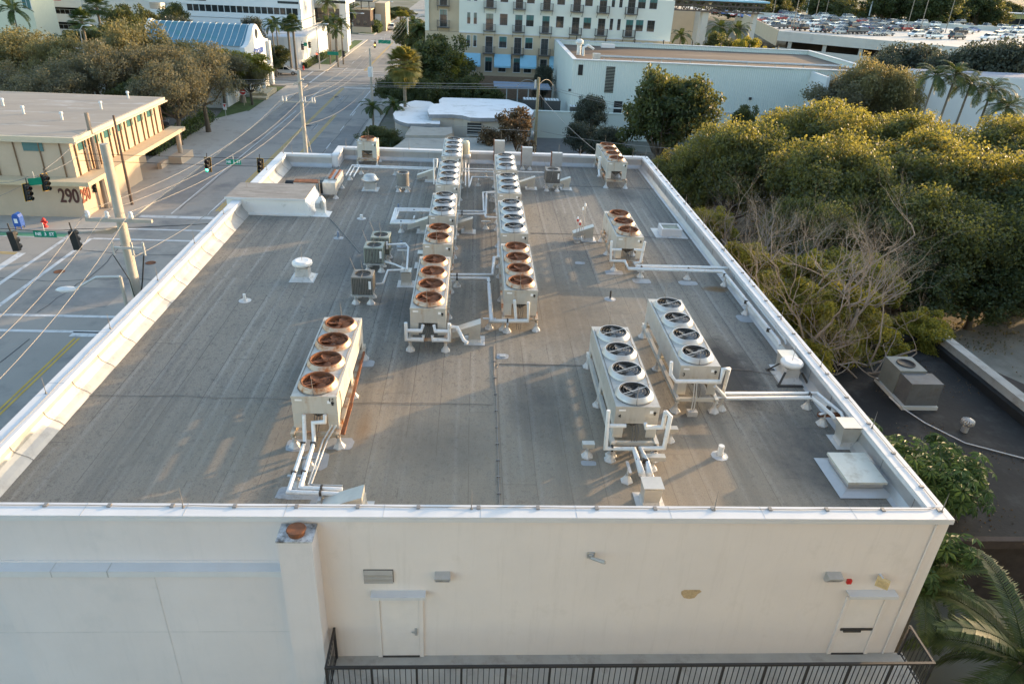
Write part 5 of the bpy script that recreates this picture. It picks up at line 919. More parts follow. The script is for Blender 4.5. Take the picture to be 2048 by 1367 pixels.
# carport and lot behind
t = thing('carport', 'long flat blue grey carport roof in front of the brick base', 'carport', (6,112,0)); a, b_ = FY(988,174,112), FY(1075,176,112); q = MB(); q.box(a.x,b_.x+2,112,117,a.z-.15,a.z+.1); q.build('roof', mat('carport_blue', (.25,.30,.38), .7), t)
for k in range(5): x = a.x+.3+k*(b_.x-a.x)/4; q = MB(); q.box(x-.08,x+.08,112.2,112.36,0,a.z-.151); q.build('post', M['greywall'], t)
# --- right white building
t = thing('white_hall', 'plain white hall behind the row of coconut palms', 'building', (70,92,0)); a, b_ = FY(1852,170,92), FY(2100,190,92); zt = FY(1930,152,92).z
q = MB(); q.box(a.x,b_.x+12,92,97,0,zt); q.build('wall', M['bw'], t); q = MB(); q.box(a.x+.3,b_.x+12,92.3,97,zt,zt+.05); q.build('roof', mat('hall_roof', (.25,.27,.32), .8), t)
# --- dark low roof on the right
t = thing('dark_low_building', 'low building with a black mossy flat roof right of the main roof', 'building', (20,26,0)); zd = 3.2
a, b_, c_ = G(1700,690,zd), G(1862,690,zd), G(2100,885,zd); e = G(1900,1072,zd)
q = MB(); q.prism([(14.6,e.y),(b_.x+8,e.y),(b_.x+8,20),(b_.x+.4,b_.y),(14.6,b_.y)], 0, zd-.05); q.build('wall', mat('dark_siding', (.045,.035,.03), .9, var=.3, scale=2), t)
q = MB(); q.face([(14.6,e.y,zd),(c_.x,e.y,zd),(c_.x,c_.y,zd),(b_.x,b_.y,zd),(14.6,b_.y,zd)]); q.build('roof', M['oldroof'], t)
q = MB(); dv = (Vector((c_.x,c_.y,0))-Vector((b_.x,b_.y,0))); L_ = dv.length; T = Matrix.Translation((b_.x,b_.y,0)) @ dv.to_track_quat('X','Z').to_matrix().to_4x4(); q.box(-.3,L_,-.02,.38,0,zd+.75,0,T); q.box(-.3,L_,-.32,-.021,zd-.1,zd+.4,1,T); q.box(-.4,L_,-.08,.46,zd+.751,zd+.83,0,T); q.box(14.6,b_.x-.3,b_.y,b_.y+.3,zd-.2,zd+.5,1); q.build('parapet', [M['concrete'], M['black']], t)
q = MB(); q.box(14.6,c_.x+6,e.y-.25,e.y-.01,zd-.35,zd+.02); q.build('eave_board', mat('eave_brown', (.06,.045,.038), .85, var=.25), t)
p_ = G(1838,818,zd); t = thing('package_unit', 'weathered grey package air conditioner on the dark roof', 'air conditioner', p_); q = MB(); x, y = p_.x, p_.y
q.box(x-.75,x+.75,y,y+1.0,zd+.2,zd+1.35); q.build('lower_cabinet', mat('weathered_grey', (.11,.115,.117), .6, var=.2, dirt=(.09,.06,.04), dirt_amt=.3), t); q = MB(); q.box(x-.8,x+.5,y+1.001,y+2.4,zd+.2,zd+1.45); q.build('upper_cabinet', mat('weathered_sage', (.17,.19,.178), .6, var=.12), t)
q = MB(); q.lathe((x-.15,y+1.7,zd+1.45), [(.42,.0),(.42,.04),(.36,.04),(.36,.005),(0,.006)], 18); q.build('fan_opening', M['black'], t); q = MB(); q.box(x-.9,x+.8,y-.1,y+2.5,zd+.01,zd+.19); q.build('curb', M['greywall'], t)
p_ = G(1928,862,zd); t = thing('turbine_vent', 'small silver turbine vent on the dark roof', 'roof vent', p_); q = MB(); q.cyl(p_, p_+Vector((0,0,.3)), .14,.14,12); q.build('pipe', M['steel'], t); q = MB()
for k in range(14):
    a = k*2*math.pi/14; q.tube([(p_.x+.08*math.cos(a),p_.y+.08*math.sin(a),zd+.3),(p_.x+.26*math.cos(a+.3),p_.y+.26*math.sin(a+.3),zd+.45),(p_.x+.24*math.cos(a+.5),p_.y+.24*math.sin(a+.5),zd+.58),(p_.x+.03*math.cos(a+.7),p_.y+.03*math.sin(a+.7),zd+.68)], .035, 4)
q.build('turbine', M['alu'], t)
q = MB(); q.tube([G(1778,793,zd+.3),G(1800,812,zd+.1),G(1850,845,zd+.05),G(1930,885,zd+.05),G(2048,916,zd+.05),G(2090,926,zd+.05)], .025, 5); tag(q.build('hose', M['pipe']), 'pale cable trailing over the dark roof from the air conditioner', 'cable')
# --- rooftop parking deck
zd = 7.2; zw = 8.25; F0, F1 = G(1558,62,zw), G(2040,105,zw); u = (F1-F0).normalized(); F2 = F1+u*60
B0, B1, B2 = Vector((88,264,0)), Vector((126,250,0)), Vector((240,222,0))
t = thing('parking_deck', 'long concrete parking deck with cars on its open top level', 'parking deck', (F0.x,F0.y,0))
q = MB(); q.prism([(F0.x,F0.y),(F2.x,F2.y),(B2.x,B2.y),(B1.x,B1.y),(B0.x,B0.y)], zd-.4, zd); q.build('deck_slab', M['deckconc'], t)
def wallseg(mb, a, b_, z0, z1, th=.3, mi=0):
    a, b_ = Vector((a.x,a.y,0)), Vector((b_.x,b_.y,0)); d = b_-a; T = Matrix.Translation(a) @ d.to_track_quat('X','Z').to_matrix().to_4x4(); mb.box(0,d.length,-th,0,z0,z1,mi,T)
q = MB(); wallseg(q, F0, F2, zd-1.05, zw); wallseg(q, F0, F2, zd-4.9, zd-2.55); wallseg(q, B0, B1, zd, zw+.1); wallseg(q, B1, B2, zd, zw+.1); q.build('spandrel_wall', M['deckconc'], t)
q = MB(); wallseg(q, B0, F0, zd-2.2, zw+.2, .25); q.build('ramp_wall', M['tan'], t)
q = MB(); nv = Vector((-u.y,u.x,0))
for k in range(14): a = F0+u*(3+k*8)+nv*.5; q.box(a.x-.35,a.x+.35,a.y-.3,a.y+.3,0,zd-.4)
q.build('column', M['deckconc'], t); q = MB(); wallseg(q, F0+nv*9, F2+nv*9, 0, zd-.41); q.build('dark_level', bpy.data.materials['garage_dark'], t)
# footbridge with blue roof between apartments and deck
t = thing('footbridge', 'steel truss footbridge with a pale blue roof', 'bridge', (45,150,0)); yb_ = 150; a, b_ = FY(1340,10,yb_), FY(1527,32,yb_); z0, z1 = FY(1345,20,yb_).z, FY(1345,0,yb_).z; L_ = b_.x-a.x; zz = lambda k: z0-.0
q = MB(); n = 16
for y in (yb_,yb_+2.6):
    for z in (z0,z0+1.0,z1): q.bar((a.x,y,z),(b_.x,y,z),.18)
    for k in range(n):
        x0, x1 = a.x+L_*k/n, a.x+L_*(k+1)/n; q.bar((x0,y,z0),(x0,y,z1),.12); q.bar((x0,y,z0 if k % 2 else z1),(x1,y,z1 if k % 2 else z0),.14)
q.box(a.x,b_.x,yb_+.1,yb_+2.5,z0-.1,z0+.05); q.build('truss', mat('bridge_brown', (.09,.075,.065), .7), t)
q = MB(); q.box(a.x,b_.x+.6,yb_-.5,yb_+3.1,z1+.15,z1+.45); q.build('roof', M['awn'], t)
q = MB(); p_ = FY(1411,40,yb_); q.box(p_.x-.6,p_.x+.6,yb_+.4,yb_+2.2,0,z0-.11); q.build('pier', M['deckconc'], t); q = MB(); p_ = FY(1512,40,yb_); q.box(p_.x-.4,p_.x+.4,yb_+.6,yb_+2,0,z0-.11); q.build('pier', M['deckconc'], t)
t = thing('tan_stair_tower', 'blank tan tower wall under the footbridge', 'building', (45,160,0)); a, b_ = FY(1338,60,160), FY(1386,60,160); q = MB(); q.box(a.x,b_.x,160,172,0,FY(1350,18,160).z); q.build('wall', M['tan'], t); q = MB(); q.box(b_.x+.001,FY(1412,60,160).x,160.5,172,0,FY(1350,18,160).z); q.build('grey_wall', M['greywall'], t)
for lb, px, py, w_, d_, h, mname, Yd in (('far yellow building with dark window bands beyond the deck',2030,25,40,12,9,'yel',330),('far grey green building behind the deck trees',1925,20,36,12,9,'greywall',345),('far flat white shed behind the deck',1785,24,30,10,4.5,'bw',330),('white low shed with blue edge behind the bridge end',1575,18,24,8,5,'bw',300)):
    if mname == 'yel' and 'yel' not in M: M['yel'] = mat('far_yellow', (.52,.44,.16), .8, var=.1)
    p_ = FY(px,py,Yd); t = thing('distant_building', lb, 'building', (p_.x,Yd,0), 'distant buildings beyond the deck'); q = MB(); q.box(p_.x-w_/2,p_.x+w_/2,Yd,Yd+d_,0,h); q.build('wall', M[mname], t); q = MB(); q.box(p_.x-w_/2-.3,p_.x+w_/2+.3,Yd-.3,Yd+d_+.3,h,h+.3); q.build('roof', M['greywall'], t)
    q = MB(); q.box(p_.x-w_/2+1,p_.x+w_/2-1,Yd-.05,Yd-.001,h*.55,h*.8); q.build('window', M['glass'], t)
t = thing('bounce_building', 'unseen plain grey building behind the camera, added to bounce light onto the near wall', 'building', (0,-2,0)); q = MB(); q.box(-6,40,-16,-2.0,0,34); q.build('wall', mat('facade_grey', (.25,.275,.30), .85, var=.05, scale=.4), t)  # out of view, added so sunlight bounces onto the near wall
# ================================================================ cars
def paintmat():
    m = bpy.data.materials.new('car_paint'); m.use_nodes = True; N = m.node_tree.nodes; b = N['Principled BSDF']; oi = N.new('ShaderNodeObjectInfo'); m.node_tree.links.new(oi.outputs['Color'], b.inputs['Base Color'])
    b.inputs['Roughness'].default_value = .3; b.inputs['Metallic'].default_value = .15; b.inputs['Coat Weight'].default_value = .6; return m
M['car'] = paintmat(); M['tyre'] = mat('tyre', (.02,.02,.02), .8); M['rim'] = mat('rim', (.4,.4,.4), .3, metal=.8); M['lampw'] = glassy('headlight', (.75,.75,.72)); M['lampr'] = glassy('tail_light', (.45,.02,.02))
CARC = dict(white=(.72,.72,.71,1), silver=(.38,.40,.41,1), grey=(.15,.16,.17,1), dark=(.045,.048,.055,1), black=(.015,.015,.017,1), red=(.35,.03,.025,1), blue=(.06,.14,.40,1), navy=(.02,.03,.09,1), brown=(.12,.075,.05,1))
def carproto(kind):
    t = thing('parked_car', 'prototype', 'car'); Lc, Wc = dict(sedan=(4.6,1.8), suv=(4.7,1.9), pickup=(5.5,1.95), van=(4.9,1.95))[kind]; k = Lc/2; w_ = Wc/2
    # body outline from nose to tail; x forward
    if kind == 'sedan': lo = [(k,.35),(k,.62),(k-.15,.74),(k-1.2,.90),(-k+.9,.95),(-k+.1,.92),(-k,.6),(-k,.35)]; cab = [(k-1.25,.90),(k-2.0,1.38),(-k+1.65,1.42),(-k+.75,.95)]
    elif kind == 'suv': lo = [(k,.4),(k,.75),(k-.15,.92),(k-1.1,1.05),(-k+.05,1.08),(-k,.7),(-k,.4)]; cab = [(k-1.1,1.05),(k-1.75,1.62),(-k+.45,1.68),(-k+.08,1.08)]
    elif kind == 'pickup': lo = [(k,.45),(k,.85),(k-.12,1.02),(k-1.3,1.12),(-k+.03,1.10),(-k,.8),(-k,.45)]; cab = [(k-1.35,1.12),(k-1.95,1.78),(-.35,1.80),(-.65,1.12)]
    else: lo = [(k,.4),(k,.8),(k-.2,.98),(k-.9,1.08),(-k+.05,1.1),(-k,.7),(-k,.4)]; cab = [(k-.85,1.08),(k-1.6,1.72),(-k+.25,1.78),(-k+.06,1.1)]
    b = MB(); n = len(lo)
    ins = [.10 if i in (0, n-1) else (.02 if z < .8 else .08) for i, (x, z) in enumerate(lo)]
    Lf = [(x,-w_+i,z) for (x,z), i in zip(lo, ins)]; Rt = [(x,w_-i,z) for (x,z), i in zip(lo, ins)]
    b.face(Lf[::-1]); b.face(Rt)
    for i in range(n): j = (i+1) % n; b.face([Lf[i],Lf[j],Rt[j],Rt[i]])
    rt = [(cab[1][0]-.05,cab[1][1]+.012),(cab[2][0]+.05,cab[2][1]+.012)]
    b.idx([(rt[0][0],-w_+.27,rt[0][1]),(rt[1][0],-w_+.27,rt[1][1]),(rt[1][0],w_-.27,rt[1][1]),(rt[0][0],w_-.27,rt[0][1])]+[(rt[0][0]-.03,-w_+.29,rt[0][1]-.05),(rt[1][0]+.03,-w_+.29,rt[1][1]-.05),(rt[1][0]+.03,w_-.29,rt[1][1]-.05),(rt[0][0]-.03,w_-.29,rt[0][1]-.05)], [(0,1,2,3)[::-1],(0,1,5,4),(2,3,7,6),(1,2,6,5),(3,0,4,7)])
    for sy_ in (-1,1):                      # pillars
        for xa, za, xb_, zb in ((cab[0][0],cab[0][1],cab[1][0],cab[1][1]),(cab[3][0],cab[3][1],cab[2][0],cab[2][1]),((cab[0][0]+cab[3][0])/2,cab[0][1],(cab[1][0]+cab[2][0])/2,cab[1][1])): b.bar((xa,sy_*(w_-.09),za),(xb_,sy_*(w_-.27),zb),.07,.07)
    if kind == 'pickup': pass
    o = b.build('body', M['car'], t); o['paint'] = 1
    g_ = MB(); Lg = [(x,(-w_+.10) if i in (0,3) else -w_+.28,z) for i,(x,z) in enumerate(cab)]; Rg = [(x,(w_-.10) if i in (0,3) else w_-.28,z) for i,(x,z) in enumerate(cab)]
    g_.face(Lg[::-1]); g_.face(Rg)
    for i in range(4): j = (i+1) % 4; g_.face([Lg[i],Lg[j],Rg[j],Rg[i]])
    g_.build('windows', M['glass'], t)
    if kind == 'pickup': q_ = MB(); q_.box(-k+.12,-.75,-w_+.2,w_-.2,1.08,1.13); q_.build('load_bed', M['black'], t)
    for x in (k-.85,-k+.85):
        for sy_ in (-1,1):
            wh = MB(); wh.cyl((x,sy_*(w_-.22),.33),(x,sy_*(w_+.01),.33),.33,.33,14); o2 = wh.build('wheel', M['tyre'], t)
            r2 = MB(); r2.cyl((x,sy_*(w_+.011),.33),(x,sy_*(w_+.02),.33),.2,.19,12); r2.build('rim', M['rim'], o2)
    for sy_ in (-1,1):
        h = MB(); h.box(k-.05,k+.012,sy_*.62-.2,sy_*.62+.2,.58,.74); h.build('headlight', M['lampw'], t); h = MB(); h.box(-k-.012,-k+.05,sy_*.68-.15,sy_*.68+.15,.68,.9); h.build('tail_light', M['lampr'], t)
    return t
PROTO = {}; CARN = {}
def car(kind, col, x, y, z, ang, label, group=None):
    if kind not in PROTO: t = PROTO[kind] = carproto(kind); first = True
    else: t = PROTO[kind]; first = False
    if first:
        t.location = (x,y,z); t.rotation_euler = (0,0,ang); t['label'] = label; c = t
        if group: t['group'] = group
    else: c = dup(t, (x,y,z), ang, label)
    if group: c['group'] = group
    elif 'group' in c: del c['group']
    for ch in kids(c):
        if 'paint' in ch: ch.color = CARC[col]
    return c
car('sedan','white',-34.9,141.6,.01,R(2),'white sedan waiting on the far cross street behind the palms'); car('suv','silver',-25.7,238,.01,R(-90),'silver suv driving towards the camera up the road'); car('sedan','dark',-24.5,300,.01,R(8),'dark car crossing at the distant side street'); car('suv','white',-20.5,330,.01,R(-88),'white suv far up the road, left one of the distant pair'); car('sedan','blue',-17.6,334,.01,R(-88),'blue car far up the road, right one of the distant pair')
p_ = G(893,192,0); car('sedan','white',p_.x,p_.y,.02,R(75),'white car parked beside the lamp post in the lot behind the wavy roof')
for lb, px, py, cl in (('dark car parked under the trees left of the 290 building hedge',300,255,'grey'),('silver car half hidden under the parking lot trees',130,185,'silver'),('white car half hidden under the parking lot trees',62,178,'white')):
    p_ = G(px,py,0); car('sedan',cl,p_.x,p_.y,.02,R(20),lb)
DECK = []
for a in ((55,185,'suv','navy'),(105,210,'sedan','white'),(165,205,'suv','grey'),(50,245,'sedan','red'),(165,257,'sedan','silver'),(225,225,'sedan','white'),(315,245,'suv','dark'),(290,272,'sedan','silver'),(530,215,'suv','white'),(450,225,'sedan','white'),(545,255,'sedan','white'),(635,235,'sedan','silver'),(645,275,'suv','black'),(755,262,'sedan','silver'),(820,235,'van','silver'),(870,258,'sedan','silver'),(775,297,'sedan','grey'),(400,315,'suv','white'),(40,312,'sedan','white'),(165,345,'suv','dark'),(270,375,'pickup','black'),(455,390,'suv','white'),(520,335,'sedan','brown'),(545,303,'sedan','silver'),(570,395,'suv','dark'),(655,335,'sedan','white'),(780,335,'sedan','silver'),(895,340,'suv','dark'),(750,378,'sedan','silver'),(720,410,'sedan','silver'),(855,412,'suv','black'),(1000,410,'suv','dark'),(1010,318,'sedan','silver'),(1030,360,'sedan','blue'),(1130,333,'sedan','grey'),(1160,374,'sedan','dark'),(1115,297,'suv','brown'),(1000,277,'sedan','red'),(1225,302,'sedan','silver'),(1265,368,'sedan','grey'),(1185,403,'sedan','silver'),(1150,430,'sedan','silver'),(1275,430,'sedan','silver'),(1390,376,'sedan','dark'),(1330,297,'suv','grey'),(1465,307,'sedan','white'),(1505,377,'suv','red'),(1635,445,'suv','white'),(1640,342,'sedan','grey'),(1690,303,'suv','white'),(1720,388,'suv','dark'),(1830,440,'sedan','silver'),(1870,398,'sedan','silver'),(1850,470,'suv','white'),(1880,328,'suv','white')): DECK.append((1560+a[0]/6.024, a[1]/6.024, a[2], a[3]))
for a in ((575,285,'suv','white'),(620,257,'suv','dark'),(720,292,'sedan','brown'),(610,363,'pickup','black'),(765,338,'sedan','blue'),(700,356,'sedan','white'),(895,307,'pickup','white'),(590,415,'suv','black'),(925,424,'suv','white'),(1015,393,'suv','white'),(1085,313,'suv','white'),(1105,343,'sedan','white'),(1205,313,'sedan','white'),(1260,348,'suv','white'),(1230,398,'suv','white'),(1130,413,'sedan','white'),(1285,308,'sedan','silver')): DECK.append((1800+a[0]/5.258, a[1]/5.258, a[2], a[3]))
for a in ((870,190,'sedan','red'),(1060,205,'sedan','blue'),(1160,212,'sedan','white'),(1185,232,'sedan','red'),(1280,240,'sedan','silver'),(1335,252,'suv','blue'),(1560,305,'sedan','red'),(1640,325,'sedan','silver'),(1720,395,'pickup','grey'),(1750,258,'sedan','white')): DECK.append((1300+a[0]/6.827, a[1]/6.827, a[2], a[3]))
cnt = {}; DECK.sort(key=lambda a: a[0])
rowof = lambda y, x: 'front row' if y-(x-1560)*.088 > 60 else ('second row' if y-(x-1560)*.088 > 50 else ('third row' if y-(x-1560)*.088 > 42 else 'back rows'))
tot = {}
for px, py, kd, cl in DECK: tot[(rowof(py,px),kd,cl)] = tot.get((rowof(py,px),kd,cl),0)+1
rnd = random.Random(8); placed = []
for px, py, kd, cl in DECK:
    rw = rowof(py,px); k = cnt.get((rw,kd,cl),0); cnt[(rw,kd,cl)] = k+1; lb = '%s %s parked on the deck in its %s' % (cl, kd, rw)
    if tot[(rw,kd,cl)] > 1: lb += ', %s such from the left' % ORD[k]
    p_ = G(px,py,7.2); x, y = p_.x, p_.y
    base = R(-36.8) + (R(60) if rw in ('second row','back rows') else R(-120 if k % 3 else 60))
    car(kd, cl, x, y, 7.2, base+R(rnd.uniform(-3,3))+(math.pi if rnd.random() < .3 else 0), lb, 'cars parked on the rooftop deck')
# ================================================================ poles, wires, signals, signs
def pole(name, label, x, y, z1, r0, r1, m, z0=0, n=10):
    t = thing(name, label, 'pole', (x,y,0)); q = MB(); q.cyl((x,y,z0),(x,y,z1), r0, r1, n); q.build('shaft', m, t); return t
PY = 28.12
t = pole('utility_pole', 'tall square concrete utility pole at the near intersection, nearest the camera', -14.0, PY, FY(193,287,PY).z, .26, .19, M['poleconc'], 0, 4); t1 = t
za = FY(240,437,PY-.3).z; xs = [FY(px,434,PY-.35).x for px in (176,215,262)]; xe = (FY(172,438,PY-.35).x, FY(304,441,PY-.35).x)
q = MB(); q.box(xe[0],xe[1],PY-.42,PY-.28,za-.12,za+.02); q.build('crossarm', M['poleconc'], t)
for x in xs: q = MB(); q.lathe((x,PY-.35,za+.02), [(.05,0),(.09,.05),(.09,.12),(.07,.14),(.09,.2),(.06,.28),(0,.3)], 8); q.build('insulator', M['coping'], t)
zc_ = FY(260,495,PY-.3).z; q = MB(); q.box(FY(224,495,PY-.3).x,FY(290,498,PY-.3).x,PY-.36,PY-.28,zc_-.05,zc_+.03)
for px in (227,265,288): x = FY(px,495,PY-.3).x; q.cyl((x,PY-.35,zc_-.3),(x,PY-.35,zc_+.25),.05,.05,6)
q.build('cutout_arm', M['steel'], t); q = MB(); x = FY(230,520,PY-.3).x; q.tube([(x,PY-.35,zc_-.3),(x+.4,PY-.3,zc_-1.4),(-14.0,PY-.25,zc_-2.4)],.02,5); q.tube([FY(288,505,PY-.35),FY(285,560,PY-.35),FY(281,600,PY-.35)],.03,5); q.build('drop_cable', M['black'], t)
P2 = G(216,418,0); pole('utility_pole', 'thick weathered wooden pole at the pavement corner by the 290 building', P2.x, P2.y, FY(168,225,P2.y).z, .24, .16, M['wood'])
P3 = G(265,412,0); pole('utility_pole', 'thin dark wooden pole right of the thick wooden pole by the 290 building', P3.x, P3.y, FY(230,231,P3.y).z, .13, .09, mat('pole_wood_dark', (.13,.09,.065), .85, var=.25, scale=3))
P4 = Vector((-14.0,60.92,0)); t4 = pole('utility_pole', 'sunlit leaning concrete pole with crossarms behind the far left roof corner', P4.x, P4.y, FY(592,140,P4.y).z, .2, .14, M['poleconc'], 0, 8)
zA = FY(598,203,60.7).z; zB = FY(590,165,60.7).z; q = MB(); q.box(FY(562,203,60.7).x,FY(630,203,60.7).x,60.66,60.78,zA-.1,zA); q.bar((FY(586,166,60.7).x,60.72,zB-.2),(FY(606,155,60.7).x,60.72,zB+.25),.12); q.build('crossarm', M['poleconc'], t4)
for px in (565,572,605,610,624,629): x = FY(px,200,60.7).x; q = MB(); q.cyl((x,60.72,zA),(x,60.72,zA+.35),.06,.05,6); q.build('insulator', M['coping'], t4)
P5 = Vector((-14.0,102.43,0)); t5 = pole('utility_pole', 'grey pole with pale transformer can beside the fan palm', P5.x, P5.y, FY(737,97,P5.y).z, .2, .13, M['poleconc']); zT = FY(740,143,P5.y).z; q = MB(); q.cyl((-14.0,P5.y-.4,zT-.6),(-14.0,P5.y-.4,zT+.6),.33,.33,12); q.build('transformer', M['bw'], t5)
P6 = Vector((7.35,87.79,0)); t6 = pole('utility_pole', 'yellow edged wooden pole with service wires by the pale wall', P6.x, P6.y, FY(1073,155,P6.y).z, .2, .15, mat('pole_yellow', (.30,.25,.15), .8, var=.2)); q = MB(); z6 = FY(1066,167,P6.y).z; q.cyl((P6.x-.35,P6.y-.1,z6-.5),(P6.x-.35,P6.y-.1,z6+.4),.14,.14,8); q.build('transformer', M['steel'], t6)
q = MB(); q.lathe((P6.x-.4,P6.y-.3,FY(1066,268,P6.y).z), [(0,-.3),(.25,-.2),(.22,.2),(.08,.5),(0,.5)], 8); q.bar((P6.x-.4,P6.y-.3,FY(1066,268,P6.y).z),(P6.x,P6.y,FY(1066,262,P6.y).z),.06); q.build('lamp', M['steel'], t6)
P7 = Vector((-14.0,160,0)); pole('utility_pole', 'far green grey pole standing by the road among the trees', P7.x, P7.y, 9.2, .2, .14, M['greywall'])
Pw = Vector((-1.55,124,0)); 
t = thing('lamp_post', 'slim grey lamp post with flat head before the apartment block', 'lamp post', (-1.5,115,0)); q = MB(); h = FY(931,131,115).z; x = FY(931,150,115).x; q.cyl((x,115,0),(x,115,h),.09,.07,8); q.build('post', M['steel'], t); q = MB(); q.box(x-.35,x+.35,114.7,115.3,h,h+.15); q.build('head', M['clamp'], t)
def streetlamp(label, base, top, head):
    t = thing('street_lamp', label, 'street lamp', base); q = MB(); q.cyl(base, top, .11,.07,8); q.build('post', M['poleconc'], t); q = MB(); m_ = (Vector(top)+Vector(head))/2+Vector((0,0,.25)); q.tube([top, m_, head], .05, 6); q.build('arm', M['steel'], t)
    d = (Vector(head)-Vector(top)); d.z = 0; d.normalize(); q = MB(); T = Matrix.Translation(head) @ d.to_track_quat('X','Z').to_matrix().to_4x4(); q.lathe((0,0,0), [(0,.12),(.16,.07),(.22,0),(.12,-.1),(0,-.12)], 12); q.v = [tuple(T @ Vector((v[0]*2.0+.3, v[1], v[2]))) for v in q.v]; q.build('lamp_head', M['coping'], t)
b = FX(250,605,-14.1); q_ = FY(240,553,b.y); h = FY(150,578,b.y-.2)
streetlamp('weathered street lamp with pale cobra head over the intersection, beside the tall concrete pole', Vector((-14.1,b.y,0)), Vector((q_.x,b.y,q_.z)), Vector((h.x,h.y,h.z)))
b = G(640,140,0); tp = FY(633,55,b.y); streetlamp('street lamp on a concrete pole at the far corner among the palms', b, tp, FY(650,48,b.y)); b = G(685,118,0); tp = FY(681,30,b.y); streetlamp('street lamp with lit head up the road before the brick shop', b, tp, FY(722,27,b.y)); b = G(768,54,0); tp = FY(768,6,b.y); streetlamp('street lamp beyond the brick shop up the road', b, tp, FY(782,4,b.y)); b = FY(160,100,100); streetlamp('street lamp rising among the left parking trees', Vector((b.x,100,0)), FY(160,60,100), FY(172,51,100))
for i, (px, py) in enumerate(((1585,61),(1650,34),(1815,52),(1848,40),(1838,68),(1890,66),(2037,50),(1545,34),(1630,38))):
    p_ = G(px,py,7.2); t = thing('deck_lamp_pole', 'tall thin lamp pole on the parking deck, %s listed from the left' % ORD[sorted([1585,1650,1815,1848,1838,1890,2037,1545,1630]).index(px)], 'lamp post', p_, 'lamp poles on the deck'); t['label'] = t['label'].replace(' listed',''); q = MB(); q.cyl(p_, p_+Vector((0,0,13)), .13,.10,6); q.build('post', M['wood'], t)
for i, (px, py) in enumerate(((1613,27),(1738,32))): p_ = G(px,py,7.2); q = MB(); q.cyl(p_, p_+Vector((0,0,5)), .25,.25,8); tag(q.build('white_bollard_post', M['bw']), 'short thick white post behind the deck, %s of two' % ('left','right')[i], 'post', 'thick white posts behind the deck')
def wire(pts, sag, r=.022, n=14):
    out = []
    for a, b_ in zip(pts, pts[1:]):
        a, b_ = Vector(a), Vector(b_)
        for k in range(n): f = k/n; p_ = a.lerp(b_, f); p_.z -= sag*4*f*(1-f); out.append(p_)
    out.append(Vector(pts[-1])); q = MB(); q.tube(out, r, 5, 0, False); return q
def far(p_, q_, k): return Vector(p_)+(Vector(p_)-Vector(q_)).normalized()*k
I1 = [Vector((x,PY-.35,za+.3)) for x in xs]; I4 = [Vector((FY(px,200,60.7).x,60.72,zA+.34)) for px in (568,607,627)]; I5 = [Vector((-14.3+.3*k,P5.y,FY(737,97+k*6,P5.y).z)) for k in range(3)]; I7 = [Vector((-14.6+.6*k,160,9.0)) for k in range(3)]
for k, (l0, e0) in enumerate(zip(('left','middle','right'), (FX(0,570,-15.4),FX(0,609,-14.6),FX(12,674,-13.9)))):
    e = far(e0, I1[k], 8); tag(wire([e, I1[k], I4[k], I5[k], I7[k]], .9, .012).build('power_line', M['wire']), 'sunlit power line along the road through the pole crossarms, %s of three' % l0, 'power line', 'power lines along the road')
lo = [(-14.0,PY,FX(215,470,-14).z-1.5), (-14.0,60.9,FY(603,250,60.9).z), (-14.0,P5.y,FY(743,165,P5.y).z)]
tag(wire(lo, .9, .014).build('power_line', M['wire']), 'lower slack cable along the road below the power lines', 'power line')
for k, (ya, yb__, yc_) in enumerate(((149,160,168),(154,165,174),(158,168,178))):
    a, m_, c_ = FY(0,ya,100), FY(560,yb__,96), FY(1070,yc_,P6.y); tag(wire([far(a,m_,10), a, m_, c_], .12, .025).build('power_line', M['wire']), 'grey wire crossing the whole view in front of the left trees, %s from top' % ORD[k], 'power line', 'grey wires crossing before the left trees')
for k, (a, b_) in enumerate((((0,302),(560,318)),((0,314),(562,334)))):
    A, B = FY(*a,60), FY(*b_,60.5); tag(wire([far(A,B,12), A, B, Vector((-14,60.9,B.z+.1))], .05, .02).build('span_wire', M['black']), 'dark span wire carrying the signals over the main road, %s one' % ('upper','lower')[k], 'wire', 'span wires over the main road')
YS = 37.0; A, B = FY(-40,452,YS), FY(425,447,YS); tag(wire([A, FY(28,458,YS), FY(90,460,YS), FY(150,458,YS), B], .04, .018).build('span_wire', M['black']), 'dark span wire with the backs of two signals at the left edge', 'wire')
P2t = FY(176,255,P2.y); A = FY(-20,364,50); tag(wire([A, FY(57,353,50), FY(92,337,51), P2t], .2, .018).build('span_wire', M['wire']), 'pale span wire from the thick wooden pole to the yellow backed signals', 'wire'); tag(wire([FY(-30,404,50), FY(92,333+12,51), FY(150,316,56), P2t+Vector((0,0,-1.2))], .1, .016).build('span_wire', M['wire']), 'second pale wire below the one at the thick wooden pole', 'wire')
for k, (a, b_) in enumerate((((745,232),(1075,262)),((1080,262),(1390,300)),((1078,188),(1190,300)),((1085,170),(1480,255)),((1085,175),(1500,262)))):
    A, B = FY(*a,P6.y), FY(*b_,[70,62,60,80,80][k]); 
    if k == 0: A = FY(745,232,95)
    tag(wire([A, B], .3, .02).build('service_wire', M['wire']), ('low wire running left from the yellow edged pole','low wire running right from the yellow edged pole','guy wire slanting down from the yellow edged pole','upper service wire from the yellow edged pole to the big tree','lower service wire from the yellow edged pole to the big tree')[k], 'wire')
tag(wire([FY(1080,168,P6.y), FY(1110,180,P6.y+3)], -.8, .03).build('service_wire', M['wire']), 'looping service wire bundle at the top right of the yellow edged pole', 'wire'); tag(wire([FY(1032,175,P6.y+2), FY(1070,166,P6.y)], -.6, .03).build('service_wire', M['wire']), 'looping service wire bundle at the top left of the yellow edged pole', 'wire')
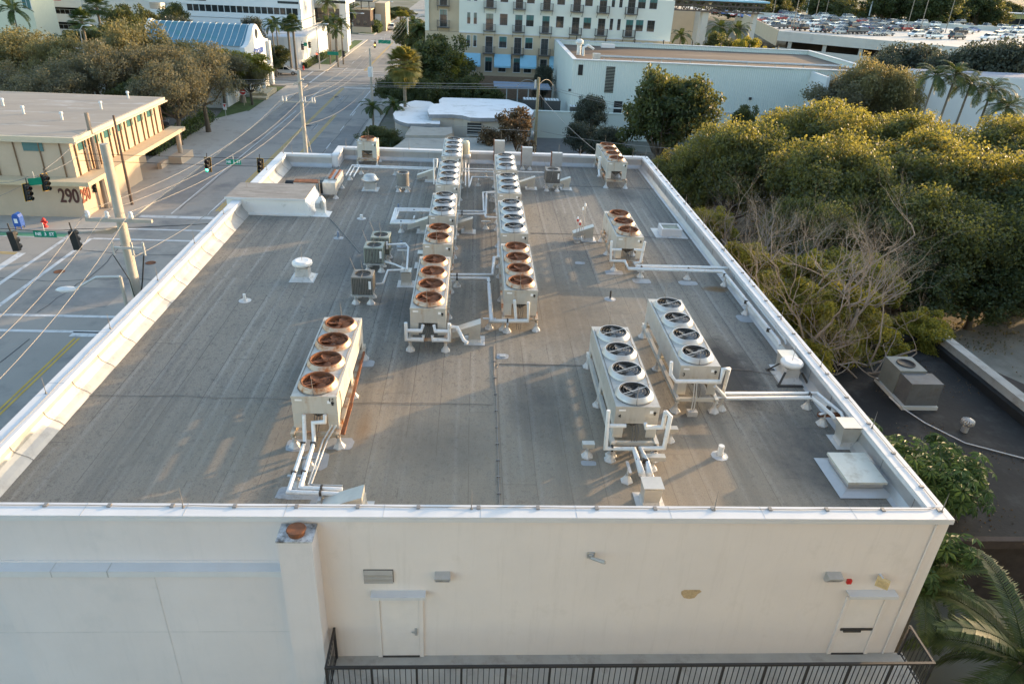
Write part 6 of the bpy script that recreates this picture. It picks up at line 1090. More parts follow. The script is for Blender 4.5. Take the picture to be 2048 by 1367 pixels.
tag(wire([FY(604,238,60.9), FY(623,304,60.2)], 0, .025).build('guy_wire', M['wire']), 'taut guy wire with yellow guard on the sunlit pole', 'wire')
def signal(label, p, ang, lit=None, plate=True, h=1.05):
    t = thing('traffic_signal', label, 'traffic light', p); T = Matrix.Translation(p) @ Matrix.Rotation(ang,4,'Z') @ Matrix.Rotation(R(4),4,'Y')   # faces -Y when ang = 0
    q = MB(); q.box(-.17,.17,-.10,.12,-h/2,h/2,0,T); q.bar(T @ Vector((0,0,h/2)), T @ Vector((0,0,h/2+.45)), .05); q.build('housing', M['black'], t)
    if plate: q = MB(); q.box(-.27,.27,.121,.135,-h/2-.09,h/2+.09,0,T); q.box(-.25,.25,.119,.1205,-h/2-.07,h/2+.07,1,T); q.build('backplate', [M['yellow'], M['black']], t)
    for k, c in enumerate(((.5,.02,.01),(.6,.3,.01),(.02,.5,.3))):
        z = h/2-.175-k*.35; on = lit == k; q = MB(); a, b_ = T @ Vector((0,-.101,z)), T @ Vector((0,-.115,z)); q.cyl(a, b_, .13,.12,12); q.build('lens', emis('signal_lit', ((1,.05,.02),(1,.5,.05),(.05,1,.6))[k], 4) if on else glassy('signal_lens', tuple(v*.12 for v in c)), t)
        q = MB(); q.cyl(T @ Vector((0,-.117,z)), T @ Vector((0,-.32,z-.02)), .145,.145,10,0,False); q.build('visor', M['black'], t)
    return t
def sign(label, p, ang, s, w_=1.5, h=.42, m='green'):
    t = thing('street_name_sign', label, 'street sign', p); T = Matrix.Translation(p) @ Matrix.Rotation(ang,4,'Z'); q = MB(); q.box(-w_/2,w_/2,-.015,.015,-h/2,h/2,0,T); q.bar(T @ Vector((-.0,0,h/2)), T @ Vector((0,0,h/2+.45)), .05, .05, 1); q.build('panel', [M[m], M['steel']], t)
    if s: text('lettering', s, h*.72, M['textwhite'], t, T @ Vector((0,-.022,0)), (R(90),0,ang), .003, .006)
signal('traffic signal seen from behind at the left edge of the view', FY(28,482,YS), R(180), None, False); signal('traffic signal seen from behind left of the tall concrete pole', FY(150,480,YS), R(180), None, False); sign('green NE 3 ST sign hung between the two signals seen from behind', FY(90,468,YS), 0, 'NE  3  ST', 1.15, .34)
signal('yellow backed traffic signal at the left, lower of the tilted pair', FY(57,385,50), R(62)); signal('yellow backed traffic signal right of the tilted green sign', FY(92,365,51), R(62)); sign('tilted white bordered green street sign between the yellow backed signals', FY(70,363,50.5), R(32), '', .8, .5)
signal('traffic signal over the road showing a green light', FY(415,330,60), 0, 2); signal('dark traffic signal over the road just left of the roof corner', FY(520,332,60), 0); sign('green NE 3 ST sign over the main road between two signals', FY(467,324,60), 0, 'NE  3  ST', 1.2, .4)
signal('far traffic signal showing yellow over the road', FY(750,90,140), 0, 1, False); sign('far green street sign over the road beside the yellow light', FY(769,84,140), 0, '', 2.2, .6); signal('far traffic signal showing red on the corner pole', FY(634,112,142), 0, 0, False); sign('far green street sign hung over the left pavement', FY(666,107,142), 0, '', 2.0, .6)
for k, (px, py) in enumerate(((604,94),(618,90),(687,108))): signal('far dark traffic signal seen edge on, %s from the left before the curved wall' % ORD[k], FY(px,py,140), R(90 if k < 2 else 150), None, False)
sign('small green sign between the far edge on signals', FY(611,89,140), 0, '', .6, .6)
signal('small white lit pedestrian signal on the thick wooden pole', FY(189,374,P2.y-.6), R(20), None, False, 1.05)
for c in bpy.data.objects:
    if c.name.startswith('traffic_signal') and c.get('label','').startswith('small white lit'): c.scale = (.8,.8,.8)
# pavement furniture
p_ = G(37,458,.14); t = thing('newspaper_box', 'rounded blue mail box on the pavement under the 290 wall', 'mail box', p_); q = MB(); q.ext([(p_.x-.28,p_.y,.35),(p_.x-.28,p_.y,1.1),(p_.x-.2,p_.y,1.3),(p_.x,p_.y,1.4),(p_.x+.2,p_.y,1.3),(p_.x+.28,p_.y,1.1),(p_.x+.28,p_.y,.35)], (0,.55,0)); q.build('body', M['blue'], t)
t.name = 'mail_box'; q = MB()
for dx in (-.22,.22):
    for dy in (.05,.5): q.box(p_.x+dx-.03,p_.x+dx+.03,p_.y+dy-.03,p_.y+dy+.03,.14,.35)
q.build('leg', M['blue'], t); q = MB(); q.box(p_.x-.16,p_.x+.1,p_.y-.012,p_.y-.001,.62,.98); q.build('notice_panel', M['textwhite'], t)
def hydrant(label, px, py):
    p_ = G(px,py,.14); t = thing('fire_hydrant', label, 'fire hydrant', p_); q = MB(); q.lathe(p_, [(.2,0),(.2,.06),(.13,.08),(.13,.5),(.17,.52),(.17,.58),(.14,.66),(.06,.74),(.05,.8),(0,.8)], 12); q.build('barrel', M['red'], t); q = MB(); q.cyl(p_+Vector((-.24,0,.42)), p_+Vector((.24,0,.42)), .07,.07,8); q.cyl(p_+Vector((0,-.25,.38)), p_+Vector((0,0,.38)), .09,.09,8); q.build('nozzle', M['red'], t)
hydrant('red fire hydrant on the pavement under the 290 wall', 91, 454); hydrant('far red fire hydrant at the corner by the curved wall', 607, 140)
p_ = G(489,212,.1); t = thing('do_not_enter_sign', 'red and white do not enter sign on the lawn by the bank', 'road sign', p_); q = MB(); q.cyl(p_, p_+Vector((0,0,2.4)), .04,.04,6); q.build('post', M['tan'], t); q = MB(); q.box(p_.x-.45,p_.x+.45,p_.y-.06,p_.y-.045,1.65,2.55); q.build('panel', M['textwhite'], t); q = MB(); q.cyl((p_.x,p_.y-.062,2.1),(p_.x,p_.y-.068,2.1),.42,.42,20); q.build('disc', M['red'], t); q = MB(); q.box(p_.x-.3,p_.x+.3,p_.y-.075,p_.y-.0685,2.04,2.16); q.build('bar', M['textwhite'], t)
p_ = G(453,238,.1); t = thing('small_red_sign', 'small red and white sign post at the lot entrance by the hedge', 'road sign', p_); q = MB(); q.cyl(p_, p_+Vector((0,0,2.0)), .04,.04,6); q.build('post', M['steel'], t); q = MB(); q.box(p_.x-.25,p_.x+.25,p_.y-.06,p_.y-.045,1.3,2.1); q.build('panel', M['textwhite'], t); q = MB(); q.ext([(p_.x-.2,p_.y-.062,2.0),(p_.x+.2,p_.y-.062,2.0),(p_.x,p_.y-.062,1.6)], (0,-.006,0)); q.build('triangle', M['red'], t)
p_ = G(757,62,.1); t = thing('roadside_sign', 'white rectangular sign beside the road beyond the crossing', 'road sign', p_); q = MB(); q.cyl(p_, p_+Vector((0,0,3.2)), .08,.08,6); q.build('post', M['steel'], t); q = MB(); q.box(p_.x-.9,p_.x+.9,p_.y-.1,p_.y-.081,2.6,4.6); q.build('panel', M['bw'], t)
# ================================================================ vegetation
LM = dict(
 gold=leafmat('leaf_golden', (.036,.052,.027), (.080,.098,.042), (.47,.42,.07), .33),
 lime=leafmat('leaf_lime', (.07,.098,.016), (.20,.195,.035), (.50,.42,.05), .38),
 olive=leafmat('leaf_olive', (.080,.086,.044), (.155,.150,.074), (.44,.36,.12), .32),
 oliveg=leafmat('leaf_olive_grey', (.072,.078,.054), (.14,.136,.088), (.36,.30,.13), .3),
 dark=leafmat('leaf_dark', (.024,.038,.018), (.062,.084,.030), (.24,.24,.05), .28),
 grey=leafmat('leaf_grey', (.032,.042,.032), (.075,.085,.062), (.14,.15,.07), .2),
 brown=leafmat('leaf_brown', (.05,.040,.022), (.12,.085,.045), (.25,.15,.06), .25),
 palm=leafmat('leaf_palm', (.020,.042,.014), (.058,.088,.026), (.15,.19,.04), .22),
 fan=leafmat('leaf_fan_palm', (.05,.075,.022), (.17,.16,.05), (.45,.38,.08), .35),
 sche=leafmat('leaf_schefflera', (.022,.055,.016), (.06,.115,.03), (.14,.24,.05), .22))
M['bark'] = mat('bark', (.12,.095,.07), .95, var=.3, scale=4, stretch=(3,3,.5), bump=.4); M['barkbare'] = mat('bark_bare', (.26,.225,.185), .9, var=.3, scale=4, stretch=(3,3,.5)); M['barkg'] = mat('bark_pale', (.30,.265,.22), .9, var=.25, scale=4, stretch=(3,3,.5)); M['palmtrunk'] = mat('palm_trunk', (.20,.17,.13), .9, var=.25, scale=3, stretch=(1,1,5))
def leaves(name, C, Rd, n, size, m, parent, rng, flat=.75, asp=.45, up=.4):
    C = np.asarray(C); N = len(C)*n; c = np.repeat(C, n, 0); r = np.repeat(np.asarray(Rd), n)[:, None]
    d = rng.normal(size=(N,3)); d /= np.linalg.norm(d, axis=1)[:, None]; rad = rng.random((N,1))**.45
    p = c + d*rad*r*np.array([1,1,flat])
    nrm = rng.normal(size=(N,3))*.8 + d*.7; nrm[:,2] += up; nrm /= np.linalg.norm(nrm, axis=1)[:, None]
    t = np.cross(nrm, rng.normal(size=(N,3))); t /= np.linalg.norm(t, axis=1)[:, None]; b = np.cross(nrm, t)
    s = (size*rng.uniform(.65,1.35,(N,1)))/2
    V = np.stack([p-t*s, p+b*s*asp*2-t*s*.1, p+t*s, p-b*s*asp*2-t*s*.1], 1).reshape(-1,3)
    me = bpy.data.meshes.new(name); F = np.arange(N*4).reshape(-1,4)
    me.vertices.add(N*4); me.vertices.foreach_set('co', V.astype(np.float32).ravel()); me.loops.add(N*4); me.loops.foreach_set('vertex_index', F.ravel().astype(np.int32))
    me.polygons.add(N); me.polygons.foreach_set('loop_start', (np.arange(N)*4).astype(np.int32)); me.update(calc_edges=True); me.validate()
    me.materials.append(m); o = bpy.data.objects.new(name, me); COL.objects.link(o)
    if parent is not None: o.parent = parent
    return o
def treeproto(H, Rc, th, seed, m, bark, lobes=9, per=16, n=160, size=.24, cr=.75, low=.28, limbs=True, shell=.8, flat=.75, asp=.45):
    rng = np.random.default_rng(seed); t = thing('tree', 'prototype', 'tree'); C, Rd = [], []; hz = (H-th*low)/2; zc = H-hz
    L = []
    for k in range(lobes):
        a = 2*math.pi*(k+rng.random()*.6)/lobes*1.618*2; e = rng.uniform(-.45,.95); rr = rng.uniform(.45,.72)
        L.append((np.array([math.cos(a)*math.cos(e)*Rc*rr, math.sin(a)*math.cos(e)*Rc*rr, zc+math.sin(e)*hz*.62]), Rc*rng.uniform(.36,.52)))
    L.append((np.array([0,0,zc+hz*.3]), Rc*.5))
    for c, r in L:
        for j in range(per):
            d = rng.normal(size=3); d[2] += .35; d /= np.linalg.norm(d); f = shell+(1-shell)*rng.random() if rng.random() < .75 else rng.random()*.8
            q = c + d*r*f*np.array([1,1,.85])
            if q[2] < th*.55: q[2] = th*.55+rng.random()*.6
            C.append(q); Rd.append(cr*rng.uniform(.7,1.25))
    tr = MB(); fork = np.array([rng.uniform(-.3,.3), rng.uniform(-.3,.3), th]); w0 = .035*H
    tr.tube([(0,0,-.1),(0,0,th*.3),tuple(fork*np.array([.6,.6,.8])),tuple(fork)], [w0*1.25,w0,w0*.85,w0*.8], 8)
    if limbs:
        for c, r in L:
            mid = fork*.5+c*.5+np.array([rng.uniform(-.4,.4),rng.uniform(-.4,.4),-.12*H*rng.random()]); tr.tube([tuple(fork*.97),tuple(mid),tuple(c)], [w0*.5,w0*.32,w0*.14], 6)
            for j in range(6):
                d = rng.normal(size=3); d[2] = abs(d[2])*.7; d /= np.linalg.norm(d); s_ = c*.75+mid*.25; tr.tube([tuple(s_),tuple(s_+d*r*.5+np.array([0,0,-.1])),tuple(s_+d*r*1.0)], [w0*.13,w0*.08,w0*.03], 4)
    tr.build('trunk', bark, t); leaves('crown', C, Rd, n, size, m, t, rng, flat, asp); return t
POOL = {}; USED = set()
SPEC = dict(
 gold=[dict(H=12,Rc=6.6,th=2.6,seed=s_,m=LM['gold'],bark=M['bark'],lobes=18,per=15,n=185,size=.215,cr=1.3,low=.2,shell=.6) for s_ in (1,2,3)],
 lime=[dict(H=7.5,Rc=2.8,th=2,seed=s_,m=LM['lime'],bark=M['barkg'],lobes=9,per=11,n=190,size=.155,cr=.62,low=.4) for s_ in (4,5)],
 olive=[dict(H=9,Rc=5.2,th=3.0,seed=s_,m=LM['olive'],bark=M['bark'],lobes=11,per=13,n=115,size=.21,cr=1.1,low=.75,shell=.6) for s_ in (6,7)],
 oliveg=[dict(H=9,Rc=5.2,th=3.2,seed=s_,m=LM['oliveg'],bark=M['bark'],lobes=11,per=12,n=95,size=.20,cr=1.1,low=.8,shell=.6) for s_ in (8,9)],
 dark=[dict(H=9,Rc=5,th=2,seed=s_,m=LM['dark'],bark=M['bark'],lobes=12,per=14,n=130,size=.27,cr=1.0,low=.3) for s_ in (10,11)],
 grey=[dict(H=9,Rc=5,th=2,seed=s_,m=LM['grey'],bark=M['bark'],lobes=11,per=13,n=110,size=.24,cr=1.2,low=.3,shell=.6) for s_ in (12,)],
 brown=[dict(H=8,Rc=3.4,th=2,seed=s_,m=LM['brown'],bark=M['bark'],lobes=8,per=9,n=60,size=.24,cr=.7,low=.3) for s_ in (13,)])
def tree(kind, x, y, H, Rr, label, name='tree', group=None, z=0, rz=None, rnd=random.Random(12)):
    sp = SPEC[kind]; k = tree.n.get(kind, 0) % len(sp); tree.n[kind] = tree.n.get(kind, 0)+1; key = (kind, k)
    if key not in POOL: POOL[key] = treeproto(**sp[k])
    t = POOL[key]; s_ = (Rr/sp[k]['Rc'], Rr/sp[k]['Rc'], H/sp[k]['H']); rz = rnd.uniform(0,6.28) if rz is None else rz
    if key not in USED: USED.add(key); t.location = (x,y,z); t.rotation_euler = (0,0,rz); t.scale = s_; c = t
    else: c = dup(t, (x,y,z), rz, None, None, s_)
    c['label'] = label; c.name = name
    if group: c['group'] = group
    elif 'group' in c: del c['group']
    return c
tree.n = {}
def tpx(kind, px, pyt, Y, Rr, label, name='tree', group=None): p_ = FY(px,pyt,Y); return tree(kind, p_.x, Y, max(2,p_.z), Rr, label, name, group)
# big golden green trees, right
for x, y, H, Rr, l in ((21.5,57,10.6,5.2,'golden green tree at the left end of the big right hand grove, by the warehouse'),(30,63,11.6,6.2,'tall golden green tree at the back of the right grove, left of its middle'),(38.8,62.5,10.9,5.9,'golden topped tree at the back of the right grove under the first coconut palm'),(48,61,10.8,6.3,'golden topped tree at the back right of the grove under the last coconut palm'),(26,50.5,11.0,5.0,'shaded green tree at the front left of the grove, over the leafless branches'),(34.5,52,11.2,6.0,'big shaded tree in the middle of the right grove'),(42.5,46.5,11.0,7.2,'large tree at the front right of the grove whose low boughs hang over the gravel'),(54,52,10.8,7.4,'golden tree cut by the right edge of the view'),(30.5,44.8,9.2,4.8,'lower dark crown in the grove just behind the bare branches'),(36.5,43,8.6,4.6,'low leaning crown of the grove at the gravel edge'),(23.5,45.5,8.2,4.0,'small dark crown between the grove and the bare branches')): tree('gold', x, y, H, Rr, l, 'broadleaf_tree', 'big trees of the right hand grove')
for x, y, H, Rr, l in ((28,41.5,6,3.6,'low dark tree filling under the grove behind the bare branches'),(33.5,41.8,5.6,3.4,'low dark tree under the grove at the left end of the gravel'),(39,45,6.2,4.2,'low dark tree under the grove at the back of the gravel'),(46,45,6.6,4.6,'low dark tree at the right end of the gravel back edge')): tree('dark', x, y, H, Rr, l, 'understorey_tree', 'low trees under the grove')
for x, y, H, Rr, l in ((50,40,11,6.5,'unseen tall tree past the gravel lot, added to shade the dark roof'),(46,31,10,6,'unseen tree right of the gravel lot, added to shade the near dark roof')): tree('gold', x, y, H, Rr, l, 'broadleaf_tree', 'unseen shade trees added right of the gravel lot')  # both stand out of view, added to cast shade on the dark roof
tree('gold', 18.2, 60, 7.6, 3.4, 'smaller golden tree nearest the far right corner of the roof', 'broadleaf_tree', 'big trees of the right hand grove')
for x, y, H, Rr, l in ((15.6,45,7.6,1.8,'slim bright green tree against the right parapet'),(15.6,39,7.2,2.5,'lime leaved tree by the right wall under the leafless branches'),(16.4,34.2,7.0,2.8,'yellow green tree by the right wall in the middle of the bare branches'),(19.2,37.2,7.2,2.8,'lime tree further out among the bare branches'),(15.4,29.6,5.8,2.0,'small yellow green tree under the long bare bough'),(20.5,33,6.4,2.3,'lime tree beside the dark roof corner'),(22.6,38.5,7.0,2.7,'lime tree at the far side of the bare branches'),(18.3,32.6,7.2,2.2,'lime crown in the heart of the bare branches'),(25.0,34.0,5.2,1.8,'lime bush beyond the far edge of the dark roof'),(14.9,25.4,4.9,1.5,'low yellow shrub between parapet and dark roof')): tree('lime', x, y, H, Rr, l, 'small_tree', 'lime leaved trees along the right wall')
tree('dark', 20.4, 78, 11.2, 5.3, 'dense dark round tree before the warehouse wall', 'round_tree')
# leafless tree
def baretree(bx, by, sc_, seed, label):
    rng = random.Random(seed); t = thing('bare_tree', label, 'tree', (bx,by,0), 'leafless trees by the right wall'); q = MB()
    def grow(p, d, L, r, lv):
        pts = [p]; rs = [r]; n = 5; dd = d.copy()
        for k in range(n):
            dd = (dd + Vector((rng.uniform(-.33,.33), rng.uniform(-.33,.33), rng.uniform(-.2,.28)))).normalized(); pts.append(pts[-1]+dd*L/n); rs.append(r*(1-.62*(k+1)/n))
        q.tube(pts, rs, 7 if lv < 2 else (5 if lv < 4 else 3))
        if lv < 5:
            for k in range(3 if lv < 4 else 4):
                i = rng.choice((2,3,4,5)); nd = (dd*.75 + Vector((rng.uniform(-1,1), rng.uniform(-1,1), rng.uniform(-.35,.85)))).normalized(); grow(pts[i], nd, L*rng.uniform(.52,.76), rs[i]*.78, lv+1)
    for d, L, r in (((.75,-.15,.62),5.2,.20),((.3,.65,.85),5.2,.20),((-.1,.2,1),4.6,.18),((.6,.45,.75),5.4,.2),((.1,-.35,.9),4.2,.15),((.95,.1,.30),6.0,.17),((.25,1.1,.7),5.6,.16))+((((1,-.22,.10),6.0,.12),((.95,-.5,.10),5.2,.10)) if seed == 21 else ()): grow(Vector((bx,by,1.6+rng.random()*1.2)), Vector(d).normalized(), L*sc_, r*sc_, 0)
    q.tube([(bx,by,0),(bx-.05,by,1),(bx,by,2.4)], [.36,.28,.22], 9); q.build('branches', M['barkbare'], t)
baretree(17.0,31.5,.98,21,'leafless tree with twisting pale branches reaching over the dark roof'); baretree(16.6,41,.8,23,'smaller leafless tree further back against the right parapet')
# leafy umbrella plants (schefflera)
def umbrella_plant(label, x, y, H, Rr, seed, nst=9, nl=34, z=0):
    rng = np.random.default_rng(seed); t = thing('umbrella_plant', label, 'shrub', (x,y,z), 'umbrella plants at the right wall'); st = MB(); q = MB()
    for k in range(nst):
        a = rng.uniform(0,6.28); rr = Rr*rng.uniform(.1,.75); tip = Vector((x+rr*math.cos(a), y+rr*math.sin(a), z+H*rng.uniform(.6,.95))); st.tube([(x+.1*math.cos(a),y+.1*math.sin(a),z),((x+tip.x)/2,(y+tip.y)/2,z+H*.45),tuple(tip)], [.07,.05,.03], 5)
        for j in range(nl):
            d = Vector(rng.normal(size=3)); d.z = d.z*.7+.15; d.normalize(); c = tip + d*rng.uniform(.25,.85)*Rr*.42; s_ = rng.uniform(.26,.44); ax = (d*.6+Vector((0,0,.8))).normalized(); e1 = ax.orthogonal().normalized(); e2 = ax.cross(e1); b0 = rng.uniform(0,6)
            for i in range(8):
                th_ = b0+i*.785; o_ = e1*math.cos(th_)+e2*math.sin(th_); sd = ax.cross(o_); m_ = c+o_*s_*.55-ax*s_*.04; tp = c+o_*s_-ax*s_*.32; w_ = s_*.17
                q.face([c+o_*s_*.12, m_+sd*w_, tp, m_-sd*w_])
    st.build('stem', M['barkg'], t); q.build('leaves', LM['sche'], t)
for i, a in enumerate((('glossy umbrella plant nearest the roof hatch corner',15.6,19.8,5.4,2.3),('umbrella plant behind the largest one, beside the package unit',15.5,23.2,5.0,2.1),('large umbrella plant with drooping leaflets over the dark roof edge',17.6,20.6,5.4,2.5),('umbrella plant low against the near right corner of the building',15.2,17.2,4.6,2.0))): umbrella_plant(*a, 30+i, 12, 30)
q_ = G(1905,860,3.2); umbrella_plant('single stemmed umbrella plant leaning alone over the dark roof', 19.0, 22.6, 4.9, 1.0, 40, 3, 12)
# palms
def palm_mesh(label, x, y, th, fl, nf, seed, m='palm', lean=(0,0), r=.14, group=None, nlf=30, droop=1.0, name='coconut_palm', ll=.62, lw=.045, old=0, emin=-.3):
    rng = random.Random(seed); t = thing(name, label, 'palm', (x,y,0), group); top = Vector((x+lean[0], y+lean[1], th)); q = MB(); q.tube([(x,y,0),(x+lean[0]*.35,y+lean[1]*.35,th*.4),(x+lean[0]*.75,y+lean[1]*.75,th*.78),tuple(top)], [r*1.4,r,r*.85,r*.75], 8); q.build('trunk', M['palmtrunk'], t)
    c = MB()
    for k in range(nf):
        a = k*2.399+rng.uniform(-.2,.2); e = emin+(1.25-emin)*((k+.5)/nf)+rng.uniform(-.1,.1); L = fl*rng.uniform(.85,1.1); p = top.copy(); pts = [p.copy()]; e0 = e; n = 9
        for s_ in range(n):
            ee = e0-droop*1.25*((s_+1)/n)**1.3; p = p+Vector((math.cos(a)*math.cos(ee), math.sin(a)*math.cos(ee), math.sin(ee)))*L/n; pts.append(p.copy())
        c.tube(pts, [.035*(1-.85*i/n) for i in range(n+1)], 3, 0, False)
        for s_ in range(nlf):
            f = .12+.88*s_/nlf; i = min(n-1, int(f*n)); g_ = f*n-i; b_ = pts[i].lerp(pts[i+1], g_); d = (pts[i+1]-pts[i]).normalized(); sd = d.cross(Vector((0,0,1))); sd = sd.normalized() if sd.length > .01 else Vector((1,0,0)); up = sd.cross(d)
            l_ = ll*fl/3.4*(math.sin(math.pi*min(1,f*.85+.12))**.6)*rng.uniform(.85,1.1)
            for sg in (-1,1):
                o_ = (sd*sg*.9+d*.55+up*.12).normalized(); tip = b_+o_*l_+Vector((0,0,-.30*l_*rng.uniform(.5,1.3))); m_ = b_+o_*l_*.5+Vector((0,0,-.03*l_)); w_ = d*lw*fl/3.4; c.face([b_-w_*.5, m_-w_, tip, m_+w_, b_+w_*.5][::sg])
    c.build('crown', LM[m], t); return t
palm_mesh('large coconut palm at the foot of the near right corner of the building', 16.6, 13.6, 3.0, 3.7, 22, 3, nlf=46, r=.2, lw=.035, emin=-.5); palm_mesh('coconut palm squeezed against the near right wall behind the large one', 14.9, 16.4, 3.2, 2.4, 14, 5, nlf=36, lw=.04); palm_mesh('coconut palm with fronds cut by the lower right corner', 18.5, 11.5, 1.8, 3.4, 16, 6, nlf=40, lw=.035)
for i, (px, py) in enumerate(((1872,152),(1912,150),(1942,168),(1985,178))): p_ = FY(px,py,80); palm_mesh('coconut palm before the white hall, %s from the left of the row of four' % ORD[i], p_.x-.5, 80, p_.z, 2.9, 18, 10+i, lean=(.5,0), group='row of coconut palms', nlf=40, droop=1.25, lw=.035, ll=.8)
p_ = FY(2015,215,78); palm_mesh('dark palm with hanging fronds at the right edge beside the row of four', p_.x, 78, p_.z, 3.4, 20, 19, nlf=38, droop=1.4, lw=.035, ll=.8)
def fan_palm(label, x, y, th, cr, seed, m='fan', nf=46, skirt=True, group=None, r=.2):
    rng = random.Random(seed); t = thing('fan_palm', label, 'palm', (x,y,0), group); q = MB(); q.tube([(x,y,0),(x,y,th*.5),(x,y,th)], [r*1.2,r,r*1.1], 8); q.build('trunk', M['palmtrunk'], t); c = MB(); top = Vector((x,y,th))
    for k in range(nf):
        a = k*2.399; e = (1.35-(2.6 if skirt else 1.9)*(k/nf))+rng.uniform(-.15,.15); d = Vector((math.cos(a)*math.cos(e), math.sin(a)*math.cos(e), math.sin(e))); st = cr*rng.uniform(.42,.6); b_ = top+d*st+Vector((0,0,-.1*st)); c.tube([top, b_], [.03,.02], 3, 0, False)
        sd = d.cross(Vector((0,0,1))).normalized(); up = sd.cross(d)
        for i in range(13):
            th_ = -1.35+2.7*i/12; o_ = d*math.cos(th_)+sd*math.sin(th_); L = cr*.52*(.75+.25*math.cos(th_)); w_ = (sd*math.cos(th_)-d*math.sin(th_))*L*.10; tip = b_+o_*L+Vector((0,0,-.28*L)); c.face([b_, b_+o_*L*.55+w_+up*.02, tip, b_+o_*L*.55-w_+up*.02])
    c.build('crown', LM[m], t); return t
p_ = FY(808,128,95); fan_palm('tall sunlit fan palm with a shaggy crown before the apartment block', p_.x, 95, p_.z, 2.6, 2, nf=90)
for i, (px, py, Y, cr, l) in enumerate(((585,48,142,2.0,'fan palm with a round crown right of the bank gable'),(575,52,147,1.8,'fan palm just behind the round crowned one by the bank'),(193,14,140,2.6,'fan palm rising before the white garage wall'),(163,42,128,2.4,'low fan palm at the foot of the white garage'))): p_ = FY(px,py,Y); fan_palm(l, p_.x, Y, max(2,p_.z), cr, 20+i, 'palm', 40, False)
for i, (px, py, Y, fl, l) in enumerate(((543,50,138,2.2,'slim royal palm nearest the bank gable'),(551,44,141,2.2,'slim royal palm second from the bank gable'),(655,45,156,2.6,'palm at the left of the corner palm cluster'),(668,38,160,2.6,'palm in the middle of the corner palm cluster'),(682,46,158,2.6,'palm at the right of the corner palm cluster'),(672,62,154,2.4,'shorter palm in front of the corner palm cluster'),(695,20,200,3.2,'tall palm behind the corner palm cluster'),(655,5,170,3,'palm before the office wing'),(828,45,165,3.2,'palm beside the road right of the brick shop'),(840,58,150,3.0,'palm by the road near the apartment corner'),(745,214,97,2.0,'short palm on the pavement left of the white roof'),(789,212,93,2.0,'short palm on the pavement touching the white roof'),(25,20,138,3.6,'large palm before the pale yellow building'),(1362,72,136,2.6,'golden palm behind the warehouse beside the apartment end'),(1440,55,138,3.2,'dark palm cluster under the footbridge, left one'),(1475,58,140,3.0,'dark palm cluster under the footbridge, right one'))): p_ = FY(px,py,Y); palm_mesh(l, p_.x, Y, max(2,p_.z), fl, 16, 50+i, 'palm', r=.12, nlf=20, droop=1.1, name='palm_tree', lw=.095, ll=.75)
# parking lot trees, left
for kd, px, py, Y, Rr, l in (('olive',35,62,106,6.5,'big olive brown tree at the far left behind the 290 roof'),('olive',112,78,100,4.6,'olive brown tree right of the big one at the far left'),('oliveg',15,130,90,4.5,'dull tree at the left edge just behind the 290 roof'),('oliveg',170,112,92,5,'dull grey olive tree behind the middle of the 290 roof'),('olive',252,47,101,5.8,'tall golden olive tree in the middle of the parking lot trees'),('oliveg',212,90,91,4.6,'grey olive tree in front of the tall golden one'),('oliveg',300,92,95,4.8,'grey olive tree behind the far corner of the 290 roof'),('olive',350,78,104,4.6,'golden olive tree below the left end of the blue roof'),('oliveg',392,98,92.1,4.6,'forked grey olive tree standing by the hedge'),('oliveg',436,108,107,3.8,'grey olive tree in front of the bank wall'),('lime',472,88,112,4.2,'yellow green tree against the bank gable'),('oliveg',335,135,85,4.2,'low grey olive tree beside the 290 canopy'),('oliveg',90,142,86,4.6,'low dark olive tree behind the left half of the 290 roof'),('dark',265,150,88,3.6,'low dark tree under the parking lot trees'),('olive',495,128,110.5,3.0,'small olive tree at the foot of the bank column')): tpx(kd, px, py, Y, Rr, l, 'parking_lot_tree', 'parking lot trees on the left')
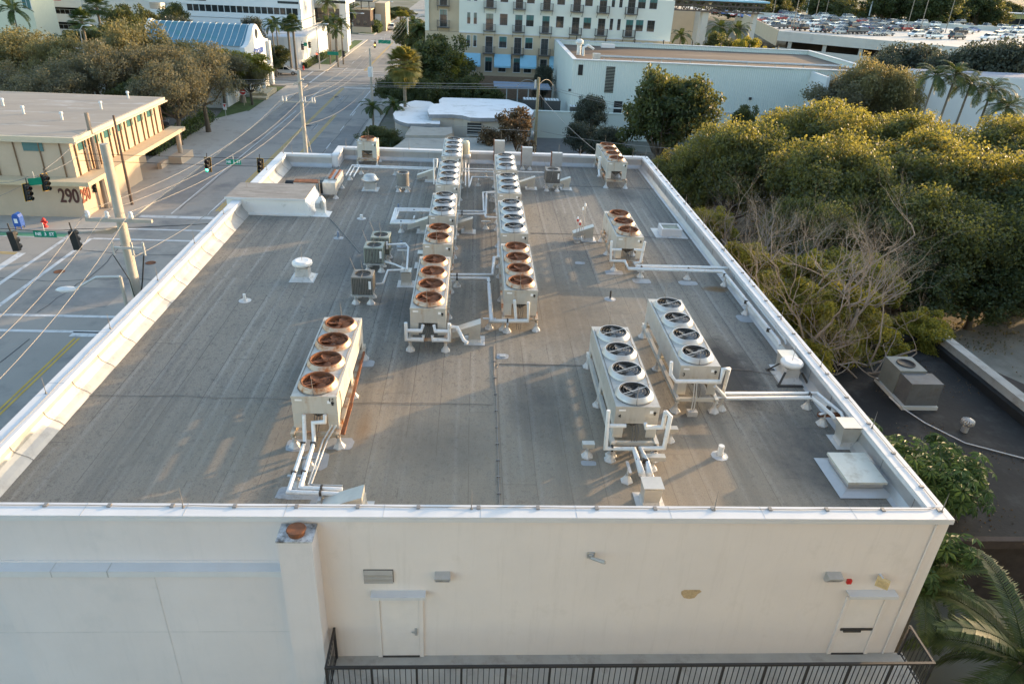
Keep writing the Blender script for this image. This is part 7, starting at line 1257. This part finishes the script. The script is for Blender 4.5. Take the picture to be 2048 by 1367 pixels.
for kd, px, py, Y, Rr, l in (('dark',150,60,132,4.5,'dark tree below the garage levels'),('dark',205,48,136,5,'dark tree behind the parking lot trees near the garage'),('dark',248,10,138,4.2,'dark layered tree before the garage side wall'),('dark',285,18,141,3.8,'dark layered tree right of the garage side wall'),('grey',352,30,143,3.6,'grey tree behind the left end of the blue roof'),('grey',430,45,146,2.2,'thin grey tree behind the middle of the blue roof'),('grey',500,32,146,2.6,'thin grey tree behind the right end of the blue roof'),('dark',545,90,139,3.2,'dark bushes between bank and curved wall'),('dark',340,2,152,4,'dark trees behind the left end of the office'),
  ('dark',880,72,113,5.4,'big dark tree left of the apartment front'),('dark',845,92,118,3.8,'dark tree behind the fan palm'),('lime',905,92,112,2.6,'small yellow green tree before the big dark tree'),('dark',790,150,112,3.2,'dark low tree at the road side beneath the fan palm'),('dark',820,165,106,3.0,'dark bush tree below the fan palm'),('dark',865,160,105,3.2,'dark bush tree left of the lamp post'),('dark',935,148,106,2.8,'round dark bush tree behind the lamp post'),('dark',972,172,105,2.6,'dark bush tree before the carport'),('dark',850,40,150,4,'dark tree against the apartment corner up the road'),('dark',822,38,172,4,'dark tree by the road before the brick shop'),('dark',745,40,246,4,'dark tree right of the brick shop'),('dark',775,22,262,4.5,'dark trees on the bend of the far road'),('dark',800,12,275,4.5,'dark tree at the far end of the road'),('lime',805,18,262,2.2,'yellow tree at the far end of the road'),('dark',700,8,240,5,'dark tree left of the brick shop'),
  ('brown',1035,212,80,3.0,'thin reddish brown tree before the pale green wall'),('brown',985,248,79,2.2,'low brown shrub tree right of the window'),('grey',1185,188,91,2.4,'sparse grey tree before the louver wall'),('grey',1165,245,84,2.4,'grey shrub left of the round dark tree'),('grey',1215,252,81,2.4,'grey shrub at the foot of the round dark tree'),('dark',1240,285,76,2.2,'dark shrub below the round dark tree'),('grey',1088,130,118,1.9,'thin tree against the warehouse corner'),('dark',1495,212,90,2.0,'small broad leaved sapling by the warehouse'),
  ('oliveg',1690,150,93,4.6,'dark olive tree at the right end of the warehouse'),('olive',1762,124,93,4.8,'golden olive tree before the white hall'),('olive',1818,148,91,3.0,'small golden olive tree left of the first coconut palm'),('grey',1825,84,116,6.0,'grey tree before the deck wall'),('grey',1775,104,112,4.6,'grey tree left of the other one before the deck wall'),('grey',1900,102,108,5.4,'grey tree behind the coconut palm crowns'),('grey',1975,82,106,6.2,'dark grey tree behind the last coconut palm'),('grey',2045,76,104,6.6,'dark grey tree at the right edge before the deck'),('dark',1445,62,132,3.6,'dense dark bush under the palm cluster'),('lime',1495,66,128,3.2,'yellow leaved tree behind the warehouse roof'),('lime',1540,84,126,2.8,'yellow leaved tree near the deck corner'),('lime',1450,82,126,2.2,'low yellow tree behind the warehouse roof'),('dark',1330,80,127,1.8,'dark shrub left of the golden palm'),('dark',1395,84,128,2.0,'dark shrub at the foot of the tan tower'),('dark',2040,232,72,2.6,'round dark bush at the right edge'),('dark',762,250,83,2.6,'dark bush on the pavement behind the single fan condenser')): tpx(kd, px, py, Y, Rr, l, 'bush' if 'bush' in l or 'shrub' in l else 'tree')
rnd = random.Random(31)
for k in range(44):
    x = 60+(k%22)*14+rnd.uniform(-4,4); y = 290+(k//22)*50+rnd.uniform(0,30)-.10*(x-70); li = k in (4,11,15,30); tree('lime' if li else 'dark', x, y, rnd.uniform(13,19) if not li else 8, rnd.uniform(9,12) if not li else 6, 'far tree beyond the parking deck, %s from the left in the %s row' % ((ORD+['twenty first','twenty second'])[k%22], ('nearer','farther')[k//22]), 'far_tree', 'trees beyond the parking deck')
# hedges and ground plants
rng = np.random.default_rng(77)
LM['hedge'] = leafmat('leaf_hedge', (.035,.065,.018), (.075,.115,.030), (.18,.24,.05), .25)
def hedge(label, pts, h, w_, m='hedge', n=55, size=.2):
    C = []; 
    for a, b_ in zip(pts, pts[1:]):
        a, b_ = Vector(a), Vector(b_); L_ = (b_-a).length; k = max(2, int(L_/.5))
        for i in range(k):
            p_ = a.lerp(b_, (i+.5)/k)
            for z in (h*.3, h*.75): C.append((p_.x+rng.uniform(-.1,.1)*w_, p_.y+rng.uniform(-.1,.1)*w_, z))
    t = thing('hedge', label, 'hedge', (pts[0][0],pts[0][1],0)); off = Vector(t.location); o = leaves('foliage', [(c[0]-off.x,c[1]-off.y,c[2]) for c in C], [w_*.6]*len(C), n, size, LM[m], t, rng, .8); q = MB()
    for a, b_ in zip(pts, pts[1:]): q.bar((a[0],a[1],h*.4),(b_[0],b_[1],h*.4), w_*.7, h*.7)
    q.build('twigs', mat('hedge_core', (.02,.028,.012), .95), t)
hedge('long clipped green hedge along the pavement beyond the 290 building', [(-35.2,80,0),(-35.0,99,0)], 1.3, 1.9, n=90)
hedge('hedge along the foot of the curved podium wall', [(-33.4,150.5,0),(-32.0,170,0)], 1.2, 1.4); hedge('dark hedge beside the palms by the curved wall', [(-44,149,0),(-37.5,148.8,0)], 2.4, 2.0); hedge('low planting at the foot of the bank sign wall', [(-36,111.5,0),(-35.2,115.5,0)], .7, 1.2); hedge('dark shrubs beside the brick shop', [(-29.5,226,0),(-29,244,0)], 2.4, 3.5, n=70, size=.4)
C = [(rng.uniform(15,29), rng.uniform(17,37), 3.215) for _ in range(70)]+[(rng.uniform(14.8,17), rng.uniform(17,36), 3.22) for _ in range(60)]; o = leaves('fallen_leaves', C, [.9]*len(C), 22, .075, LM['brown'], None, rng, .02); tag(o, 'dead leaves scattered over the dark roof', 'fallen leaves', kind='stuff')
# ground cover on the litter bed
C = [(rng.uniform(13,27), rng.uniform(41,88), .15) for _ in range(260)]; o = leaves('ground_cover', C, [.8]*len(C), 22, .16, LM['brown'], None, rng, .2); tag(o, 'dry leaf litter and weeds under the grove', 'ground cover', kind='stuff')
C = [(rng.uniform(31,70), 41.5+rng.normal()*1.6, .1) for _ in range(150)]; o = leaves('weeds', C, [.9]*150, 30, .14, LM['oliveg'], None, rng, .25); tag(o, 'weeds along the back of the gravel lot', 'weeds', kind='stuff')
